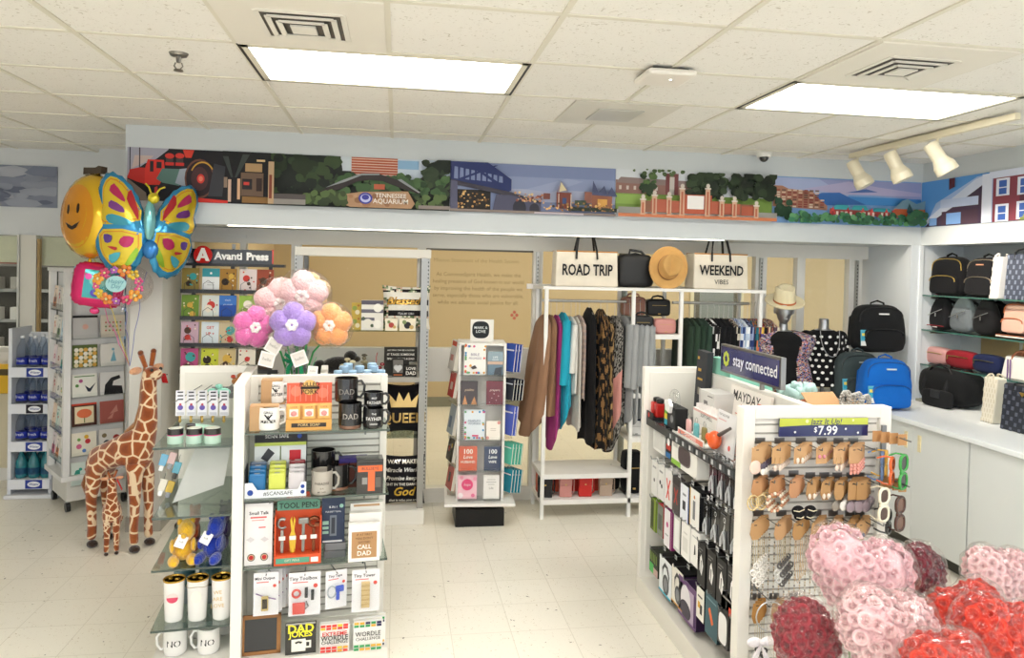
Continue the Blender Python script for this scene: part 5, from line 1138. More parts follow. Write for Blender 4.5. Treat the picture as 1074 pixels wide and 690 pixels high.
o = thing('bouquet_stand', 'white bin holding the stems of the wrapped rose bouquets', 'display bin', (1.28, 1.88, 0))
b = B('paint', '#e9e6df'); b.box(-.50, -.5, 0, .74, .48, .40, bev=.01); b.out('bin', o)
# ---------------------------------------------------------------- left gondola (gifts for dad)
LO = Vector((-.705, 3.40, 0)); LR = .10
LM = T(*LO) @ RZ(LR)
def lw(x, y, z): return tuple(LM @ Vector((x, y, z)))
t = thing('display_gondola', 'white display gondola at left with glass shelves on two sides and slatted backs', 'display unit', LO, LR)
b = B('paint', '#ece9e1'); b.box(0, 0, 0, .048, .66, 1.305, bev=.004); b.out('side_panel', t)
b = B('paint', '#ece9e1'); b.box(-.325, .615, 0, .05, .66, 1.305, bev=.004); b.box(-.30, .610, .14, .0, .615, 1.275, '#e4e1d8'); b.out('far_panel', t)
b = B('paint', '#eae7df'); 
for x0, x1 in ((.048, .085), (.665, .70)): b.box(x0, .262, 0, x1, .31, 1.302, bev=.003)
b.box(.085, .262, 1.262, .665, .31, 1.302); b.box(.085, .262, 0, .665, .31, .10); b.out('back_frame', t)
b = B('paint'); slat(b, .085, .665, .10, 1.262, .272, per=.034, gap=.010); b.out('slat_panel', t)
b = B('paint', '#e9e6de'); b.box(.05, .312, 1.232, .70, .66, 1.246); b.out('top_deck', t)
b = B('paint', '#eeebe4'); b.m = T(.372, .312, 0) @ RZ(-.02); b.box(0, 0, 1.246, .035, .345, 1.30, bev=.003); b.out('top_divider', t)
b = B('paint', '#e9e6de'); b.box(.048, .0, 0, .70, .262, .055); b.box(-.33, 0, 0, 0, .615, .075); b.out('base_deck', t)
RS = (1.086, .786, .478); LS = (1.036, .73, .50, .235)
for k, z in enumerate(RS):
    b = B('shelfglass', '#bccac4'); b.box(.052, .0, z-.009, .690, .262, z); b.out('glass_shelf', t); b = B('gloss', '#4b574f'); b.box(.052, -.003, z-.009, .690, -.0005, z); b.out('shelf_edge', t)
    b = B('metal', '#6d6f6e')
    for x in (.16, .58): b.box(x-.004, .03, z-.03, x+.004, .262, z-.0095)
    b.out('shelf_bracket', t)
for k, z in enumerate(LS):
    b = B('shelfglass', '#b4c2bc'); b.box(-.325, .0, z-.009, -.002, .61, z); b.out('glass_shelf', t); b = B('gloss', '#3f4c46'); b.box(-.325, -.003, z-.009, -.002, -.0005, z); b.out('shelf_edge', t)
FY_ = 3.47
def mug(label, x0, y0, x1, y1, z, Y, col='#f1efe9', inner=None, txt=None, tcol='#1c1c1c', side=1, handle=True, group=None, base=None, up=0.):
    x, y, zz, w, h = ext(x0, y0, x1, y1, Y=Y)
    o = thing('mug', label, 'mug', (x, Y+w/2, z+up), LR, group); r = w/2; h = min(h, w*1.15)
    b = B('ceramic', col); b.lathe([(r*.86, 0), (r*.95, .004), (r, h*.15), (r, h), (r*.93, h), (r*.92, h*.12), (0, h*.11)], 26, cols=[base or col]*2+[col, col, inner or col, inner or col]); o2 = b.out('body', o)
    if handle:
        b = B('ceramic', col); b.tube([(side*r*.93, 0, h*.84), (side*r*1.25, 0, h*.86), (side*r*1.55, 0, h*.66), (side*r*1.5, 0, h*.36), (side*r*1.2, 0, h*.17), (side*r*.93, 0, h*.2)], .0065); b.out('handle', o)
    if txt:
        b = B('paint', tcol)
        for s, dz, sz in txt:
            vs, fs = text_mesh(s, .01)
            b.add([(r*1.004*math.sin(a*sz/r), -r*1.004*math.cos(a*sz/r), h*dz+c*sz) for a, c in vs], fs, tcol)
        b.out('lettering', o)
    return o
GM = 'white grill master mugs in brown card sleeves'
GT = [('GRILL', .78, .016), ('A', .6, .02), ('X', .5, .055), ('MASTER', .40, .019)]
o = thing('boxed_mug', 'white GRILL MASTER mug in a brown sleeve at the front left of the top shelf', 'mug', (0, 0, 0), LR)
def sleeve_mug(label, x0, y0, x1, y1, z, Y):
    x, y, zz, w, h = ext(x0, y0, x1, y1, Y=Y)
    o = thing('boxed_mug', label, 'mug', (x, Y+.05, z), LR)
    b = B('paper', '#c29c72'); b.box(-w/2-.028, -.03, 0, -w/2+.035, .045, h*1.02); b.box(-w/2-.026, -.028, h*.98, w/2-.01, .045, h*1.03); b.out('card_sleeve', o)
    r = w/2*.92; b = B('ceramic', '#f3f1ec'); b.lathe([(r*.86, 0), (r, .006), (r*1.02, h*.5), (r*.97, h*.97), (r*.9, h*.97), (r*.9, h*.2), (0, h*.15)], 26); b.out('body', o)
    b = B('ceramic', '#f3f1ec'); b.tube([(r*.93, 0, h*.8), (r*1.3, 0, h*.82), (r*1.55, 0, h*.6), (r*1.45, 0, h*.3), (r*.95, 0, h*.2)], .0065); b.out('handle', o)
    b = B('paint', '#1d1d1f')
    for s, dz, sz in GT:
        vs, fs = text_mesh(s, .015); b.add([(r*1.03*math.sin(a*sz/r), -r*1.03*math.cos(a*sz/r), h*dz+c*sz) for a, c in vs], fs)
    b.out('lettering', o); return o
bpy.data.objects.remove(o)
sleeve_mug('white GRILL MASTER mug in a brown sleeve at the front left of the top shelf', 267, 426, 293, 451, RS[0], 3.44)
sleeve_mug('white GRILL MASTER mug right behind the front one, at the bottom of the rear stack', 279, 424, 300, 446, RS[0], 3.56)
sleeve_mug('white GRILL MASTER mug on top of the rear stack by the side panel', 279, 398, 297, 422, RS[0]+.10, 3.56)
x, y, zz, w, h = ext(299, 400, 347, 450, Y=3.45)
o = thing('counter_display_box', 'red and tan counter box of three pink pig soaps with a crested header', 'display box', (x, 3.50, RS[0]), LR)
b = B('paper', '#d9a35c'); b.box(-w/2, -.045, 0, w/2, .045, .05); b.box(-w/2, -.02, .05, w/2, .045, .11, '#e0b06c'); b.box(-w/2, .035, .11, w/2, .045, .205, '#d9604a')
b.art(w, .05, [('r', '#e0a85c', 0, 0, 1, 1), ('r', '#3a3432', .12, .3, .88, .68), ('t', '#e8c890', 'PORK SOAP', .5, .5, .09)], y=-.0452); b.art(w, .095, [('r', '#d8644c', 0, 0, 1, 1), ('c', '#e8846c', .2, .6, .12), ('c', '#e8846c', .8, .5, .12)]+[('r', '#e89080', .05+i*.12, .1, .07+i*.12, .9) for i in range(8)], y=.0348, z0=.11)
b.prism([(w*.5*.34*math.cos(a*PI/12)+.0, .185+.035*math.sin(a*PI/12)) for a in range(24)], .026, .034, '#e0b46c'); b.art(w, .1, [('r', '#2c2422', .30, .58, .72, .70), ('t', '#2c2422', 'PULLED', .5, .80, .13, .01), ('t', '#2c2422', 'PORK', .5, .44, .15, .01)], y=.0255, z0=.12); b.out('carton', o)
for i in range(3):
    q = thing('soap_box', ['left', 'middle', 'right'][i]+' of three little tan boxes with a pink pig soap in the red counter box', 'soap', tuple(T(x, 3.50, RS[0]) @ RZ(LR) @ Vector((-w*.33+i*w*.33, -.03, .052))), LR)
    b = B('paper', '#e8b468'); b.box(-.027, -.012, 0, .027, .006, .062); b.box(-.019, -.0125, .012, .019, -.0118, .045, '#fbe8e0'); b.text('LUCK', 0, .055, .012, '#a8503c', -.0125); b.out('carton', q)
    b = B('plush', '#e89a96'); b.ball(0, -.014, .026, .014, .006, .012, n=12, m=8); b.ball(0, -.02, .024, .006, .003, .005, n=10, m=6); b.out('pig', q)
mug('black DAD mug on top of the other DAD mug', 350, 397, 375, 422, RS[0], 3.50, '#1e1d1d', txt=[('DAD', .45, .036)], tcol='#8f8a84', up=.115)
mug('black DAD mug with a clay base, under the other DAD mug', 354, 421, 379, 448, RS[0], 3.45, '#1e1d1d', txt=[('DAD', .5, .036)], tcol='#a8a29b', base='#8a6450')
mug('black FATHER mug on top of the stack at the right end', 381, 412, 402, 428, RS[0], 3.50, '#18181a', txt=[('FATHER', .35, .02), ('BEST', .65, .012)], tcol='#e8e6e2', up=.090)
mug('black FATHER mug at the bottom of the stack at the right end', 380, 428, 402, 449, RS[0], 3.46, '#18181a', txt=[('FATHER', .5, .022), ('THE', .75, .012), ('LEGEND', .25, .01)], tcol='#e8e6e2')
# second shelf
x, y, zz, w, h = ext(256, 482, 320, 520, Y=3.44)
o = thing('case_display_tray', 'white open tray of coloured card cases with a tall black header card', 'display tray', (x, 3.49, RS[1]), LR)
b = B('paper', '#efeeec'); b.box(-w/2, -.05, 0, w/2, .07, .006); b.prism([(-w/2, 0), (w/2, 0), (w/2, .065), (w*.42, .065), (w*.36, .032), (-w*.30, .036), (-w*.38, .07), (-w/2, .07)], -.052, -.048, '#eceff2'); b.box(-w/2, -.05, 0, -w/2+.004, .07, .13, '#26262a'); b.box(w/2-.004, -.05, 0, w/2, .07, .13, '#26262a')
b.text('#SCANSAFE', .01, .018, .024, '#55565c', -.0525, bold=.01); b.prism([(-w*.41+.013*math.cos(a*PI/8), .026+.013*math.sin(a*PI/8)) for a in range(16)], -.0532, -.0525, '#2c4a9c'); b.prism([(w*.44+.009*math.cos(a*PI/8), .02+.009*math.sin(a*PI/8)) for a in range(16)], -.0532, -.0525, '#2c4a9c'); b.prism([(w*.44+.009*math.cos(a*PI/8), .045+.009*math.sin(a*PI/8)) for a in range(16)], -.0532, -.0525, '#2c4a9c'); b.out('tray', o)
b = B('paper', '#2b2c30'); b.box(-w/2+.03, .068, .12, w/2-.0, .074, .275); b.art(w-.03, .155, [('r', '#d9dfe0', .0, 0, .98, .58), ('r', '#b9c860', .0, .56, .98, .66), ('t', '#f2f2f2', 'SCAN SAFE', .42, .84, .09), ('c', '#2c4a9c', .85, .84, .045), ('p', '#3a3c42', [(.12, .2), (.24, .08), (.38, .34), (.26, .5)]), ('r', '#b82a34', .66, .12, .88, .42), ('r', '#5a6a2c', .48, .0, .5, .55)], y=.0678, z0=.12, x0=-w/2+.03); b.out('header_card', o)
CCO = [('#1f6fa8', '#54657c', 'blue'), ('#cfd65c', '#a8b04c', 'lime yellow'), ('#d3cdd0', '#7c1a24', 'pale grey')]
for i, (c, c2, nme) in enumerate(CCO):
    for k in range(4):
        q = thing('card_case', nme+(' hard card case at the front of its row in the white tray' if k == 0 else ' card case filed behind the front one in the white tray'), 'card case', tuple(T(x, 3.49, RS[1]) @ RZ(LR) @ Vector((-w*.31+i*w*.325, -.028+k*.022, .008+k*.013))), LR, 'card cases in the white tray, '+nme+' row' if k else None)
        b = B('plastic', c if k < 3 else c2); b.box(-.037, -.009, 0, .037, .009, .098, bev=.008); q2 = b.out('shell', q)
        b = B('metal', '#a8a8a8'); b.box(-.012, -.004, .096, .012, .004, .0995); b.out('clasp', q)
mug('black mug on a clay stand behind the white paradise mug', 325, 462, 351, 488, RS[1], 3.55, '#1c1b1b', base='#8a5a44', up=.055)
mug('black mug underneath the rear black mug', 327, 487, 350, 507, RS[1], 3.56, '#1f1d1c', base='#8a5a44')
mug('black mug to the right of the speckled grey mug', 341, 484, 366, 511, RS[1], 3.50, '#1c1b1b', base='#8f5c46')
mug('speckled grey stoneware mug with dark lettering on the second shelf', 325, 495, 348, 520, RS[1], 3.44, '#b3aca1', txt=[('PARADISE', .5, .016), ('IS A', .3, .01), ('MY DAD', .15, .01)], tcol='#3a3632')
x, y, zz, w, h = ext(373, 481, 401, 517, Y=3.45)
o = thing('gift_box', 'black gift box with an orange cross label on the second shelf', 'box', (x, 3.50, RS[1]), LR)
b = B('gloss', '#1d1b1b'); b.box(-w/2, -.045, 0, w/2, .045, h, bev=.002); b.box(-w/2+.004, -.05, .02, w/2-.004, -.0455, h*.9, '#26221f'); b.art(w, h, [('r', '#e0642c', .04, .66, .96, .84), ('r', '#e0642c', .42, .1, .68, .8), ('t', '#2a1c14', 'BULLSEYE', .5, .75, .15), ('r', '#8d8a86', .2, .3, .4, .5), ('r', '#57504a', .7, .2, .9, .5)], y=-.0505); b.out('carton', o)
x, y, zz, w, h = ext(358, 475, 388, 505, Y=3.56)
o = thing('gift_box', 'purple and rust box partly hidden behind the black orange-labelled box', 'box', (x-.015, 3.60, RS[1]), LR)
b = B('paper', '#5c2f24'); b.box(-w/2, -.03, 0, w/2, .03, h*1.0); b.box(-w/2, -.031, h*.85, w/2, .031, h*1.01, '#352a6c'); b.out('carton', o)
# third shelf
def boxitem(name, label, cat, x0, y0, x1, y1, z, Y, dep, col, art, side=None, tilt=0., top=None, mat='paper', part='carton', rz=LR, hs=1.0):
    x, y, zz, w, h = ext(x0, y0, x1, y1, Y=Y); h *= hs
    o = thing(name, label, cat, (x, Y+dep/2, z), rz)
    b = B(mat, side or col); b.m = RX(-tilt); b.box(-w/2, -dep/2, 0, w/2, dep/2, h); b.box(-w/2, -dep/2-.0005, 0, w/2, -dep/2, h, col); b.art(w, h, art, y=-dep/2-.0006); b.out(part, o); return o, w, h
o, w, h = boxitem('small_talk_box', 'white SMALL TALK box with two red buttons, at the left of the third shelf', 'box', 256, 526, 285, 590, RS[2], 3.44, .05, '#e9e6e6', [('t', '#25252a', 'Small Talk', .5, .84, .17, .02), ('r', '#d8605c', .2, .76, .78, .785), ('r', '#e0a09c', .25, .72, .7, .735), ('r', '#d8605c', .5, .6, .75, .62), ('c', '#3a3533', .25, .13, .14), ('c', '#c8b090', .25, .13, .115), ('c', '#b82a2c', .25, .13, .085), ('c', '#3a3533', .72, .13, .14), ('c', '#c8b090', .72, .13, .115), ('c', '#b82a2c', .72, .13, .085)]+[('r', '#8f8d98', .08+i*.035, .42-.04*(1-abs(i-4)/4), .09+i*.035, .42+.04*(1-abs(i-4)/4)+.01) for i in range(9)]+[('r', '#8f8d98', .58+i*.035, .42-.04*(1-abs(i-4)/4), .59+i*.035, .42+.04*(1-abs(i-4)/4)+.01) for i in range(9)], side='#b9b7ba', tilt=.04)
x, y, zz, w, h = ext(287, 523, 336, 594, Y=3.43)
o = thing('pen_display_box', 'orange TOOL PENS counter box with an arched green header', 'display box', (x, 3.47, RS[2]), LR)
b = B('paper', '#d9572f'); b.box(-w/2, -.04, 0, w/2, .05, .045); b.box(-w/2, -.035, .045, -w/2+.006, .05, .22); b.box(w/2-.006, -.035, .045, w/2, .05, .22); b.box(-w/2, .02, .045, w/2, .05, .235, '#c9502c'); b.art(w, .045, [('r', '#d9572f', 0, 0, 1, 1), ('r', '#5c9c84', .04, .2, .75, .75), ('t', '#e8e0c8', 'GIFT PENS', .38, .48, .07), ('r', '#efe9e2', .78, .2, .94, .7)], y=-.0402)
b.prism([(-w*.46, .235), (w*.46, .235), (w*.46, .275), (w*.30, .29), (w*.22, .30), (-w*.22, .30), (-w*.30, .29), (-w*.46, .275)], .012, .02, '#5f8f7c'); b.text('TOOL PENS', 0, .255, .036, '#2b3a34', .0115, bold=.02, maxw=w*.84); b.prism([(-w*.28, .285), (w*.28, .285), (w*.22, .318), (-w*.22, .318)], .008, .0118, '#c8503a'); b.text('NOVELTY', 0, .302, .018, '#f0dcc8', .0075, maxw=w*.36); b.out('carton', o)
W2 = T(x, 3.47, RS[2]) @ RZ(LR)
TL = [('wrench', '#9a9996', 'steel open-end wrench'), ('plier', '#d8b02c', 'yellow pliers'), ('hammer', '#8c8b88', 'steel hammer'), ('spanner', '#7c4a34', 'brown adjustable wrench')]
for i, (kd, c, nm) in enumerate(TL):
    q = thing('tool_pen', nm+' shaped pen standing in the orange box', 'pen', tuple(W2 @ Vector((-w*.34+i*w*.225, -.012, .048))), LR)
    b = B('metal' if kd != 'plier' else 'plastic', c); b.box(-.007, -.005, 0, .007, .005, .105, bev=.002)
    if kd == 'wrench': b.tube([(.020*math.cos(a), 0, .135+.022*math.sin(a)) for a in [.9+i_*.33 for i_ in range(15)]], .008, flat=.7)
    elif kd == 'plier': b.prism([(-.016, .07), (-.006, .10), (-.012, .15), (-.004, .165), (0, .12), (.004, .165), (.012, .15), (.006, .10), (.016, .07), (.010, .0), (0, .08), (-.010, 0)], -.006, .004, c)
    elif kd == 'hammer': b.box(-.022, -.010, .13, .024, .010, .158, bev=.005); b.box(-.006, -.006, .1, .006, .006, .14)
    else: b.tube([(.022*math.cos(a), 0, .135+.02*math.sin(a)) for a in [.4+i_*.33 for i_ in range(15)]], .009, flat=.7); b.box(.004, -.007, .115, .024, .007, .13)
    b.out('tool_body', q); b = B('paper', '#e9e7e2'); b.box(-.014, -.008, .06, .014, -.0055, .078); b.out('label_band', q)
boxitem('pocket_toolkit_box', 'navy box with a mint green strip and a grey multitool window, third shelf', 'box', 337, 524, 361, 572, RS[2]+.07, 3.50, .04, '#2f3a52', [('r', '#8fb8a8', .04, .2, .3, .26), ('r', '#8fb8a8', .04, .3, .3, .36), ('r', '#8fb8a8', .04, .4, .3, .48), ('r', '#6c7480', .35, .15, .65, .6), ('r', '#3a3f48', .42, .2, .58, .55), ('c', '#8fb8a8', .85, .8, .09), ('t', '#dfe4e6', '8-IN-1', .5, .78, .14), ('t', '#dfe4e6', 'POCKET TOOL', .5, .68, .1), ('r', '#c9ccd0', .05, .02, .9, .06)], tilt=0)
o = thing('stacked_boxes', 'clear grey packages supporting the navy toolkit box', 'box', tuple(at(351, 585, Y=3.52)[:2])+(RS[2],), LR); b = B('plastic', '#5c5f62'); b.box(-.05, -.03, 0, .05, .03, .034, bev=.003); b.box(-.047, -.028, .035, .05, .03, .069, '#74767a', bev=.003); b.out('pack', o)
CD = [('r', '#efece6', 0, 0, 1, 1), ('r', '#b98f63', .10, .10, .90, .80), ('t', '#4a3424', 'IF AT FIRST', .5, .72, .10), ('t', '#4a3424', "YOU DON'T", .5, .62, .10), ('t', '#4a3424', 'SUCCEED', .5, .52, .09), ('t', '#f6efe4', 'CALL', .5, .39, .19, .02), ('t', '#f6efe4', 'DAD', .5, .22, .21, .02)]
boxitem('wooden_sign', 'white framed CALL DAD block sign in front of its stack on the third shelf', 'sign', 365, 552, 398, 591, RS[2], 3.44, .035, '#f1eee8', CD)
boxitem('wooden_sign', 'plain white block sign directly behind the CALL DAD one', 'sign', 366, 544, 400, 560, RS[2], 3.49, .035, '#efece6', [], hs=2.9)
boxitem('wooden_sign', 'white and tan block sign at the back of the CALL DAD stack', 'sign', 367, 536, 401, 552, RS[2], 3.54, .035, '#ece9e2', [('r', '#c29c72', .1, .93, .9, .97)], hs=3.3)
# hanging blister cards under the third shelf
def blister(label, x0, y0, x1, y1, Y, art, obj_fn, n=1, rz=0., grp=None):
    x, y, z, w, h = ext(x0, y0, x1, y1, Y=Y)
    fst = None
    for i in range(n):
        loc = (x+i*.012, Y+i*.03, z+i*.002)
        if fst is None:
            o = thing('blister_card', label, 'toy package', loc, LR+rz, grp)
            b = B('paper', '#e9e7ea'); b.box(-w/2, -.002, 0, w/2, .002, h); b.art(w, h, art, y=-.002); b.out('card', o)
            b = B('plastic', '#888'); obj_fn(b, w, h); b.out('toy', o)
            b = B('acrylic'); b.box(-w*.47, -.024, h*.08, w*.47, -.0235, h*.72); b.out('blister', o)
            b = B('metal', '#8a8a8a'); b.cyl((0, -.02, h*.96), (0, .10, h*.96), .0025, n=6); b.out('peg_hook', o); fst = o
        else: dup(fst, loc, label=None)
T_ = lambda s: [('t', '#2a2a30', s, .45, .86, .16, .02), ('r', '#d8605c', .12, .765, .6, .785), ('c', '#dc5a50', .84, .68, .07)]
def toy_pen(b, w, h): b.box(-w*.18, -.014, h*.12, w*.10, -.004, h*.46, '#c9b070', bev=.003); b.box(-w*.14, -.016, h*.18, w*.06, -.0135, h*.40, '#3c3226'); b.tube([(-w*.4, -.004, h*.52), (-w*.1, -.004, h*.44), (w*.4, -.004, h*.36)], .0022, col='#8c5a9c')
def toy_tool(b, w, h): b.box(-w*.38, -.016, h*.06, w*.02, -.004, h*.32, '#d8544c', bev=.004); b.tube([(-w*.26+.017*math.cos(a), -.008, h*.53+.017*math.sin(a)) for a in [2*PI*i/14 for i in range(14)]], .005, col='#d8544c', closed=True); b.box(w*.0, -.012, h*.42, w*.10, -.004, h*.66, '#26282c', bev=.002); b.box(w*.2, -.012, h*.36, w*.30, -.004, h*.60, '#26282c', bev=.002); b.tube([(w*.05, -.006, h*.34), (w*.12, -.01, h*.22), (w*.02, -.006, h*.16)], .003, col='#6c7074')
def toy_gun(b, w, h): b.box(-w*.05, -.016, h*.44, w*.34, -.004, h*.60, '#2b50c8', bev=.004); b.box(-w*.02, -.014, h*.22, w*.14, -.004, h*.48, '#2b50c8', bev=.004); b.tube([(-w*.22+.02*math.cos(a), -.008, h*.46+.026*math.sin(a)) for a in [2*PI*i/14 for i in range(14)]], .0035, col='#aab0b8', closed=True)
def toy_blocks(b, w, h):
    for k in range(11): b.box(-w*.16, -.016, h*(.12+k*.055), w*.14, -.003, h*(.12+k*.055)+h*.048, ['#dcc08c', '#cfb078'][k % 2])
blister('white card with a tiny yellow photo frame toy in the leftmost hanging stack', 266, 600, 292, 645, 3.44, T_('Mini Output'), toy_pen, n=4, grp='white toy cards on the leftmost peg')
blister('white TINY TOOLBOX card with a red toolbox toy on the pegs under the third shelf', 303, 600, 336, 645, 3.43, T_('Tiny Toolbox'), toy_tool)
blister('tilted white card with a blue tiny tape toy on the pegs', 341, 598, 364, 637, 3.44, T_('Tiny Tape'), toy_gun, rz=.25)
blister('white card with a tiny stacked wooden block tower, rightmost on the pegs', 369, 597, 398, 641, 3.44, T_('Tiny Tower'), toy_blocks)
# bottom: books and framed board
o = thing('framed_chalkboard', 'small wooden framed black board leaning at the left of the bottom shelf', 'frame', tuple(at(273, 690, Y=3.47)[:2])+(.056,), LR)
b = B('gloss', '#1c1d20'); b.m = RX(-.12); b.box(-.075, -.004, .01, .075, .002, .165, '#1e2023'); b.out('board', o)
b = B('wood', '#9a6a38'); b.m = RX(-.12)
for a in ((-.088, 0, -.07, .175), (.07, 0, .088, .175), (-.088, .158, .088, .175), (-.088, 0, .088, .015)): b.box(a[0], -.009, a[1], a[2], .004, a[3])
b.out('frame', o)
def book(name, label, x0, y0, x1, Y, z, h, dep, col, art, cat='book', rz=LR, tilt=.0, side='#e9e6dd', grp=None):
    x, y, zz, w, _ = ext(x0, y0, x1, y0+30, Y=Y)
    o = thing(name, label, cat, (x, Y+dep/2, z), rz, grp)
    b = B('gloss', col); b.m = RX(-tilt); b.box(-w/2, -dep/2, 0, w/2, -dep/2+.002, h); b.art(w, h, art, y=-dep/2); b.box(-w/2, dep/2-.002, 0, w/2, dep/2, h); b.box(-w/2, -dep/2, 0, -w/2+.002, dep/2, h); b.out('cover', o)
    b = B('paper', side); b.m = RX(-tilt); b.box(-w/2+.002, -dep/2+.002, .002, w/2-.003, dep/2-.002, h-.003); b.out('pages', o); return o
zt = at(340, 654, Y=3.45).z
book('dad_jokes_book', 'black book with yellow DAD JOKES lettering and a white mug drawing', 299, 656, 331, 3.45, .056, zt-.056, .03, '#1d1c1b', [('t', '#e8e02c', 'DAD', .5, .86, .40, .03), ('t', '#e8e02c', 'JOKES', .5, .68, .28, .03), ('r', '#f2efe4', .2, .1, .66, .52), ('r', '#f2efe4', .64, .2, .84, .46), ('r', '#1d1c1b', .68, .26, .78, .4), ('p', '#1d1c1b', [(.3, .42), (.43, .46), (.56, .42), (.5, .36), (.43, .4), (.36, .36)])])
def wordle(cols, title, rows=2):
    a = []; rr = random.Random(len(title))
    for j in range(rows):
        for i in range(5): a.append(('r', rr.choice(cols), .03+i*.19, .80+j*.1-.02, .19+i*.19, .88+j*.1-.02))
    for i in range(5): a.append(('r', rr.choice(cols), .03+i*.19, .03, .19+i*.19, .11)); a.append(('r', rr.choice(cols), .03+i*.19, .14, .19+i*.19, .22))
    return a
book('word_puzzle_book', 'white EXTREME WORDLE CHALLENGE book with red and yellow squares', 335, 655, 366, 3.45, .056, zt-.056, .025, '#efeeea', wordle(['#d8342c', '#e8c82c', '#e8a02c', '#d8342c'], 'x')+[('t', '#d8342c', 'EXTREME', .5, .66, .2, .02, 0, .9), ('t', '#26262a', 'WORDLE', .5, .52, .23, .02, 0, .92), ('t', '#26262a', 'CHALLENGE', .5, .38, .16, .02, 0, .92)])
book('word_puzzle_book', 'white WORDLE CHALLENGE book with green and navy squares at the right end', 370, 653, 401, 3.45, .056, zt-.05, .03, '#efeeea', wordle(['#2f9a58', '#2c2c54', '#e8b040', '#2f9a58'], 'yy', 2)+[('t', '#26262a', 'WORDLE', .5, .58, .22, .01, 0, .86), ('t', '#26262a', 'CHALLENGE', .5, .42, .15, .01, 0, .9)])
book('word_puzzle_book', 'second WORDLE CHALLENGE book tucked behind the one at the right end', 373, 653, 404, 3.485, .056, zt-.048, .03, '#efeeea', wordle(['#2f9a58', '#2c2c54', '#e8b040'], 'zzz', 2))
# ---- left side of the gondola
def lpx(px, py, dy=0.): 
    q = at(px, py, Y=3.42+dy); return q
for i, (x0, x1) in enumerate(((173, 190), (193, 210), (212, 230))):
    x, y, z, w, h = ext(x0, 451, x1, 466, Y=3.42)
    o = thing('cream_jar', 'mint and black jar with a pink line, '+['leftmost', 'middle', 'rightmost'][i]+' on the upper left glass shelf', 'jar', (x, 3.455, LS[0]), LR)
    r = w/2; b = B('plastic', '#bcd8c8'); b.lathe([(r*.97, 0), (r, .003), (r, .036), (r*.98, .038)], 26); b.out('jar', o); b = B('gloss', '#1d1b1b'); b.lathe([(r*1.0, .040), (r*1.01, .064), (r*.96, .067)], 26, cols=['#1d1b1b']*2); b.lathe([(r*.9, .0675), (r*.8, .0685)], 26, col='#dfe6d8'); b.out('lid', o)
    b = B('plastic', '#c8327c'); b.lathe([(r*1.005, .037), (r*1.005, .041)], 26); b.out('seal_band', o)
x, y, z, w, h = ext(190, 438, 212, 452, Y=3.50)
o = thing('cream_tube', 'mint green tube with a black cap lying behind the three jars', 'tube', (x, 3.60, LS[0]+.022), .5)
b = B('plastic', '#a8d4be'); b.m = RY(.35); b.cyl((-.02, 0, .01), (.09, 0, .02), .02, .024, 16, '#b4dcc8'); b.out('tube', o); b = B('gloss', '#1c1a1a'); b.m = RY(.35); b.cyl((-.055, 0, .005), (-.02, 0, .01), .017, .02, 16); b.out('cap', o)
o = None
for i in range(5):
    for k in range(3):
        q = at(189+i*11.5, 436-k*4, Y=3.56+k*.06)
        if o is None:
            o = thing('charm_package', 'small white carded charm hanging on the pegs above the three jars', 'package', (q.x, q.y, q.z), LR, 'small white carded charms on the pegs above the jars')
            b = B('paper', '#e9e9ee'); b.box(-.02, -.001, 0, .02, .001, .085); b.art(.04, .085, [('r', '#33343c', .2, .86, .8, .93), ('c', '#6a5aa8', .5, .45, .3), ('c', '#b84a5c', .5, .62, .14), ('r', '#c9cad2', .1, .05, .9, .2)], y=-.001); b.out('card', o)
            b = B('metal', '#c9a860'); b.ball(0, -.006, -.02, .007, .004, .012, n=8, m=6); b.cyl((0, -.002, 0), (0, -.004, -.012), .001); b.out('charm', o)
        else: dup(o, (q.x, q.y, q.z), LR+.1*((i+k) % 3-1))
hk = B('metal', '#8a8a8a')
for i in range(5): q = at(189+i*11.5, 418, Y=3.6); hk.cyl((q.x, 3.5, q.z), (q.x, 4.0, q.z), .0025, n=6)
hk.box(-1.0, 3.99, 1.14, -.72, 4.02, 1.20); o = hk.out('peg_rail'); tag(o, 'metal peg rail carrying the small white charms', 'rack')
o = thing('plush_keychain', 'aqua plush creature keychain above the white carded charms', 'plush toy', tuple(at(234, 416, Y=3.74)), LR)
b = B('plush', '#8fd0bc'); b.ball(0, 0, .02, .035, .025, .024); b.ball(-.05, 0, .03, .022, .008, .012); b.ball(-.02, 0, .05, .018, .014, .014); b.out('body', o)
o = thing('plush_keychain', 'small brown and red plush charm beside the aqua plush', 'plush toy', tuple(at(248, 404, Y=3.85)), LR)
b = B('plush', '#b07a4a'); b.ball(0, 0, .02, .024, .018, .02); b.ball(.02, 0, .045, .02, .016, .018); b.ball(-.015, -.01, .045, .012, .01, .01, '#b8442c'); b.out('body', o)
# leaning clear brochure holder on the second left shelf
o = thing('acrylic_sign_holder', 'large grey card in a clear slanted holder on the second left glass shelf', 'sign holder', lw(-.17, .16, LS[1]), LR)
b = B('paper', '#c9c8c4'); b.m = RZ(-.25) @ RX(-.25); b.add([(-.11, 0, .004), (.115, 0, .09), (.13, 0, .275), (-.03, 0, .27)], [(0, 1, 2, 3)]); b.add([(-.11, .003, .004), (.115, .003, .09), (.13, .003, .275), (-.03, .003, .27)], [(3, 2, 1, 0)]); b.out('card', o)
b = B('acrylic', '#dfe6e6'); b.m = RZ(-.25) @ RX(-.25); b.add([(-.12, -.004, .0), (.14, -.004, .08), (.14, -.004, .285), (-.04, -.004, .28)], [(0, 1, 2, 3)]); b.box(-.11, -.004, 0, .14, .09, .004); b.tube([(.02, .0, .01), (.09, .03, .06), (.13, .03, .05)], .004); b.out('holder', o)
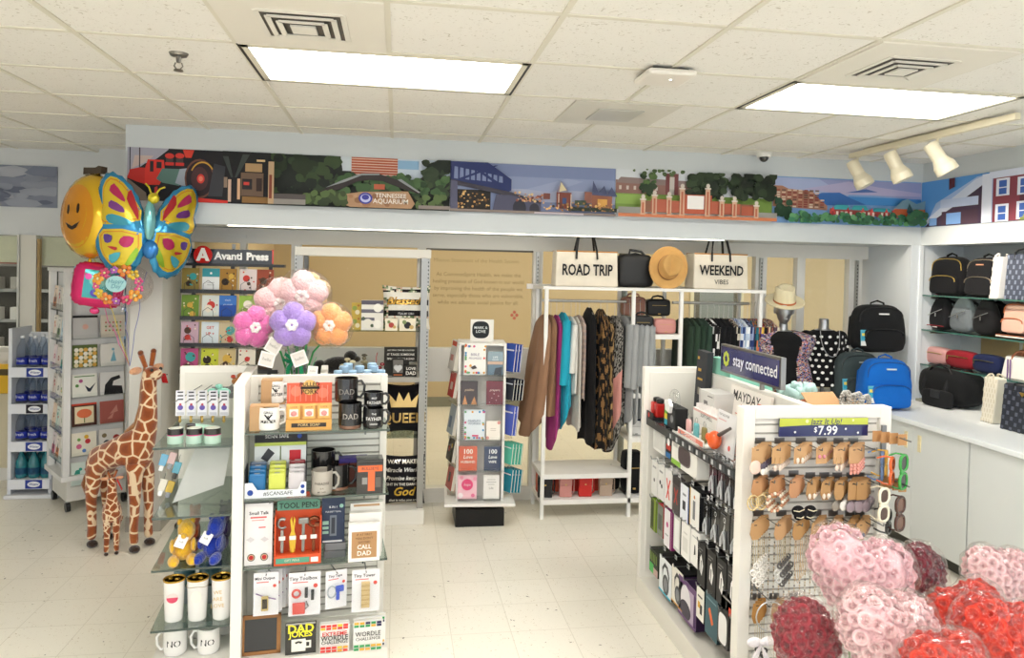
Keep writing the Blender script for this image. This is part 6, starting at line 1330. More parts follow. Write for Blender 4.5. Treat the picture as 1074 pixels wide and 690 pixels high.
for k, (px, py, nm, c) in enumerate(((171, 484, 'blue and white', '#6fb0d4'), (180, 482, 'pale pink and clear', '#d8b8b8'), (185, 492, 'aqua', '#5fa8c0'), (170, 510, 'white and black', '#ded8cc'), (178, 512, 'yellow and black', '#c9a83c'))):
    q = at(px, py, Y=3.62); o = thing('charm_package', nm+' hanging charm at the outer left of the gondola', 'package', tuple(q), LR)
    b = B('gloss', c); b.m = RY(.3); b.box(-.016, -.003, -.02, .016, .003, .035, bev=.004); b.box(-.008, -.005, -.045, .012, .004, -.018, ['#e9e9ec', '#8d9098', '#2c2a28'][k % 3], bev=.003); b.out('charm', o); b = B('metal', '#999'); b.cyl((.008, 0, .03), (.012, .03, .06), .0015, n=5); b.out('clip', o)
# plush animals on the third left shelf
def bear(label, px0, py0, px1, py1, Y, col, rz=0, tagc=True):
    x, y, z, w, h = ext(px0, py0, px1, py1, Y=Y)
    o = thing('plush_toy', label, 'plush toy', (x, Y+.06, LS[2]), rz); s = h
    b = B('plush', col); b.ball(0, 0, s*.30, w*.34, .07, s*.30, n=22, m=14); b.out('body', o)
    b = B('plush', col); b.ball(w*.1, -.01, s*.74, w*.26, .062, s*.25, n=22, m=14); b.ball(-w*.10, 0, s*.93, w*.09, .02, s*.09, n=10, m=8); b.ball(w*.26, 0, s*.93, w*.09, .02, s*.09, n=10, m=8); b.ball(w*.02, -.06, s*.70, w*.1, .03, s*.07); b.out('head', o)
    for q in (-1, 1):
        b = B('plush', col); b.ball(q*w*.26, -.075, s*.12, w*.17, .05, s*.12, n=16, m=10); b.out('leg', o)
        b = B('plush', col); b.ball(q*w*.30, -.04, s*.42, w*.09, .04, s*.16, n=14, m=9); b.out('arm', o)
    if tagc:
        b = B('paper', '#f0efee'); b.m = T(w*-.05, -.078, s*.58) @ RY(.45) @ RX(-.2); b.box(-.022, -.001, -.026, .022, .001, .026); b.text('soft', 0, 0, .014, '#777', -.0015); b.out('hang_tag', o)
bear('yellow plush animal with a white tag on the third left glass shelf', 170, 549, 206, 592, 3.43, '#e3b02c', .25)
bear('orange plush animal half hidden behind the yellow one', 188, 537, 210, 580, 3.60, '#e0622a', .1, False)
bear('royal blue plush animal with a white tag beside the yellow one', 205, 546, 238, 592, 3.44, '#16339c', -.15)
bear('purple plush animal half hidden behind the royal blue one', 220, 535, 242, 580, 3.62, '#4c2c84', 0, False)
# tumblers and mugs
for i, (x0, x1, lab) in enumerate(((168, 191, 'white tumbler with a gold lid and a pink half-moon sticker, leftmost on its shelf'), (193, 216, 'white tumbler with a gold lid and a round twine tag, in the middle'), (219, 241, 'white tumbler with a gold lid and faint gold lettering, beside the side panel'))):
    x, y, z, w, h = ext(x0, 604, x1, 651, Y=3.43); r = w/2
    o = thing('tumbler', lab, 'tumbler', (x, 3.475, LS[3]), LR)
    b = B('ceramic', '#ece9e6'); b.lathe([(r*.80, 0), (r*.84, .004), (r*.98, h*.86), (r*1.0, h*.9)], 28); b.out('cup', o)
    b = B('foil', '#c99a2c'); b.lathe([(r*1.03, h*.895), (r*1.04, h*.925), (r*.92, h*.93), (r*.86, h*.90), (0, h*.90)], 28); b.ball(r*.3, -r*.2, h*.915, r*.25, r*.2, h*.03); b.ball(-r*.35, r*.1, h*.915, r*.22, r*.22, h*.03); b.out('lid', o)
    b = B('paper', ['#d8506c', '#efe9dc', '#dcc48c'][i])
    if i == 0: b.prism([(.024*math.cos(PI+a*PI/10), .115+.024*math.sin(PI+a*PI/10)) for a in range(11)], -r*.99, -r*.96); b.prism([(.024*math.cos(a*PI/10), .116+.018*math.sin(a*PI/10)) for a in range(11)], -r*.995, -r*.965, '#ecd4d0')
    elif i == 1: b.prism([(.022*math.cos(a*PI/9), .115+.027*math.sin(a*PI/9)) for a in range(18)], -r*1.03, -r*1.0); b.tube([(r*math.cos(a), r*math.sin(a), .155+.004*math.sin(a*3)) for a in [2*PI*k/24 for k in range(24)]], .0012, closed=True, col='#a89878')
    else:
        for k, s in enumerate(('WE', 'ARE', 'LOVE')): b.text(s, -.012, .13-k*.03, .024, '#d0b06c', -r*.97)
    b.out('sticker' if i == 0 else 'hang_tag' if i == 1 else 'lettering', o)
for i, (x0, x1) in enumerate(((179, 202), (206, 230))):
    mug(['teal', 'dark teal'][i]+' mug upside down behind the '+['left', 'right']
        [i]+' white tumblers', x0, 597, x1, 625, LS[3], 3.62, '#3f6a74', inner='#2c5560', handle=False, up=.085)
    q = at((x0+x1)/2, 640, Y=3.62); o = thing('mug', 'grey mug holding up the '+['left', 'right'][i]+' teal mug', 'mug', (q.x, 3.66, LS[3]), LR); b = B('ceramic', '#8f9aa0'); b.lathe([(.042, 0), (.046, .004), (.046, .083), (.0, .083)], 24); b.out('body', o)
for i, (x0, x1, Y, lab) in enumerate(((168, 193, 3.44, 'white mug with black print at the front left of the base shelf'), (204, 228, 3.44, 'white mug with black print at the front right of the base shelf'), (192, 214, 3.60, 'plain white mug behind the two front ones on the base shelf'), (224, 242, 3.62, 'white mug in the back corner of the base shelf'))):
    mug(lab, x0, 664, x1, 692, .076, Y, '#e9e7e4', txt=[('NO', .5, .04)] if i < 2 else None, side=-1 if i < 2 else 1)
# ---- on top of the gondola: plush flower bouquet and candle jars
TZ = 1.247
o = thing('glass_vase', 'clear glass vase tied with a green ribbon on top of the left gondola', 'vase', (*at(311, 400, Y=3.86)[:2], TZ))
b = B('bottle', '#e4f0e8'); b.lathe([(.055, .002), (.062, .01), (.058, .07), (.05, .10), (.06, .16)], 28); b.out('glass', o)
b = B('fabric', '#1f8a5c'); b.lathe([(.052, .098), (.054, .11), (.052, .12)], 24)
for s, l in ((-1, .10), (1, .12)): b.tube([(s*.01, -.055, .11), (s*.03, -.07, .08), (s*.04, -.07, .11-l)], .012, flat=.2); b.tube([(s*.005, -.055, .11), (s*.05, -.065, .15), (s*.06, -.06, .12), (s*.01, -.055, .105)], .01, flat=.25)
b.out('ribbon', o)
VX = o.location.copy()
def plush_flower(label, px, py, r_px, Y, col, ccol, rot, sway):
    q = at(px, py, Y=Y); r = r_px*Y/771.0*1.02
    o = thing('plush_flower', label, 'plush flower', tuple(q), rot=rot)
    b = B('plush', col); rr = random.Random(px)
    for i in range(5):
        a = 2*PI*i/5+PI/2; b.ball(r*.56*math.cos(a), 0, r*.56*math.sin(a), r*.50, r*.33, r*.50, n=18, m=12, fn=lambda d: 1+.16*noise.noise(d*7+Vector((px+i*3, 0, 0))))
    b.ball(0, 0, 0, r*.62, r*.30, r*.62); b.out('petals', o)
    b = B('plush', ccol)
    for i in range(6): a = 2*PI*i/6; b.ball(r*.17*math.cos(a), -r*.30, r*.17*math.sin(a), r*.12, r*.06, r*.12, n=10, m=7)
    b.out('centre', o)
    b = B('film'); b.ball(0, 0, 0, r*1.13, r*.50, r*1.13, n=40, m=24, fn=lambda d: 1+.05*noise.noise(d*5+Vector((px, 3, 0)))+.02*noise.noise(d*14)); b.out('clear_wrap', o)
    inv = o.matrix_world if False else (T(*q) @ (RZ(rot[2]) @ RY(rot[1]) @ RX(rot[0]))).inverted()
    end = inv @ Vector((VX.x+sway*.02, VX.y, TZ+.02)); b = B('fabric', '#3f9a54'); m_ = inv @ Vector((VX.x+sway*.04, VX.y, TZ+.15)); b.tube([(0, r*.2, -r*.3), tuple(m_), tuple(end)], .005); b.out('stem', o)
    return o
plush_flower('pale pink plush flower, topmost and leftmost of the bouquet', 294, 318, 24, 3.95, '#f6ccce', '#f8eeec', (.1, 0, .2), -1)
plush_flower('pale pink plush flower at the top centre of the bouquet', 318, 310, 24, 3.92, '#f6cfd2', '#f8ecea', (.1, 0, -.1), 0)
plush_flower('pale orange plush flower at the back of the bouquet', 327, 306, 19, 4.05, '#f6d4a4', '#f8f0e0', (.2, 0, -.3), 1)
plush_flower('hot pink plush flower with a white heart, lowest at the left', 266, 343, 20, 3.82, '#e070b0', '#f8f2f2', (0, .2, .5), -2)
plush_flower('purple plush flower with a white centre at the front', 307, 341, 22, 3.76, '#a78cd8', '#f6f3f8', (-.1, 0, 0), 0)
plush_flower('orange plush flower with a white centre at the right', 347, 341, 21, 3.80, '#f6ab70', '#faf4ee', (0, 0, -.2), 2)
for i, (px, py, a) in enumerate(((287, 363, .5), (280, 377, .25), (314, 376, -.35), (328, 389, .1))):
    q = at(px, py, Y=3.74); o = thing('paper_gift_tag', ['larger white tag hanging just below the hot pink flower', 'lower grey-edged tag left of the vase', 'white tag pinned over the ribbon in front of the vase', 'small white tag lying at the right foot of the vase'][i], 'gift tag', tuple(q), .1*(i-1))
    b = B('paper', '#ebe9e4'); b.m = RY(a); s = .036 if i < 3 else .024; b.box(-s, -.001, -s, s, .001, s); b.art(2*s, 2*s, [('r', '#dad6cf', .1, .1, .9, .9), ('t', '#8b8680', 'hello', .5, .5, .3)], y=-.001, z0=-s); b.out('card', o); b = B('fabric', '#2c9a64'); b.cyl((0, .002, s*.9), (.02, .04, s+.04), .0015, n=5); b.out('string', o)
CJ = None; fr = [(354.5, 397), (369.5, 397), (385, 397), (399.5, 397)]
for i, (px, py) in enumerate(fr):
    q = at(px, 393, Y=3.80); lab = ['leftmost', 'second from left', 'third from left', 'rightmost'][i]+' of the front row of light blue capped jars on the gondola top'
    if CJ is None:
        CJ = thing('candle_jar', lab, 'jar', (q.x, 3.80, TZ), LR)
        b = B('gloss', '#5c1420'); b.lathe([(.024, 0), (.028, .004), (.028, .026), (.022, .032)], 20); b.out('jar', CJ); b = B('gloss', '#16171a'); b.lathe([(.0285, .026), (.0285, .034), (.02, .036)], 20); b.out('collar', CJ)
        b = B('plastic', '#9dbfdc'); b.lathe([(.021, .036), (.022, .062), (.018, .066)], 20); b.out('cap', CJ)
    else: dup(CJ, (q.x, 3.80+.01*i, TZ), label=lab)
for i, (px, Y, nm) in enumerate(((361, 3.90, 'behind the gap after the first jar'), (377, 3.91, 'in the middle of the second row'), (392, 3.92, 'at the right of the second row'), (365, 4.00, 'at the back left'), (390, 4.02, 'at the back right'))):
    q = at(px, 390, Y=Y); o = dup(CJ, (q.x, Y, TZ), label='aqua lidded dark red jar '+nm+' on the gondola top', scale=1.15)
# ---------------------------------------------------------------- left: balloons, giraffes, racks
def giraffe_mat(name, sc, rand=.8):
    m, nt, N, L_, P = nodes(name)
    tc = N.new('ShaderNodeTexCoord'); nz = N.new('ShaderNodeTexNoise'); nz.inputs['Scale'].default_value = 6; L_.new(tc.outputs['Object'], nz.inputs['Vector'])
    mx = N.new('ShaderNodeMixRGB'); mx.inputs[0].default_value = .05; L_.new(tc.outputs['Object'], mx.inputs[1]); L_.new(nz.outputs['Color'], mx.inputs[2])
    v = N.new('ShaderNodeTexVoronoi'); v.feature = 'DISTANCE_TO_EDGE'; v.inputs['Scale'].default_value = sc; v.inputs['Randomness'].default_value = rand; L_.new(mx.outputs[0], v.inputs['Vector'])
    r = N.new('ShaderNodeValToRGB'); e = r.color_ramp.elements; e[0].position = .055; e[0].color = (*lin('#f3d9b4'), 1); e[1].position = .085; e[1].color = (*lin('#a85a28'), 1)
    x = e.new(.35); x.color = (*lin('#8c4218'), 1)
    L_.new(v.outputs['Distance'], r.inputs[0]); L_.new(r.outputs[0], P.inputs['Base Color']); P.inputs['Roughness'].default_value = .95; P.inputs['Sheen Weight'].default_value = .4
    bp = N.new('ShaderNodeBump'); n2 = N.new('ShaderNodeTexNoise'); n2.inputs['Scale'].default_value = 200; L_.new(tc.outputs['Object'], n2.inputs['Vector']); L_.new(n2.outputs[0], bp.inputs['Height']); bp.inputs['Strength'].default_value = .4; bp.inputs['Distance'].default_value = .01; L_.new(bp.outputs[0], P.inputs['Normal'])
    MATS[name] = m
giraffe_mat('giraffe_coat', 13); giraffe_mat('giraffe_coat_small', 24)
def skin(name, verts, edges, radii, mat, parent, sub=2):
    me = bpy.data.meshes.new(name); me.from_pydata(verts, edges, []); o = bpy.data.objects.new(name, me); COL.objects.link(o)
    md = o.modifiers.new('s', 'SKIN'); sk = me.skin_vertices[0].data if me.skin_vertices else None
    if sk is None:
        import bpy as _b
        _b.context.view_layer.objects.active = o; _b.ops.mesh.customdata_skin_add(); sk = me.skin_vertices[0].data
    for i, r in enumerate(radii): sk[i].radius = r if isinstance(r, tuple) else (r, r); sk[i].use_root = (i == 0)
    s = o.modifiers.new('u', 'SUBSURF'); s.levels = sub; s.render_levels = sub
    dg = bpy.context.evaluated_depsgraph_get(); ev = bpy.data.meshes.new_from_object(o.evaluated_get(dg))
    bpy.data.objects.remove(o); ev.materials.clear(); ev.materials.append(MATS[mat]); ev.polygons.foreach_set('use_smooth', [True]*len(ev.polygons))
    q = bpy.data.objects.new(name, ev); COL.objects.link(q); q.parent = parent; return q
def giraffe(label, loc, rz, s, coat, tagc=True, mane=True, fat=1.):
    """facing +X locally, height about 1.29*s"""
    t = thing('plush_giraffe', label, 'plush giraffe', loc, rz)
    V = []; E_ = []; R_ = []
    def v(x, y, z, r): V.append((x*s, y*s, z*s)); R_.append((r*s*fat, r*s*fat)); return len(V)-1
    def e(*a):
        for i, j in zip(a, a[1:]): E_.append((i, j))
    hip = v(-.13, 0, .60, .092); mid = v(.0, 0, .625, .095); sh = v(.13, 0, .65, .105); e(hip, mid, sh)
    n1 = v(.185, 0, .76, .07); n2 = v(.20, 0, .90, .055); n3 = v(.20, 0, 1.04, .047); hd = v(.205, 0, 1.14, .052); e(sh, n1, n2, n3, hd)
    sn = v(.29, -.01, 1.115, .036); e(hd, sn)
    for sy in (-1, 1):
        a = v(-.15, sy*.05, .50, .06); b_ = v(-.165, sy*.065, .30, .034); c = v(-.15, sy*.068, .14, .028); d = v(-.155, sy*.07, .045, .03); e(hip, a, b_, c, d)
        a = v(.15, sy*.055, .50, .05); b_ = v(.16, sy*.062, .30, .032); c = v(.155, sy*.065, .14, .027); d = v(.16, sy*.066, .045, .03); e(sh, a, b_, c, d)
    tl = v(-.215, 0, .60, .022); e(hip, tl)
    skin('body', V, E_, R_, coat, t)
    for x, sy in ((-.155, -1), (-.155, 1), (.16, -1), (.16, 1)): b = B('plush', '#3a2a22'); b.m = S(s, s, s); b.ball(x+.006, sy*.068, .022, .036, .03, .024); b.out('hoof', t)
    b = B('plush', '#8a5226'); b.m = S(s, s, s); b.tube([(-.215, 0, .60), (-.25, 0, .52), (-.255, 0, .44)], [.016, .014, .012])
    b.tube([(-.255, 0, .45), (-.262, 0, .38), (-.255, 0, .31)], [.014, .032, .012]); b.out('tail', t)
    if mane:
        b = B('plush', '#b07a48'); b.m = S(s, s, s); b.tube([(.03, 0, .74), (.11, 0, .80), (.145, 0, .92), (.152, 0, 1.05), (.165, 0, 1.16)], [.015, .026, .026, .024, .012], flat=.6); b.out('mane', t)
    b = B('plush', '#a85a28'); b.m = S(s, s, s)
    for sy in (-1, 1): b.tube([(.195, sy*.025, 1.17), (.185, sy*.055, 1.25)], [.014, .017]); b.ball(.184, sy*.058, 1.262, .018, col='#7a3f1c')
    b.out('horns', t)
    b = B('plush', '#e3a880'); b.m = S(s, s, s)
    for sy in (-1, 1): b.ball(.185, sy*.10, 1.155, .015, .055, .024)
    b.out('ears', t)
    b = B('gloss', '#15110f'); b.m = S(s, s, s)
    for sy in (-1, 1): b.ball(.252, sy*.040, 1.155, .011)
    b.ball(.322, -.02, 1.125, .004); b.ball(.322, .01, 1.125, .004); b.out('eyes', t)
    if tagc: b = B('paper', '#d8242c'); b.m = T(.23*s, .085*s, 1.10*s) @ RX(.4); b.box(-.012, -.002, -.05, .028, .002, .02); b.out('hang_tag', t)
    return t
giraffe('tall plush giraffe with brown patches standing by the card rack', (-1.73, 5.04, 0), -.38, 1.0, 'giraffe_coat')
q = at(117, 578, Z=0)
giraffe('small plush giraffe standing in front of the tall one', (q.x, q.y, 0), -1.25, .42, 'giraffe_coat_small', tagc=True, mane=False, fat=1.4)
# balloons
def foil_balloon(name, label, outline, th, loc, rot, col, art=None, mat='foil', cat='balloon'):
    """outline in XZ inflated along Y"""
    t = thing(name, label, cat, loc, rot=rot)
    n = len(outline); rings = [(1.0, 0), (.97, .28), (.88, .55), (.72, .78), (.5, .92), (.25, .985), (.0, 1.0)]
    cx_ = sum(p[0] for p in outline)/n; cz_ = sum(p[1] for p in outline)/n
    b = B(mat, col)
    for s in (-1, 1):
        vs = []
        for k, (f, d) in enumerate(rings):
            for i, (x, z) in enumerate(outline):
                puck = 1-.012*(i % 2)*(1-d)*3
                vs.append((cx_+(x-cx_)*f*puck, s*th*d/2, cz_+(z-cz_)*f*puck))
        fs = [(k*n+i, k*n+(i+1) % n, (k+1)*n+(i+1) % n, (k+1)*n+i) for k in range(len(rings)-1) for i in range(n)]
        if s > 0: fs = [f[::-1] for f in fs]
        b.add(vs, fs, None, True)
    b.out('foil', t)
    def surfy(x, z):
        """front height over a point inside the outline"""
        a = math.atan2(z-cz_, x-cx_); best = 0; r = math.hypot(x-cx_, z-cz_)
        # radius of outline in this direction
        R_ = 1e-6
        for i in range(n):
            x0, z0 = outline[i][0]-cx_, outline[i][1]-cz_; x1, z1 = outline[(i+1) % n][0]-cx_, outline[(i+1) % n][1]-cz_
            dx, dz = math.cos(a), math.sin(a); den = dx*(z1-z0)-dz*(x1-x0)
            if abs(den) < 1e-9: continue
            tt = (x0*(z1-z0)-z0*(x1-x0))/den; uu = (x0*dz-z0*dx)/den
            if tt > 0 and -.001 <= uu <= 1.001: R_ = max(R_, tt)
        f = min(1, r/R_)
        for (f0, d0), (f1, d1) in zip(rings, rings[1:]):
            if f1 <= f <= f0: return th/2*(d1+(d0-d1)*(f-f1)/(f0-f1))
        return th/2
    if art:
        p = B(mat)
        for k, (c, pts) in enumerate(art):
            # subdivide outline and drape as a fan on the curved front
            m_ = len(pts); mx_ = sum(q[0] for q in pts)/m_; mz_ = sum(q[1] for q in pts)/m_
            dense = []
            for i in range(m_):
                for j in range(3): dense.append((pts[i][0]+(pts[(i+1) % m_][0]-pts[i][0])*j/3, pts[i][1]+(pts[(i+1) % m_][1]-pts[i][1])*j/3))
            ar = sum(dense[i][0]*dense[(i+1) % len(dense)][1]-dense[(i+1) % len(dense)][0]*dense[i][1] for i in range(len(dense)))
            if ar < 0: dense = dense[::-1]
            D = len(dense); lv = 5; vs = []
            for l in range(lv):
                f = 1-l/(lv)
                for x, z in dense:
                    X = mx_+(x-mx_)*f; Z = mz_+(z-mz_)*f; vs.append((X, -surfy(X, Z)-.0015-.0007*k, Z))
            vs.append((mx_, -surfy(mx_, mz_)-.0015-.0007*k, mz_))
            fs = [(l*D+i, l*D+(i+1) % D, (l+1)*D+(i+1) % D, (l+1)*D+i) for l in range(lv-1) for i in range(D)]+[((lv-1)*D+i, (lv-1)*D+(i+1) % D, lv*D) for i in range(D)]
            p.add(vs, fs, c, True)
        p.out('printed_pattern', t)
    return t
def circ(x, z, rx, rz=None, n=20, a0=0): rz = rz or rx; return [(x+rx*math.cos(a0+2*PI*i/n), z+rz*math.sin(a0+2*PI*i/n)) for i in range(n)]
K = 5.0/771*1.03
q = at(97, 227, Y=5.06)
t = foil_balloon('smiley_balloon', 'round yellow smiley face foil balloon at the upper left of the bunch', circ(0, 0, .235, .275, 44), .26, tuple(q), (-.05, 0, -.62), '#e4b81c',
    [('#e89a1c', circ(0, -.01, .165, .20, 24)), ('#2b1c10', circ(-.045, .03, .013, .032, 10)), ('#2b1c10', circ(.05, .035, .013, .032, 10)), ('#2b1c10', [(-.07, -.05), (-.04, -.085), (0, -.098), (.04, -.085), (.072, -.045), (.04, -.076), (0, -.088), (-.04, -.076)])])
b = B('foil', '#d8a81c'); b.ball(0, 0, -.285, .016, .01, .02); b.out('neck', t)
b = B('foil', '#4a3a2c'); b.prism([(-.09, .0), (.09, .0), (.09, .045), (.06, .05), (.03, .04), (-.09, .045)], -.02, .02); b.m = T(0, 0, .27); b.v = [v_+Vector((0, 0, .27)) for v_ in b.v]; b.out('crown_fold', t)
# butterfly: two wings and a body
q = at(157, 235, Y=4.90)
BL, YL, OR = '#2f8fc0', '#dcc02c', '#d88a2c'
wingL = [(0, -.05), (-.03, .06), (-.07, .17), (-.14, .27), (-.23, .325), (-.285, .30), (-.315, .22), (-.30, .13), (-.33, .07), (-.305, -.02), (-.335, -.10), (-.315, -.20), (-.255, -.295), (-.17, -.33), (-.09, -.30), (-.04, -.22), (-.01, -.13)]
def dense(o, k=2):
    r = []
    for i in range(len(o)):
        p0, p1, p2, p3 = o[i-1], o[i], o[(i+1) % len(o)], o[(i+2) % len(o)]
        for j in range(k):
            u = j/k; r.append(tuple(.5*((2*p1[c])+(-p0[c]+p2[c])*u+(2*p0[c]-5*p1[c]+4*p2[c]-p3[c])*u*u+(-p0[c]+3*p1[c]-3*p2[c]+p3[c])*u**3) for c in (0, 1)))
    return r
def ins(o, f, cx, cz): return [(cx+(x-cx)*f, cz+(z-cz)*f) for x, z in o]
def wingart(sx):
    up = [(-.04, .02), (-.08, .15), (-.15, .25), (-.23, .29), (-.27, .22), (-.265, .12), (-.29, .05), (-.26, -.01)]
    lo = [(-.03, -.06), (-.26, -.04), (-.285, -.12), (-.265, -.20), (-.20, -.275), (-.13, -.28), (-.07, -.22)]
    A = [(YL, dense(up)), (YL, dense(lo)), (OR, ins(dense(up), .92, -.18, .13)), (YL, ins(dense(up), .87, -.18, .13)), (OR, ins(dense(lo), .9, -.17, -.16)), (YL, ins(dense(lo), .85, -.17, -.16)),
         ('#b8285c', dense([(-.20, .245), (-.14, .17), (-.13, .13), (-.18, .16), (-.225, .20)])), ('#b82c34', dense([(-.105, .21), (-.06, .10), (-.05, .02), (-.085, .08), (-.12, .15)])), ('#7c3c8c', dense([(-.21, .14), (-.14, .10), (-.13, .065), (-.18, .075), (-.225, .10)])), ('#3f9ab0', dense([(-.24, .04), (-.20, .055), (-.12, .03), (-.08, .0), (-.14, -.015), (-.22, -.0)])),
         ('#b8285c', dense([(-.13, -.08), (-.07, -.09), (-.09, -.14), (-.13, -.15), (-.16, -.12)])), ('#5c3c8c', dense([(-.25, -.07), (-.20, -.08), (-.21, -.12), (-.245, -.12)])), ('#b82c34', dense([(-.23, -.145), (-.17, -.15), (-.18, -.17)])), ('#4fb0c0', dense([(-.22, -.20), (-.15, -.18), (-.17, -.23), (-.21, -.25)])), ('#8fb82c', dense([(-.13, -.26), (-.06, -.15), (-.05, -.19), (-.09, -.25)]))]
    return [(c, [(x*sx, z) for x, z in p]) for c, p in A]
WO = dense(wingL, 3)
t = foil_balloon('butterfly_balloon', 'blue and yellow butterfly foil balloon with two patterned wings', WO, .11, tuple(q), (0, 0, -.12), BL, wingart(1))
t2 = foil_balloon('butterfly_wing_temp', 'x', [(-x, z) for x, z in WO][::-1], .11, (0, 0, 0), (0, 0, .85), BL, wingart(-1))
for ch in list(t2.children):
    ch.parent = t; ch.matrix_parent_inverse = Matrix.Identity(4); ch.location = (.005, 0, .015); ch.rotation_euler = (0, .22, 1.08); ch.name = 'right_wing' if ch.name.startswith('foil') else 'right_wing_pattern'
bpy.data.objects.remove(t2)
b = B('foil', '#7fc4c8'); b.ball(.01, -.02, .02, .034, .045, .13, n=18, m=12, fn=lambda d: 1+.05*math.sin(d.z*14)); b.ball(.03, -.02, .16, .036, .03, .035, col='#d8c82c'); b.tube([(.02, -.02, .18), (.0, -.02, .23), (-.02, -.02, .25)], .006, col='#d8c82c'); b.tube([(.04, -.02, .18), (.07, -.02, .22), (.10, -.02, .23)], .006, col='#d8c82c'); b.ball(.01, -.01, -.16, .05, .03, .06, col='#2f7fc8'); b.out('body', t)
q = at(103, 299, Y=5.04)
sq = [(.155*sgn(math.cos(a), .45), .145*sgn(math.sin(a), .45)) for a in [2*PI*i/40+.01 for i in range(40)]]
t = foil_balloon('square_balloon', 'hot pink square foil balloon with a flowery panel behind the clear one', sq, .09, tuple(q), (0, .12, .1), '#d81c6c', [('#3fa0a0', [(-.075, -.085), (.10, -.085), (.10, .095), (-.075, .095)]), ('#7fc0a8', circ(.01, .03, .055, .04, 12)), ('#4c3ca0', circ(.0, -.05, .03, .025, 12)), ('#e8d85c', circ(.0, -.05, .010, .010, 8)), ('#d8509c', circ(-.05, .05, .02, .02, 10)), ('#e87cac', circ(.06, .06, .018, .015, 10))])
b = B('foil', '#d83c7c'); b.ball(0, 0, -.165, .03, .012, .022); b.out('neck', t)
q = at(129, 299, Y=4.93)
t = thing('clear_balloon', 'clear round balloon printed with pink, yellow and orange flowers below the butterfly', 'balloon', tuple(q))
b = B('film'); b.ball(0, 0, 0, .178, .12, .138, n=40, m=24); b.out('clear_skin', t)
b = B('gloss')
def bal(x, z): 
    k = 1-(x/.178)**2-(z/.138)**2; return -.12*math.sqrt(max(0, k))-.002
for i in range(13):
    a = 2*PI*i/13+.3; cx_, cz_ = .125*math.cos(a), .096*math.sin(a); c = ['#e0508c', '#e8c02c', '#e8842c', '#b05cb8', '#d8386c', '#f0a02c'][i % 6]; r = .020+.006*(i % 3)
    for j in range(5):
        aa = 2*PI*j/5+i; x, z = cx_+r*.75*math.cos(aa), cz_+r*.75*math.sin(aa); b.ball(x, bal(x, z), z, r*.52, .003, r*.5, n=8, m=5, col=c)
    b.ball(cx_, bal(cx_, cz_)-.002, cz_, r*.3, .003, r*.3, n=8, m=5, col='#f4e8a0')
b.prism([(.06*math.cos(a*PI/9), .05*math.sin(a*PI/9)+.01) for a in range(18)], -.121, -.1195, '#9fd0d0'); b.text('Happy', 0, .025, .035, '#4c8c9c', -.123, shear=.2); b.text('Day', 0, -.005, .035, '#4c8c9c', -.123, shear=.2); b.out('printed_flowers', t)
b = B('foil', '#b8b8c0'); b.ball(.0, 0, -.15, .012, .008, .018); b.out('neck', t)
E3 = Vector(at(136, 384, Y=4.99))
for nm, px, py, Y, c in (('yellow', 100, 272, 5.05, '#d8c02c'), ('pink', 108, 322, 5.04, '#d8509c'), ('blue', 152, 285, 4.93, '#6c78b8'), ('purple', 131, 320, 4.95, '#8c84b8')):
    p0 = Vector(at(px, py, Y=Y)); pts = [tuple(p0.lerp(E3, k/8)+Vector((.012*math.sin(k*1.9+px)*(1-k/8), 0, 0))) for k in range(9)]
    b = B('plastic', c); b.tube(pts, .0022, n=5)
    tag(b.out('balloon_string'), nm+' ribbon string running from the balloons down to the tall giraffe', 'balloon string')
# card spinner rack
SPX = at(87, 300, Y=5.98)
RW = .42; ang = .62
t = thing('card_spinner', 'tall white four-sided greeting card rack on casters beside the wall end', 'card rack', (SPX.x+.045, 6.02, 0), ang)
b = B('paint', '#e9e8e6'); h_ = RW/2
for sx in (-1, 1):
    for sy in (-1, 1): b.box(sx*h_-.022*(1 if sx > 0 else 1), sy*h_-.022, .27, sx*h_+.022, sy*h_+.022, 1.76)
b.box(-h_+.03, -h_+.03, .27, h_-.03, h_-.03, 1.74, '#dcdcdc'); b.box(-h_-.03, -h_-.03, 1.75, h_+.03, h_+.03, 1.775); b.box(-h_-.035, -h_-.035, .235, h_+.035, h_+.035, .27); b.out('tower', t)
b = B('paint', '#dddbd4'); b.box(-.20, -.20, .075, .20, .20, .235); b.out('base', t)
for sx in (-1, 1):
    for sy in (-1, 1): b = B('plastic', '#18181a'); b.cyl((sx*.19-.014, sy*.19, .035), (sx*.19+.014, sy*.19, .035), .034, n=18); b.cyl((sx*.19, sy*.19, .05), (sx*.19, sy*.19, .08), .01, col='#888'); b.out('caster', t)
SM = T(*t.location) @ RZ(ang)
rr = random.Random(11)
LP = [('#e8e6df', '#6c8c5c'), ('#ecdfe2', '#c85c7c'), ('#c8dce8', '#3c7ca8'), ('#e8e0d8', '#a83c3c'), ('#f0e8e0', '#d88c5c'), ('#dce8e0', '#3c9c8c'), ('#e8d8e4', '#8c5cac'), ('#f2efe8', '#5c5c5c'), ('#eed8c4', '#b86c3c')]
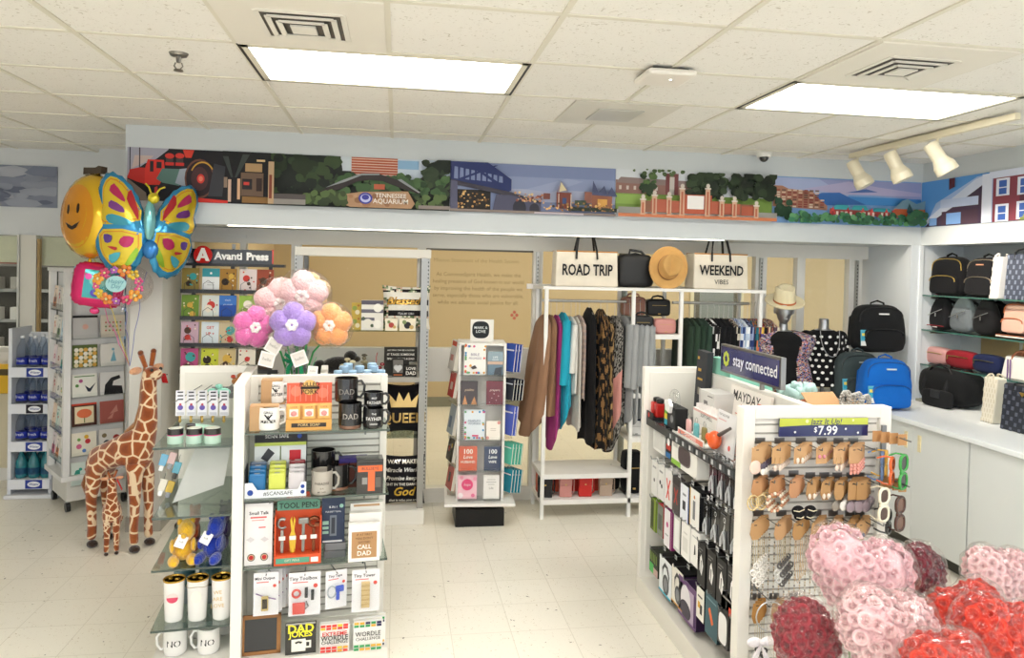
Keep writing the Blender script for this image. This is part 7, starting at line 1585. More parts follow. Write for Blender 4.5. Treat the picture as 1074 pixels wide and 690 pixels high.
def greeting(label, M_, w, h, c, a, kd=0, extra=None):
    o = thing('greeting_card', label, 'greeting card', (0, 0, 0)); loc, qt, _ = M_.decompose(); o.location = loc; o.rotation_euler = qt.to_euler()
    b = B('paper', '#efece6'); b.m = RX(-.10); b.box(-w/2, -.001, 0, w/2, .012, h, '#e4e0d8'); b.box(-w/2, -.003, 0, w/2, -.001, h, c)
    rs = random.Random(label); A = []
    if extra: A = extra
    elif kd == 0: A = [('r', c, 0, 0, 1, 1), ('c', a, .5, .5, .2), ('c', c, .5, .5, .1), ('r', a, .3, .15, .7, .19)]
    elif kd == 1: A = [('r', a, .35, .2, .42, .6), ('c', a, .38, .68, .14), ('c', '#d86c6c', .6, .55, .1), ('r', '#888', .2, .85, .8, .88)]
    elif kd == 2: A = [('c', rs.choice(['#d86c5c', '#e8b83c', '#6c8cc8', '#7cac5c', a]), rs.uniform(.2, .8), rs.uniform(.2, .85), rs.uniform(.06, .13)) for _ in range(9)]
    else: A = [('r', a, .1, .1, .9, .5), ('p', '#3a3a3a', [(.3, .3), (.5, .75), (.7, .3)]), ('r', '#999', .25, .85, .75, .88)]
    b.art(w, h, A, y=-.003); b.out('card', o); return o
nrow = 6
# side A (front-left face, local -X), side B (front-right face, local -Y)
col_w = ('left', 'middle', 'right'); row_w = ('top', 'second', 'third', 'fourth', 'fifth', 'lowest')
for r in range(6):
    z = 1.46-r*.222
    sh = B('acrylic', '#dfe6e8'); sh.box(-.012, -h_+.03, 0, .03, h_-.03, .004); sh.box(-.014, -h_+.03, 0, -.011, h_-.03, .05); sh.box(-.0145, -h_+.03, -.004, -.010, h_-.03, .004, '#6c7478'); o = sh.out('clear_ledge', t, loc=(-h_-.005, 0, z))
    for c in range(3):
        if rr.random() < .06 and r > 3: continue
        cc_, a = LP[rr.randrange(len(LP))]
        greeting('greeting card in the %s pocket of the %s row, left face of the white spinner' % (col_w[c], row_w[r]), SM @ T(-h_-.008, .115-c*.115, z+.006-.0) @ RZ(-PI/2), .095, .165+.01*(c == 0), cc_, a, rr.randrange(4))
ex = {(0, 0): [('r', '#c9c7c6', 0, 0, 1, 1), ('c', '#e8b8a8', .5, .5, .12), ('r', '#2c2c2c', 0, .9, 1, 1)], (0, 1): [('r', '#e2d8c8', 0, 0, 1, 1)]+[('c', ['#c86c5c', '#7c9c5c'][i % 2], .2+.15*(i % 5), .3+.18*(i//5), .04) for i in range(15)], (1, 0): [('r', '#5c6c3c', 0, 0, 1, 1)]+[('c', ['#e8dcb8', '#d8a84c', '#f0ece0'][i % 3], .15+.18*(i % 5), .1+.17*(i//5), .09) for i in range(25)], (1, 1): [('r', '#e9e6e0', 0, 0, 1, 1), ('p', '#7cb4c8', [(.4, .2), (.65, .2), (.55, .7)]), ('c', '#7cb4c8', .52, .74, .06)],
      (2, 0): [('r', '#ecebe2', 0, 0, 1, 1), ('p', '#2c3444', [(.5, .5), (.7, .35), (.95, .6), (.72, .2), (.62, .22)]), ('c', '#b85c8c', .35, .7, .08), ('c', '#5c8c4c', .2, .5, .07), ('r', '#5c8c4c', .1, .88, .9, .92)], (2, 1): [('r', '#e6e4e2', 0, 0, 1, 1), ('p', '#26262a', [(.15, 0), (.2, .45), (.45, .75), (.8, .85), (.85, .7), (.55, .6), (.5, .4), (.9, .35), (.95, 0)])],
      (3, 0): [('r', '#4c2c24', 0, 0, 1, 1), ('r', '#e8d8b4', .12, .12, .88, .86), ('p', '#e0744c', [(.5+.3*math.cos(a*PI/8), .55+.2*math.sin(a*PI/8)) for a in range(16)]), ('r', '#5c7c3c', .48, .15, .52, .36), ('r', '#c8442c', 0, .92, 1, 1)], (3, 1): [('r', '#a85c54', 0, 0, 1, 1), ('p', '#c8887c', [(.4, .4), (.7, .8), (.75, .5)]), ('p', '#c8887c', [(.3, .2), (.6, .5), (.5, .2)])],
      (4, 0): [('r', '#efe9d8', 0, 0, 1, 1), ('c', '#e8b83c', .6, .8, .09), ('c', '#c83c44', .65, .6, .11), ('c', '#d86c94', .3, .4, .11), ('c', '#5c84c8', .5, .2, .08), ('c', '#7cac5c', .3, .7, .07)], (4, 1): [('r', '#e4e0dc', 0, 0, 1, 1), ('c', '#3c4450', .3, .4, .14), ('c', '#a83c3c', .7, .6, .14), ('c', '#4c4c4c', .6, .2, .12), ('c', '#8c7c5c', .2, .75, .1)]}
for r in range(6):
    z = 1.26-r*.215
    sh = B('acrylic', '#d4dade'); sh.box(-h_+.03, -.012, 0, h_-.03, .03, .004); sh.box(-h_+.03, -.0145, -.004, h_-.03, -.010, .03, '#3c4044'); sh.out('clear_ledge', t, loc=(0, -h_-.005, z))
    for c in range(2):
        cc_, a = LP[rr.randrange(len(LP))]
        greeting('greeting card in the %s pocket of the %s row, right face of the white spinner' % (('left', 'right')[c], row_w[r]), SM @ T(-.093+c*.185, -h_-.008, z+.006), .165, .165, cc_, a, 2, extra=ex.get((r, c)))
# water rack
WX = at(38, 450, Y=6.15).x
t = thing('water_rack', 'narrow white wire rack of bottled water behind the card spinner', 'drink rack', (WX-.03, 6.28, 0))
b = B('paint', '#e4e6ea'); b.box(-.17, -.20, 0, .22, .17, .03, bev=.01); b.box(-.15, .12, .03, .20, .15, 1.25); b.out('base', t)
for sx in (-.145, .145): b = B('paint', '#dfe2e8'); b.box(sx-.012, -.16, .02, sx+.012, .15, 1.30); b.out('side_frame', t)
WZ = (.14, .43, .72, 1.0)
for k, z in enumerate(WZ):
    b = B('paint', '#e6e8ec'); b.box(-.15, -.17, z-.012, .15, .15, z); b.box(-.15, -.175, z-.07, .15, -.168, z+.005, '#e4e7ee'); b.art(.30, .075, [('r', '#2a3f98' if k != 2 else '#23202c', .42, .05, .82, .95), ('p', '#f0f2f6', [(.62+.15*math.cos(a*PI/8), .5+.3*math.sin(a*PI/8)) for a in range(16)]), ('t', '#2a3f98', 'Water', .62, .5, .09, .01, .2)], y=-.175, z0=z-.07); b.out('shelf', t)
    P0 = None
    for r in range(2):
        for c in range(3):
            loc = (t.location.x-.09+c*.09, 6.28-.09+r*.13, z+.001); lab = ['clear blue-capped water bottle' if k else 'teal soda bottle'][0]+' on the %s tier of the white drink rack' % ('lowest', 'second lowest', 'second highest', 'highest')[k]
            if P0 is None:
                P0 = thing('water_bottle', lab, 'bottle', loc, 0, 'bottles on the %s tier of the drink rack' % ('lowest', 'second lowest', 'second highest', 'highest')[k])
                if k: b = B('bottle', '#eef'); b.lathe([(.034, 0), (.038, .01), (.037, .12), (.034, .15), (.015, .20), (.013, .225)], 18, sx=1.1); b.out('bottle', P0); b = B('plastic', '#f0f2f4'); b.cyl((0, 0, .222), (0, 0, .24), .015); b.out('cap', P0); b = B('paper', '#23329c'); b.lathe([(.0385, .02), (.0385, .07)], 18, sx=1.1); b.text('fresh', 0, .05, .03, '#e8ecf8', -.0392); b.out('label', P0)
                else: b = B('gloss', '#2c7c86'); b.lathe([(.036, 0), (.042, .015), (.040, .11), (.034, .14), (.014, .19), (.013, .20)], 18); b.out('bottle', P0); b = B('plastic', '#1f6c4c'); b.cyl((0, 0, .2), (0, 0, .22), .015); b.out('cap', P0); b = B('paper', '#1c4c6c'); b.lathe([(.0425, .03), (.0425, .08)], 18); b.out('label', P0)
            else: dup(P0, loc)
o = thing('yellow_sign', 'yellow and black caution board leaning by the far left wall', 'sign', (at(8, 400, Y=6.5).x, 6.5, .74)); b = B('plastic', '#e0b01c'); b.box(-.22, -.02, 0, .10, .02, .24, bev=.01); b.box(-.2, -.022, .15, .1, -.02, .2, '#4c3c10'); b.out('board', o)
b = B('metal', '#aaa'); b.box(-.1, .02, .1, .0, .08, .12); b.out('bracket', o)
# ---------------------------------------------------------------- black greeting card rack by the pillar
t = thing('card_rack', 'black wire greeting card rack with an Avanti Press header between pillar and glass', 'card rack', (-1.15, 5.45, 0))
b = B('plastic', '#1a1a1b')
for x in (-.26, .0, .26): b.box(x-.012, 0, .03, x+.012, .02, 1.84)
b.box(-.33, -.12, 0, .33, .14, .03); b.out('frame', t)
b = B('plastic', '#1b1b1c'); b.box(-.34, -.05, 1.815, .36, .03, 1.835); b.out('header_shelf', t)
b = B('gloss', '#242322'); b.box(-.29, -.035, 1.835, .28, -.02, 1.935); b.prism(circ(-.19, 1.89, .062, .066, 28), -.042, -.034, '#c3261f')
b.prism([(-.235, 1.85), (-.20, 1.94), (-.18, 1.94), (-.145, 1.85), (-.17, 1.85), (-.178, 1.87), (-.202, 1.87), (-.21, 1.85)], -.0435, -.042, '#f2efea'); b.prism([(-.195, 1.885), (-.185, 1.885), (-.19, 1.905)], -.0445, -.0435, '#c3261f')
b.text('Avanti', -.02, 1.886, .072, '#f4f2ee', -.0365, bold=.035); b.text('Press', .175, 1.886, .072, '#f4f2ee', -.0365, bold=.05, maxw=.15); b.box(.275, -.037, 1.84, .285, -.034, 1.94, '#d8402c'); b.out('header', t)
AC = [['#8c7a3c', '#e6ecea', '#a87c34', '#e2d4d2', '#9c4a34', '#6fb0d0'], ['#6c8c34', '#dfe4de', '#2450a8', '#9cc050', '#b8823c', '#a04c6c'], ['#c8a8b8', '#c4d8e2', '#c9b896', '#e0b040', '#d8d4cc', '#2c2c2c'], ['#b04c7c', '#c2c83c', '#c8b484', '#e8e0d0', '#3c3428', '#6c5c3c'], ['#3c3c3c', '#b87850', '#caa06c', '#6c8c9c', '#a0503c', '#d8c060'], ['#2c2c30', '#4c8cc8', '#b8b8b0', '#98643c', '#d0a090', '#5c5c80']]
ACC = ['#3aa0a0', '#2c2018', '#d8b04c', '#c83c34', '#4c3424', '#f0e8d8']
rwn = ('top', 'second', 'third', 'fourth', 'fifth', 'sixth')
for r in range(6):
    z = 1.63-r*.187
    b = B('plastic', '#181818'); b.box(-.33, -.06, z-.006, .33, .0, z); b.box(-.33, -.064, z-.006, .33, -.06, z+.022)
    for c in range(5): x = -.27+c*.125; b.tube([(x-.035, -.066, z), (x-.033, -.068, z+.06), (x, -.07, z+.085), (x+.033, -.068, z+.06), (x+.035, -.066, z)], .0018, n=5)
    b.out('wire_pocket', t)
    for c in range(5):
        col = AC[r][c]; a = ACC[(r*2+c) % 6]; a2 = ACC[(r+c*3+1) % 6]; rs = random.Random(r*9+c)
        A = [('r', col, 0, 0, 1, 1), ('c', a, rs.uniform(.3, .7), rs.uniform(.5, .7), rs.uniform(.15, .3)), ('c', a2, rs.uniform(.3, .7), rs.uniform(.2, .5), rs.uniform(.1, .25))]+[('c', rs.choice([a, a2, '#e8dcc0']), rs.random()*.8+.1, rs.random()*.8+.1, .05) for _ in range(8)]
        if (r, c) == (1, 2): A = [('r', '#2450a8', 0, 0, 1, 1), ('r', '#3f78c8', 0, .6, 1, 1), ('t', '#e8ecf4', 'thank', .5, .8, .15), ('t', '#e8ecf4', 'you people', .5, .62, .12)]
        if (r, c) == (0, 1): A = [('r', '#eceff0', 0, 0, 1, .65), ('r', '#3c98a4', 0, .65, 1, 1), ('c', '#f0f0f0', .5, .8, .07), ('r', '#999', .3, .4, .7, .42), ('r', '#999', .3, .3, .7, .32)]
        if (r, c) == (2, 1): A = [('r', '#d8e2e8', 0, 0, 1, 1), ('t', '#c8443c', 'GET', .5, .75, .24, .02), ('t', '#c8443c', 'UP +', .5, .5, .24, .02)]
        A += [('r', '#151515', 0, 0, 1, .08), ('r', '#d8d8d4', .2, .02, .8, .055)]
        o = thing('greeting_card', 'picture greeting card, %s pocket of the %s row in the black wire rack' % (('first', 'second', 'third', 'fourth', 'fifth')[c], rwn[r]), 'greeting card', (-1.15-.27+c*.125+(.01 if c % 2 else 0), 5.45-.045, z+.001))
        b = B('paper', col); b.m = RX(-.08); b.box(-.058, 0, 0, .058, .02, .168, ['#c8a090', '#d8d4c8', '#90a0b0', '#a8a040'][(r+c) % 4]); b.art(.116, .168, A, y=0); b.out('card', o)
# ---------------------------------------------------------------- grey metal display shelves
t = thing('metal_shelving', 'grey metal framed display with a white top bar and glass shelves by the window', 'display unit', (-.235, 5.32, 0))
for x in (-.435, .43): b = B('metal', '#9d9c98'); b.box(x-.022, -.02, .10, x+.022, .02, 1.92); b.box(x-.022, .30, .10, x+.022, .34, 1.92, '#6f6e6b'); b.out('post', t)
b = B('paint', '#dedad0'); b.box(-.47, -.03, 1.905, .475, .01, 1.965, bev=.003); b.box(-.47, .30, 1.905, .475, .34, 1.965); b.out('top_bar', t)
b = B('paint', '#e8e5dd'); b.box(-.47, -.06, 0, .46, .36, .105, bev=.004); b.out('base', t)
b = B('shelfglass', '#c4d0b8'); b.box(-.41, -.01, 1.375, .41, .32, 1.383); b.out('glass_shelf', t)
for z in (1.05, .62): b = B('paint' if z > 1 else 'shelfglass', '#a6a39c'); b.box(-.415, -.015, z-(.035 if z > 1 else .008), .415, .33, z); b.out('grey_shelf' if z > 1 else 'glass_shelf', t)
def cushion(label, px0, py0, px1, py1, Y, z, col, fn, rz=0, tilt=.12, dep=.13):
    x, y, zz, w, h = ext(px0, py0, px1, py1, Y=Y); o = thing('cushion', label, 'cushion', (x, Y+dep/2, z), rz)
    b = B('fabric', col); b.m = RX(-tilt)
    def g(u, v, s): 
        a = (u-.5)*2; c = (v-.5)*2; k = (1-abs(a)**2.6)*(1-abs(c)**2.6); pin = 1-.09*(1-abs(a)**2)*abs(c)**3; pin2 = 1-.09*(1-abs(c)**2)*abs(a)**3
        return (a*w/2*pin2, s*(dep/2*k**.55+.001), h/2+c*h/2*pin)
    b.grid(lambda u, v: g(u, v, -1), 24, 24, colfn=fn); b.grid(lambda u, v: g(1-u, v, 1), 16, 16, col); b.out('cover', o); return o, w, h, g
def cush_text(o, w, h, g, items, mat='foil', tilt=.12):
    b = B(mat); b.m = RX(-tilt)
    for s, x, z, sz, c, sh in items:
        vs, fs = text_mesh(s, .02, sh); b.add([(x*w+a*sz, g(min(1, max(0, .5+x+a*sz/w)), min(1, max(0, z+q*sz/h)), -1)[1]-.004, z*h+q*sz) for a, q in vs], fs, c)
    b.out('lettering', o)
def bl(u, v):
    if .28 < v < .40 or .56 < v < .68 or .84 < v < .93: s = '#1e1c1d'
    else: s = '#ece8dc'
    q = noise.noise(Vector((u*7+3, v*7, 1)))
    if (v < .3 and q > .05) or (v > .82 and q > .0) or (u < .14 and q > 0): s = ['#5c7050', '#e8e2d0', '#d8b4a0', '#8c9c7c'][int(abs(q)*40) % 4]
    return s
o, w, h, g = cushion('white and black striped Blessed cushion with printed flowers on the glass shelf', 400, 297, 452, 344, 5.36, 1.384, '#e9e4d6', bl)
cush_text(o, w, h, g, [('Blessed', -.07, .62, .078, '#c89a3c', .35), ('PSALM 128:1', 0, .34, .022, '#a8a49c', 0)])
o, w, h, g = cushion('black cushion with a gold crown and the word QUEEN', 402, 410, 444, 462, 5.38, .621, '#17161a', lambda u, v: '#17161a')
cush_text(o, w, h, g, [('QUEEN', 0, .30, .10, '#d8b46c', 0)])
b = B('foil', '#d8b46c'); b.m = RX(-.12); b.prism([(-.09, .19), (.09, .19), (.11, .29), (.055, .23), (.035, .30), (0, .235), (-.035, .30), (-.055, .23), (-.11, .29)], -.078, -.074); b.out('crown_print', o)
o, w, h, g = cushion('black cushion with white and gold script ending in God, on the white base', 400, 484, 446, 536, 5.34, .106, '#17161a', lambda u, v: '#17161a')
cush_text(o, w, h, g, [('WAY MAKER', 0, .86, .04, '#e8e4da', 0), ('Miracle Worker', 0, .70, .042, '#e8e4da', .3), ('Promise keeper', 0, .54, .04, '#e8e4da', .3), ('LIGHT IN THE DARKNESS', 0, .42, .026, '#e8e4da', 0), ('God', 0, .27, .085, '#d8b040', .3), ('that is who you are', 0, .10, .026, '#e8e4da', .2)])
cushion('black cushion standing behind the QUEEN cushion', 410, 404, 434, 450, 5.56, .621, '#1b1a1d', lambda u, v: '#1b1a1d', dep=.08)
def sh_item(name, label, cat, x0, y0, x1, y1, Y, z, dep, col, art, part='block', side=None): return boxitem(name, label, cat, x0, y0, x1, y1, z, Y, dep, col, art, side=side, part=part, rz=0)
sh_item('striped_box', 'grey and white striped box printed with white flowers, left of the Blessed cushion', 'box', 379, 313, 402, 344, 5.34, 1.384, .06, '#e6e2da', [('r', '#5c5864', 0, .86, 1, 1), ('r', '#6c6874', 0, .58, 1, .70), ('r', '#6c6874', 0, .32, .6, .42), ('c', '#f2efe6', .75, .75, .2), ('c', '#e8e4d8', .3, .22, .22), ('c', '#4c5c48', .5, .15, .08), ('c', '#f2efe6', .75, .2, .2), ('c', '#5c6c54', .1, .4, .07)])
for i, (y0, nm) in enumerate(((314, 'upper'), (330, 'lower'))): sh_item('candle_box', nm+' of two small yellow floral candle boxes on the glass shelf', 'box', 369, y0+.0, 379, y0+14, 5.38, 1.384+(.095 if i == 0 else 0), .05, '#c9ac4c', [('c', '#8c9c4c', .3, .6, .25), ('c', '#e8dcb8', .6, .3, .25), ('c', '#b8783c', .7, .8, .12)])
for i, (x0, x1, nm) in enumerate(((404, 417, 'red leaf'), (419, 436, 'dark floral'))): sh_item('patterned_card', 'small folded card with a %s print in front of the Blessed cushion' % nm, 'card', x0, 331, x1, 344, 5.30, 1.384, .02, '#e8dfc8', [('c', '#b84c44' if i == 0 else '#26262a', .5, .45, .22), ('c', '#7c8c5c', .3, .7, .13), ('c', '#c8a868', .75, .3, .13)], part='card')
x, y, zz, w, h = ext(340, 299, 354, 322, Y=5.40); o = thing('cat_sign', 'grey cat shaped sign standing on the glass shelf behind the flowers', 'figurine', (x, 5.42, 1.384)); b = B('paint', '#a9a8a8'); s = h
b.prism([(-w*.5, 0), (w*.5, 0), (w*.5, s), (w*.42, s*1.0+.02), (w*.25, s*.96), (-w*.2, s*.96), (-w*.4, s+.025), (-w*.5, s)], -.008, .008); b.tube([(w*.5, 0, .02), (w*.9, 0, .05), (w*.85, 0, .09)], .006); b.out('cutout', o)
DSG = [('t', '#e8e4dc', 'ANY MAN CAN BE A FATHER', .5, .80, .062), ('t', '#e8e4dc', 'IT TAKES SOMEONE', .5, .50, .092, .01), ('t', '#e8e4dc', 'SPECIAL TO BE A DAD', .5, .20, .082, .01)]
o, w1, h1 = sh_item('box_sign', 'black block sign with white lettering about being a dad, upper on the grey shelf', 'sign', 403, 358, 438, 373, 5.36, 1.155, .04, '#26241f', DSG)
o, w1, h1 = sh_item('heart_frame', 'black frame holding a silver heart under the dad sign', 'frame', 411, 374, 424, 393, 5.34, 1.051, .04, '#24221f', [('r', '#6f6c68', .1, .2, .9, .92), ('r', '#b8683c', .15, .06, .85, .12)])
b = B('metal', '#c9c7c4'); b.prism([(x*.030, .062+z*.030) for x, z in [heart_r(2*PI*i/24) for i in range(24)]], -.034, -.021); b.out('heart', o)
o, w1, h1 = sh_item('box_sign', 'small black block sign reading LOVE DAD at the shelf end', 'sign', 425, 380, 437, 392, 5.33, 1.051, .04, '#26241f', [('t', '#ece8e0', 'LOVE', .5, .70, .34, .02), ('t', '#ece8e0', 'DAD', .5, .30, .42, .02)])
o = thing('sign_riser', 'dark block standing behind the heart frame and carrying the dad sign', 'stand', (.02, 5.40, 1.051)); b = B('paint', '#2a2824'); b.box(-.1, -.02, 0, .08, .02, .103); b.out('block', o)
x, y, zz, w, h = ext(377, 353, 388, 377, Y=5.45); o = thing('stacked_stones', 'balanced stack of grey and tan pebbles on the grey shelf', 'ornament', (x, 5.45, 1.051)); b = B('paint')
zc = 0
for r, hh, c in ((.042, .03, '#8a8468'), (.04, .05, '#6f6850'), (.026, .026, '#a39a7c'), (.016, .03, '#77705c'), (.022, .02, '#5a5446')): b.ball((r*37 % .01)-.004, 0, zc+hh/2, r, r*.8, hh/2, col=c); zc += hh*.96
b.out('pebbles', o)
x, y, zz, w, h = ext(345, 362, 372, 400, Y=5.40); o = thing('plush_dog', 'black plush dog lying on the grey shelf behind the orange flower', 'plush toy', (x-.03, 5.44, 1.051), .3); b = B('plush', '#1a1713')
b.ball(0, 0, .065, .12, .06, .065); b.ball(.09, 0, .12, .05, .045, .05); b.ball(.13, -.02, .11, .03, .025, .022, '#2c241a'); b.ball(-.13, 0, .06, .05, .04, .05); b.out('body', o)
o = thing('driftwood_ornament', 'small pale driftwood ornament with cream leaves beside the black plush dog', 'ornament', (*at(364, 375, Y=5.36)[:2], 1.051)); b = B('wood', '#b8ac8c')
for i in range(7): b.ball(.04*math.cos(i*1.3), .02*math.sin(i*2.1), .03+.015*i, .022, .012, .012, col=['#c9bf9c', '#8f8464', '#ddd4b4'][i % 3])
b.cyl((0, 0, 0), (0, 0, .13), .007); b.out('driftwood', o)
x, y, zz, w, h = ext(388, 360, 402, 377, Y=5.34); o = thing('red_bird_ornament', 'dark red glass bird ornament with a tall wire loop on the grey shelf', 'ornament', (x, 5.36, 1.051)); b = B('gloss', '#7c1020'); b.ball(0, 0, .06, .04, .02, .018); b.ball(.04, 0, .085, .016, .012, .014); b.cyl((0, 0, 0), (0, 0, .05), .006); b.tube([(0, 0, .07), (-.002, 0, .14), (.006, 0, .17)], .003, col='#a82c34'); b.out('bird', o)
# ---------------------------------------------------------------- book spinner
BX, BY_ = .62, 5.30; ba = -.06
t = thing('book_spinner', 'white rotating book stand on a black box foot, right of the cushions', 'book stand', (BX, BY_, 0), ba)
b = B('paint', '#1c1b1b'); b.m = RZ(.05); b.box(-.175, -.12, 0, .175, .2, .125, bev=.004); b.out('foot', t)
b = B('paint', '#eceae5'); b.box(-.25, -.19, .165, .25, .25, .185, bev=.003); b.box(-.02, -.02, .12, .02, .02, .165); b.out('bottom_plate', t)
b = B('paint', '#eceae5'); b.box(-.17, -.12, .185, -.152, .18, 1.30); b.box(.152, -.12, .185, .17, .18, 1.30); b.box(-.152, .0, .185, .152, .02, 1.30); b.box(-.17, -.12, 1.295, .17, .18, 1.31); b.out('column', t)
b = B('paint', '#ece9e2'); b.box(-.085, .02, 1.31, .085, .035, 1.47, bev=.003); b.prism([(-.01+.062*sgn(math.cos(a*PI/16), .7), 1.395+.062*sgn(math.sin(a*PI/16), .7)) for a in range(32)], .016, .02, '#1d2124'); b.text('MARK &', -.01, 1.41, .027, '#dfe4e4', .0155, bold=.01); b.text('LOVE', -.01, 1.382, .03, '#dfe4e4', .0155, bold=.01); b.out('header', t)
BM = T(BX, BY_, 0) @ RZ(ba)
BZ = (1.085, .875, .625, .405, .205)
def bput(name, label, x, y, z, w, h, d, col, art, rz=0, tilt=.08, grp=None):
    M_ = BM @ T(x, y, z) @ RZ(rz); loc, qt, _ = M_.decompose()
    o = thing(name, label, 'book', loc, rot=qt.to_euler(), group=grp); b = B('gloss', col); b.m = RX(-tilt); b.box(-w/2, -d/2, 0, w/2, -d/2+.002, h); b.art(w, h, art, y=-d/2); b.box(-w/2, d/2-.002, 0, w/2, d/2, h); b.box(-w/2, -d/2, 0, -w/2+.002, d/2, h); b.out('cover', o)
    b = B('paper', '#eae6da'); b.m = RX(-tilt); b.box(-w/2+.002, -d/2+.002, .002, w/2-.002, d/2-.002, h-.002); b.out('pages', o); return o
FLW = lambda s: [('c', random.Random(s*31+i).choice(['#d8587c', '#e0a03c', '#4c8cb8', '#5c9c5c', '#8c5cac', '#d8503c']), random.Random(i+s).choice([.08, .92]) if i % 2 else random.Random(i*3+s).random(), random.Random(i*7+s).random() if i % 2 else random.Random(i*5+s).choice([.07, .93]), .05) for i in range(26)]
fb = [('floral edged white bible journal with a spiral binding, top pocket of the book stand', -.055, 0, .155, .215, '#f0eee6', FLW(3)+[('t', '#7c6c8c', 'BIBLE', .5, .66, .17), ('t', '#7c6c8c', 'PROMISES', .5, .54, .13), ('p', '#3c2c24', [(.3, .25), (.5, .32), (.6, .22), (.4, .18)]), ('c', '#e8a83c', .3, .3, .06)]),
      ('dark sea picture book right of the floral bible journal', .09, 0, .11, .165, '#5c7484', [('r', '#8ca0a8', 0, .6, 1, 1), ('r', '#c9a890', 0, .45, 1, .58), ('p', '#2c3034', [(.4, .0), (.5, .3), (.95, .35), (.9, 0)]), ('t', '#e8ecec', 'LIFE', .5, .75, .2), ('r', '#e8ecec', .3, .64, .7, .66)]),
      ('dark brown devotional book with gold flecks in the second pocket', -.09, 1, .12, .165, '#3a2a24', [('t', '#c9b08c', 'psalms', .5, .62, .2, 0, .2), ('p', '#c9884c', [(.1, 0), (.25, .4), (.4, 0)]), ('p', '#c9884c', [(.6, 0), (.8, .35), (.95, 0)])]),
      ('wine red devotional book with pale speckles in the second pocket', .09, 1, .12, .165, '#6c1a24', [('t', '#e0c0b8', 'prayers', .5, .62, .2, 0, .2)]+[('c', '#d8a8a8', .2+.13*(i*3 % 5), .1+.09*(i % 5), .03) for i in range(9)]),
      ('pale blue floral spiral planner in the third pocket', -.05, 2, .15, .21, '#dfe8ee', FLW(8)+[('t', '#5c6c8c', 'FEARLESS', .5, .64, .14), ('t', '#5c6c8c', 'WOMAN', .5, .54, .14), ('r', '#d83c6c', .4, .12, .7, .17)]),
      ('small cream card book with pink corners beside the floral planner', .085, 2, .10, .13, '#f0e8dc', [('c', '#e0988c', .1, .1, .12), ('c', '#e0988c', .9, .92, .12), ('r', '#a89888', .3, .6, .7, .62), ('r', '#a89888', .3, .5, .7, .52)]),
      ('orange 100 love notes book in the fourth pocket', -.09, 3, .13, .17, '#cc5530', [('t', '#f2e8dc', '100', .5, .78, .36, .02), ('t', '#f2e8dc', 'Love', .5, .56, .26, .02, .2), ('t', '#f2e8dc', 'HUSBAND', .5, .36, .17, .02)]),
      ('navy 100 love notes book in the fourth pocket', .085, 3, .12, .17, '#2c3c5c', [('t', '#e8ecf0', '100', .5, .78, .36, .02), ('t', '#e8ecf0', 'Love', .5, .56, .26, .02, .2), ('t', '#e8ecf0', 'WIFE', .5, .36, .2, .02)]),
      ('pink blossom book with a round magenta label in the lowest pocket', -.09, 4, .135, .165, '#eebcc8', [('c', '#d82c6c', .5, .6, .3), ('t', '#f8dce4', 'hope', .5, .6, .18, 0, .2), ('c', '#f6e6ea', .15, .15, .14), ('c', '#d8648c', .8, .15, .1), ('c', '#e890a8', .2, .9, .1), ('c', '#e890a8', .9, .85, .1)]),
      ('white book with small grey lettering in the lowest pocket', .08, 4, .115, .165, '#ebe9e5', [('r', '#8c8a88', .25, .8, .75, .82), ('r', '#8c8a88', .2, .7, .8, .72), ('r', '#8c8a88', .3, .6, .7, .62), ('t', '#6c6a68', 'Life', .5, .45, .2)])]
for lab, x, k, w, h, c, A in fb: bput('book', lab, x, -.14, BZ[k]+.005, w, h, .025, c, A)
for k in range(5): b = B('acrylic', '#f4f6f6'); b.box(-.165, -.175, BZ[k], .165, -.12, BZ[k]+.004); b.box(-.165, -.178, BZ[k], .165, -.175, BZ[k]+.03); b.out('clear_pocket', t)
b = B('metal', '#a8a8a8')
for q in (-.135, -.127): 
    for k in range(14): b.tube([(q+.006*math.cos(a), -.152+.006*math.sin(a), BZ[2]+.02+k*.013) for a in [2*PI*j/8 for j in range(8)]], .001, n=4, closed=True)
b.out('spiral_binding', t)
LB = [('red and white magazine', '#e8e0d8', 1.10, .215, [('r', '#d8432c', .1, .8, .9, .96), ('r', '#d8948c', .2, .3, .7, .5)]), ('red booklet', '#c8342c', .90, .18, [('r', '#e8b8a8', .3, .3, .7, .6)]), ('pale blue leaflet', '#b8c4cc', .63, .21, [('r', '#7c8ca4', .2, .2, .6, .6)]), ('dark floral book', '#3a3428', .43, .165, [('c', '#c85c4c', .3, .5, .15), ('c', '#d8b85c', .7, .7, .12)]), ('coral pink book', '#d8746c', .225, .17, [('r', '#3c2c30', .3, .3, .6, .7)])]
for k, (nm, c, z, h, A) in enumerate(LB): bput('book', nm+' leaning out of the left side of the white book stand', -.21, .05, z, .15, h, .03, c, A, rz=-PI/2+.25, tilt=.16)
RBK = [('blue', '#2f4fa8', 1.10, .20, 3), ('dark navy', '#1c2434', .895, .15, 4), ('periwinkle', '#5468c8', .64, .21, 2), ('mint green', '#5cc0a8', .43, .15, 4), ('teal', '#1f8aa0', .225, .165, 4)]
for nm, c, z, h, n in RBK:
    F = None
    for i in range(n):
        loc = BM @ Vector((.19+i*.022, -.02+i*.0, z))
        if F is None: F = bput('book', nm+' slim book fanned out on the right side of the white book stand', .19, -.02, z, .13, h, .012, c, [('r', '#dfe4ea', .1, .75, .9, .80), ('r', '#c8d0d8', .2, .3, .3, .6)], rz=-.95, tilt=.12, grp='slim '+nm+' books on the right of the book stand')
        else: dup(F, tuple(loc), rot=F.rotation_euler.copy())
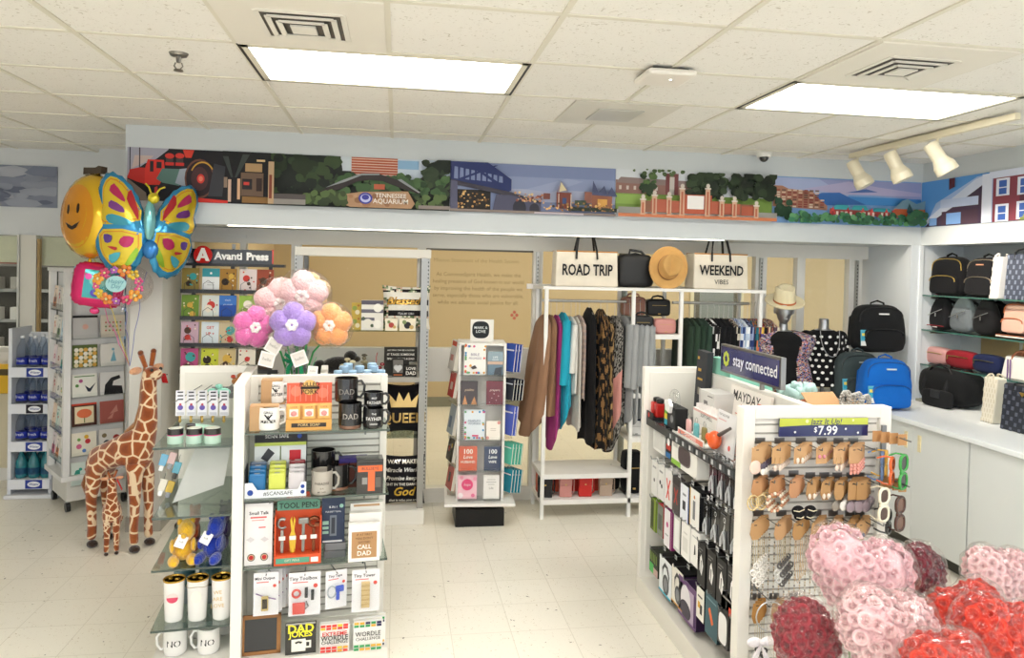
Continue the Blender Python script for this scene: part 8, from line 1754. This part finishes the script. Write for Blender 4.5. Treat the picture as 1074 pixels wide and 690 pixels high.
for sx in (-1, 1):
    for z in (1.09, .885, .62, .42, .215): b = B('acrylic', '#dfe4e4'); b.box(sx*.17, -.08, z, sx*.23, .08, z+.004); b.out('clear_pocket', t)
# ---------------------------------------------------------------- statement printed on the glass
b = B('paint', '#9a8a64'); yy = BY+.028
for k, (s, c_) in enumerate((('Mission Statement of the Health System', .62), ('As CommonSpirit Health, we make the', .64), ('healing presence of God known in our world', .64), ('by improving the health of the people we', .64), ('serve, especially those who are vulnerable,', .64), ('while we advance social justice for all.', .64))): b.text(s, c_, [1.90, 1.79, 1.735, 1.68, 1.625, 1.57][k], .042, '#8a7a58' if k else '#a0906c', yy, maxw=.72)
for a in range(4): b.prism([(.93+.02*math.cos(a*PI/2)+.013*math.cos(q*PI/5), 1.475+.024*math.sin(a*PI/2)+.013*math.sin(q*PI/5)) for q in range(10)], yy-.001, yy, '#c8705c')
tag(b.out('glass_lettering'), 'faint grey mission statement lettering with a small red cross on the window glass', 'lettering')
# ---------------------------------------------------------------- clothing rack
t = thing('clothing_rack', 'white metal clothing rack with shelves and hanging rails along the window', 'clothing rack', (1.09, 5.30, 0))
PX = [0, .665, 1.04, 1.68]
for i, x in enumerate(PX):
    for y in (0, .36): b = B('paint', '#efeeea'); b.box(x-.013, y-.013, 0, x+.013, y+.013, 1.70); b.out('post', t)
b = B('paint', '#eeece8'); b.box(-.03, -.03, 1.70, 1.71, .39, 1.722); b.box(-.08, .38, 1.69, 1.76, .40, 1.73); b.out('top_shelf', t)
for z, x0, x1 in ((.335, 0, .665), (.145, 0, .665), (1.375, .665, 1.04), (.93, .665, 1.04), (.60, .665, 1.04), (.145, .665, 1.04), (.145, 1.04, 1.68)): b = B('paint', '#eeece8'); b.box(x0-.01, -.02, z-.035, x1+.01, .38, z); b.out('shelf', t)
RZ_ = 1.61
for x0, x1 in ((.0, .665), (1.04, 1.68)): b = B('metal', '#cfcfcd'); b.cyl((x0, .18, RZ_), (x1, .18, RZ_), .011); b.out('hanging_rail', t)
def garment(label, px, Yc, zt, zb, tx, bx, wy, col, fn=None, hem=None, fold=7, sw=0., cat='garment', name='hanging_garment', grp=None, sleeve=True):
    """clothes hanging edge-on from the rail, shoulders along Y"""
    x = at(px, 360, Y=5.48).x; o = thing(name, label, cat, (x, 5.48, 0), 0, grp); rs = random.Random(label+str(px)); ph = rs.uniform(0, 6)
    b = B('fabric', col)
    def g(u, v):
        a = 2*PI*u; d = 1-v                                # v = 1 at the shoulders
        sh = min(1, (d*9)**.6) if d < .12 else 1
        wx = (tx+(bx-tx)*d)*.5*(.35+.65*sh); w_ = wy*.5*(.30+.70*min(1, (d/.10)**.7))
        r = 1+.22*math.sin(a*fold+ph+d*2)*min(1, d*2.5)+.1*math.sin(a*3+d*5+ph)
        zz = zt-(zt-(zb+(hem(u) if hem else .015*math.sin(a*4+ph))))*d
        return (wx*math.cos(a)*r+sw*d, w_*math.sin(a)*(1+.06*math.sin(a*5+d*4)), zz)
    b.grid(g, 96, 70, cu=True, colfn=fn) if fn else b.grid(g, 40, 22, cu=True); b.out('cloth', o)
    if sleeve:
        b = B('fabric', col)
        def sl(u, v): a = 2*PI*u; return (-.012+(tx*.35+.01)*math.cos(a)+sw*v*.5-.02*v, -wy*.44-.02*v+.045*math.sin(a)*(1-.3*v), zt-.05-(zt-zb)*.62*v)
        b.grid(sl, 16, 8, cu=True, colfn=(lambda u, v: fn(u, 1-v)) if fn else None, col=col); b.out('sleeve', o)
    b = B('metal', '#b9b9b6'); b.tube([(0, 0, zt-.01), (0, 0, RZ_-.03), (0, .012, RZ_+.005), (0, 0, RZ_+.014), (0, -.012, RZ_+.004)], .002, n=5); b.tube([(0, -wy*.36, zt-.045), (0, 0, zt+.0), (0, wy*.36, zt-.045)], .004, n=5, col='#8f8d88'); b.out('hanger', o); return o
def leo(u, v): q = noise.noise(Vector((u*26, v*20, 2))); return '#8c6840' if q > .12 else '#1c1917'
def leo2(u, v): q = noise.noise(Vector((u*20+5, v*18, 7))); return '#a8885c' if q > .05 else '#2a2420'
def gpk(u, v): q = noise.noise(Vector((u*60, v*46, 4))); return ('#cf928a' if .15 < v < .55 and .38 < u < .80 else '#8f8b84' if q > 0 else '#2b2927')
def plaid(u, v): return ['#b8a094', '#8f8c90', '#c8b8a8', '#a0807c'][int(u*40) % 2+2*(int(v*26) % 2)]
def bwf(u, v): return '#e4e4e2' if noise.noise(Vector((u*22, v*22, 3))) > .1 else '#18181a'
def mul(cs, s): return lambda u, v: cs[int(abs(noise.noise(Vector((u*24+s, v*22, s)))*14)) % len(cs)]
brown = '#98745a'
pt = lambda k, c=.0: (lambda u: -k*max(0, math.cos(2*PI*(u-c)))**2+k*.4)
def gm(*a, **k): return garment(*a, **k)
gm('camel brown draped shawl, leftmost garment on the rail', 570, 0, 1.50, .73, .08, .24, .40, brown, None, pt(.22, .6), 9, -.05, name='shawl', cat='shawl', sleeve=False)
gm('camel brown shawl hanging second from the left, tucked beside the first', 577, 0, 1.50, .70, .06, .16, .40, '#8f6c52', None, pt(.16, .3), 8, -.03, name='shawl', cat='shawl', sleeve=False)
gm('magenta wrap partly hidden between brown and turquoise', 583, 0, 1.50, .60, .05, .09, .38, '#a03a78', None, pt(.18, .6), 7, -.02, name='shawl', cat='shawl', sleeve=False)
gm('turquoise wrap hanging beside the magenta one', 590, 0, 1.52, .76, .06, .11, .42, '#28a4be', None, pt(.18, .6), 7, .0, name='shawl', cat='shawl')
gm('white knit top beside the turquoise wrap', 598, 0, 1.49, .92, .04, .07, .40, '#e2dfd8', None, None, 6)
gm('cream fringed shawl beside the white knit top', 603, 0, 1.49, .66, .03, .06, .38, '#d4cec4', None, None, 7, name='shawl', cat='shawl', sleeve=False)
gm('beige and grey plaid scarf', 607, 0, 1.50, .88, .04, .06, .38, '#b0a098', plaid, None, 5, name='scarf', cat='scarf', sleeve=False)
gm('long black scarf beside the leopard one', 617, 0, 1.56, .55, .07, .10, .34, '#1b1a1b', None, None, 6, name='scarf', cat='scarf', sleeve=False)
gm('dark leopard print scarf with a fringe', 629, 0, 1.55, .50, .08, .13, .36, '#2a2420', leo, None, 7, name='scarf', cat='scarf', sleeve=False)
gm('tan leopard print scarf beside the dark leopard one', 636, 0, 1.50, .54, .05, .10, .34, '#8a6c48', leo2, None, 7, name='scarf', cat='scarf', sleeve=False)
gm('speckled grey and pink pointed scarf in the middle of the rail', 644, 0, 1.50, .60, .09, .17, .36, '#6f6a66', gpk, pt(.22, .6), 7, .0, name='scarf', cat='scarf', sleeve=False)
for i in range(5): gm(('leftmost', 'second', 'third', 'fourth', 'rightmost')[i]+' of the light grey cardigans at the right end of the left rail', 654+i*5.5, 0, 1.50-.004*i, .74-.03*(i % 2)+.012*i, .05, .09, .42, ['#989a9b', '#a2a4a5', '#8f9293', '#a9abac', '#9da0a1'][i], None, pt(.07, .6), 7, .01, name='cardigan', cat='cardigan', grp='grey cardigans')
GR = [(716, '#2c3c30'), (722, '#2f4234'), (728, '#283a2e'), (734, '#30443a')]
for i, (px, c) in enumerate(GR): gm('dark green cardigan, %s of four at the left of the right rail' % ('first', 'second', 'third', 'last')[i], px, 0, 1.49, .80, .05, .08, .42, c, None, None, 6, .0, name='cardigan', cat='cardigan', grp='dark green cardigans')
gm('black and white floral kimono beside the green cardigans', 741, 0, 1.49, .78, .07, .09, .42, '#222', bwf, None, 6)
for i in range(3): gm('plain black cardigan, %s of three right of the floral kimono' % ('first', 'second', 'third')[i], 748+i*5, 0, 1.49, .80, .05, .07, .42, '#17171a', None, None, 6, name='cardigan', cat='cardigan', grp='black cardigans')
for i, (px, nm, cs) in enumerate(((763, 'black and cream flowered', ['#18181a', '#18181a', '#d8d0c0', '#b08c7c']), (768, 'white and blue', ['#dfe4ec', '#7c98c8', '#2c3c6c']), (773, 'pale blue striped', ['#b8c8e0', '#e8ecf2']), (778, 'navy flecked', ['#1c2444', '#2c3c6c', '#8c98b8']), (783, 'teal and rust patterned', ['#2c6c7c', '#c8744c', '#1c2c3c']), (787, 'purple and yellow patterned', ['#5c4c8c', '#d8b04c', '#2a2030']), (791, 'black and coral patterned', ['#1c1a1c', '#c8645c', '#d8d0c0']), (796, 'multicoloured paisley', ['#a86c5c', '#3c6c8c', '#d8c8a0', '#302838']), (803, 'rust and cream floral', ['#b8745c', '#e0d4c0', '#5c4c5c']))):
    gm(nm+' kimono on the right rail', px, 0, 1.49, .84, .045, .07, .40, cs[0], mul(cs, i+2), None, 6)
# tote bags, duffel and hat on top
def canvas(label, px0, py0, px1, py1, txt, rz, Y=5.36):
    x, y, z, w, h = ext(px0, py0, px1, py1, Y=Y); o = thing('tote_bag', label, 'tote bag', (x, Y+.09, 1.7225), rz); d = .17; tw = .97
    b = B('fabric', '#e9e0cf'); b.add([(-w/2, -d/2, 0), (w/2, -d/2, 0), (w/2, d/2, 0), (-w/2, d/2, 0), (-w/2*tw, -d*.42, h), (w/2*tw, -d*.42, h), (w/2*tw, d*.42, h), (-w/2*tw, d*.42, h)], [(0, 3, 2, 1), (0, 1, 5, 4), (1, 2, 6, 5), (2, 3, 7, 6), (3, 0, 4, 7)]); b.out('body', o, bevel=.01)
    b = B('leather', '#b8803c'); b.box(-w/2*tw, -d*.43, h-.006, w/2*tw, -d*.41, h+.004); b.box(-w/2*tw, d*.41, h-.006, w/2*tw, d*.43, h+.004); b.out('trim', o)
    b = B('leather', '#141416')
    for s, dx in ((-1, 0), (1, .02)): b.tube([(-w*.17+dx, s*d*.45, h*.78), (-w*.17+dx, s*d*.44, h*1.02), (-w*.13+dx, s*d*.3, h+.12), (dx, s*d*.1, h+.17), (w*.10+dx, s*d*.3, h+.13), (w*.15+dx, s*d*.44, h*1.02), (w*.16+dx, s*d*.45, h*.78)], .015, flat=.4)
    b.out('handle', o); b = B('paint', '#1b1b1d')
    for s, zf, sz, mw in txt: b.text(s, 0, h*zf, sz, '#1b1b1d', -d*.5-.002, bold=.025 if sz > .05 else .0, maxw=w*mw)
    b.m = Matrix.Identity(4); b.out('lettering', o); o.children[-1].rotation_euler = (0, 0, 0); return o
canvas('cream canvas tote bag reading ROAD TRIP with black handles on the rack top', 583, 264, 649, 301, [('ROAD TRIP', .46, .115, .80)], 0)
canvas('cream canvas tote bag reading WEEKEND VIBES with black handles on the rack top', 727, 268, 786, 305, [('WEEKEND', .52, .105, .80), ('VIBES', .20, .05, .34)], .05)
x, y, z, w, h = ext(649, 267, 686, 302, Y=5.40); o = thing('duffel_bag', 'black quilted weekender bag between the ROAD TRIP tote and the tan hat', 'duffel bag', (x, 5.47, 1.723)); b = B('leather', '#17181a'); se(b, w*1.06, .19, h, .35, .4, taper=.1); b.out('body', o); b = B('leather', '#1f2022'); b.tube([(-.06, -.06, h*.95), (-.05, -.05, h+.03), (.04, -.05, h+.02), (.07, -.06, h*.94)], .01); b.tube([(-.12, -.02, h*.9), (0, -.03, h*1.02), (.12, -.02, h*.92)], .007); b.out('handle', o)
q = at(702, 286, Y=5.30); o = fedora('tan felt hat with a brown band propped up facing out on the rack top', (q.x, q.y+.03, 1.722+.155), (1.35, .25, -.1), r=.150, col='#d2a566', band='#8c5a30', ch=.10)
# bags in the cubby
def smallbag(label, x0, y0, x1, y1, Y, z, col, strap=True, mat='leather', zc='#c9a860', d=.09, name='handbag'):
    x, y, zz, w, h = ext(x0, y0, x1, y1, Y=Y); o = thing(name, label, 'handbag', (x, Y+d/2, z)); b = B(mat, col); se(b, w, d, h, .35, .4, wob=.004, seed=x0); b.out('body', o)
    b = B('metal', zc); b.box(-w*.3, -d*.52, h*.62, w*.3, -d*.47, h*.635); b.box(-.01, -d*.53, h*.12, .01, -d*.48, h*.16); b.out('zip', o)
    if strap: b = B(mat, col); b.tube([(-w*.3, 0, h*.9), (-w*.2, 0, h*1.12), (0, 0, h*1.18), (w*.2, 0, h*1.12), (w*.3, 0, h*.9)], .008); b.out('strap', o)
smallbag('black quilted tote at the front left of the white cubby', 663, 339, 686, 358, 5.32, 1.376, '#19191b')
smallbag('pink boxy handbag at the front right of the white cubby', 687, 342, 710, 358, 5.32, 1.376, '#cf8f88', False)
o = thing('display_riser', 'clear riser block in the cubby lifting the two rear bags', 'stand', (1.94, 5.58, 1.376)); b = B('acrylic'); b.box(-.16, -.05, 0, .16, .05, .12); b.out('block', o)
smallbag('rose brown quilted handbag at the upper left of the white cubby', 653, 320, 678, 340, 5.53, 1.497, '#9c6c5c'); smallbag('black belt bag with a flap at the upper right of the white cubby', 679, 320, 704, 338, 5.53, 1.497, '#161618')
smallbag('black quilted bag with loose handles on the second cubby shelf', 663, 380, 688, 398, 5.34, .931, '#151517'); smallbag('plain black bag at the right of the second cubby shelf', 690, 376, 712, 398, 5.36, .931, '#1c1c1f', False, 'fabric', '#333')
smallbag('black and white patterned flat bag low in the cubby', 662, 388, 676, 404, 5.33, .601, '#d8d8d6', False, 'fabric', '#222'); smallbag('navy canvas bag on the lowest cubby shelf', 661, 430, 674, 468, 5.34, .40 if False else .601, '#161c3c', False, 'fabric', '#333', .12); smallbag('black suitcase bag standing on the bottom cubby shelf', 655, 474, 676, 518, 5.36, .146, '#151517', False, 'fabric', '#c9a860', .14)
# phone bags on the lower shelf
PB = [('black', 564.5, 580.5, '#161517'), ('dusty pink', 587, 601, '#c98a84'), ('red', 607.5, 622, '#c8241f'), ('taupe', 629, 643.5, '#b09a88')]
for nm, x0, x1, c in PB:
    x, y, zz, w, h = ext(x0, 494, x1, 519, Y=5.33); w *= .93
    o = thing('phone_bag', nm+' phone crossbody bag at the front of the lower rack shelf', 'phone bag', (x, 5.36, .146), -.08); b = B('leather', c); b.box(-w/2, -.025, 0, w/2, .025, .155, bev=.006); b.out('body', o); b = B('leather', c); b.box(-w/2-.001, -.030, .085, w/2+.001, .026, .157, bev=.006); b.out('flap', o); b = B('metal', '#d8b870'); b.box(-.006, -.032, .09, .006, -.030, .10); b.out('clasp', o)
    b = B('leather', c); b.tube([(w/2, 0, .14), (w/2+.02, .01, .12), (w/2+.02, .01, .03), (w/2, .0, .02)], .005); b.out('strap', o)
for i, (px, nm, c) in enumerate(((566, 'orange red', '#cc4630'), (583, 'coral', '#d85a3c'), (602, 'scarlet', '#cf2c22'), (626, 'vermilion', '#d2452c'))):
    q = at(px, 500, Y=5.48); o = thing('phone_bag', nm+' phone bag standing in the back row of the lower rack shelf', 'phone bag', (q.x+.03, 5.50, .146)); b = B('leather', c); b.box(-.05, -.03, 0, .05, .03, .165, bev=.006); b.out('body', o); b = B('leather', c); b.box(-.051, -.034, .09, .051, -.029, .16); b.out('flap', o)
o = thing('handbag', 'black rounded bag at the right end of the lower rack shelf', 'handbag', (1.09+.59, 5.52, .146)); b = B('fabric', '#151516'); se(b, .13, .12, .17, .5, .5); b.out('body', o); b = B('fabric', '#222'); b.tube([(-.04, 0, .14), (0, 0, .185), (.04, 0, .14)], .008); b.out('strap', o)
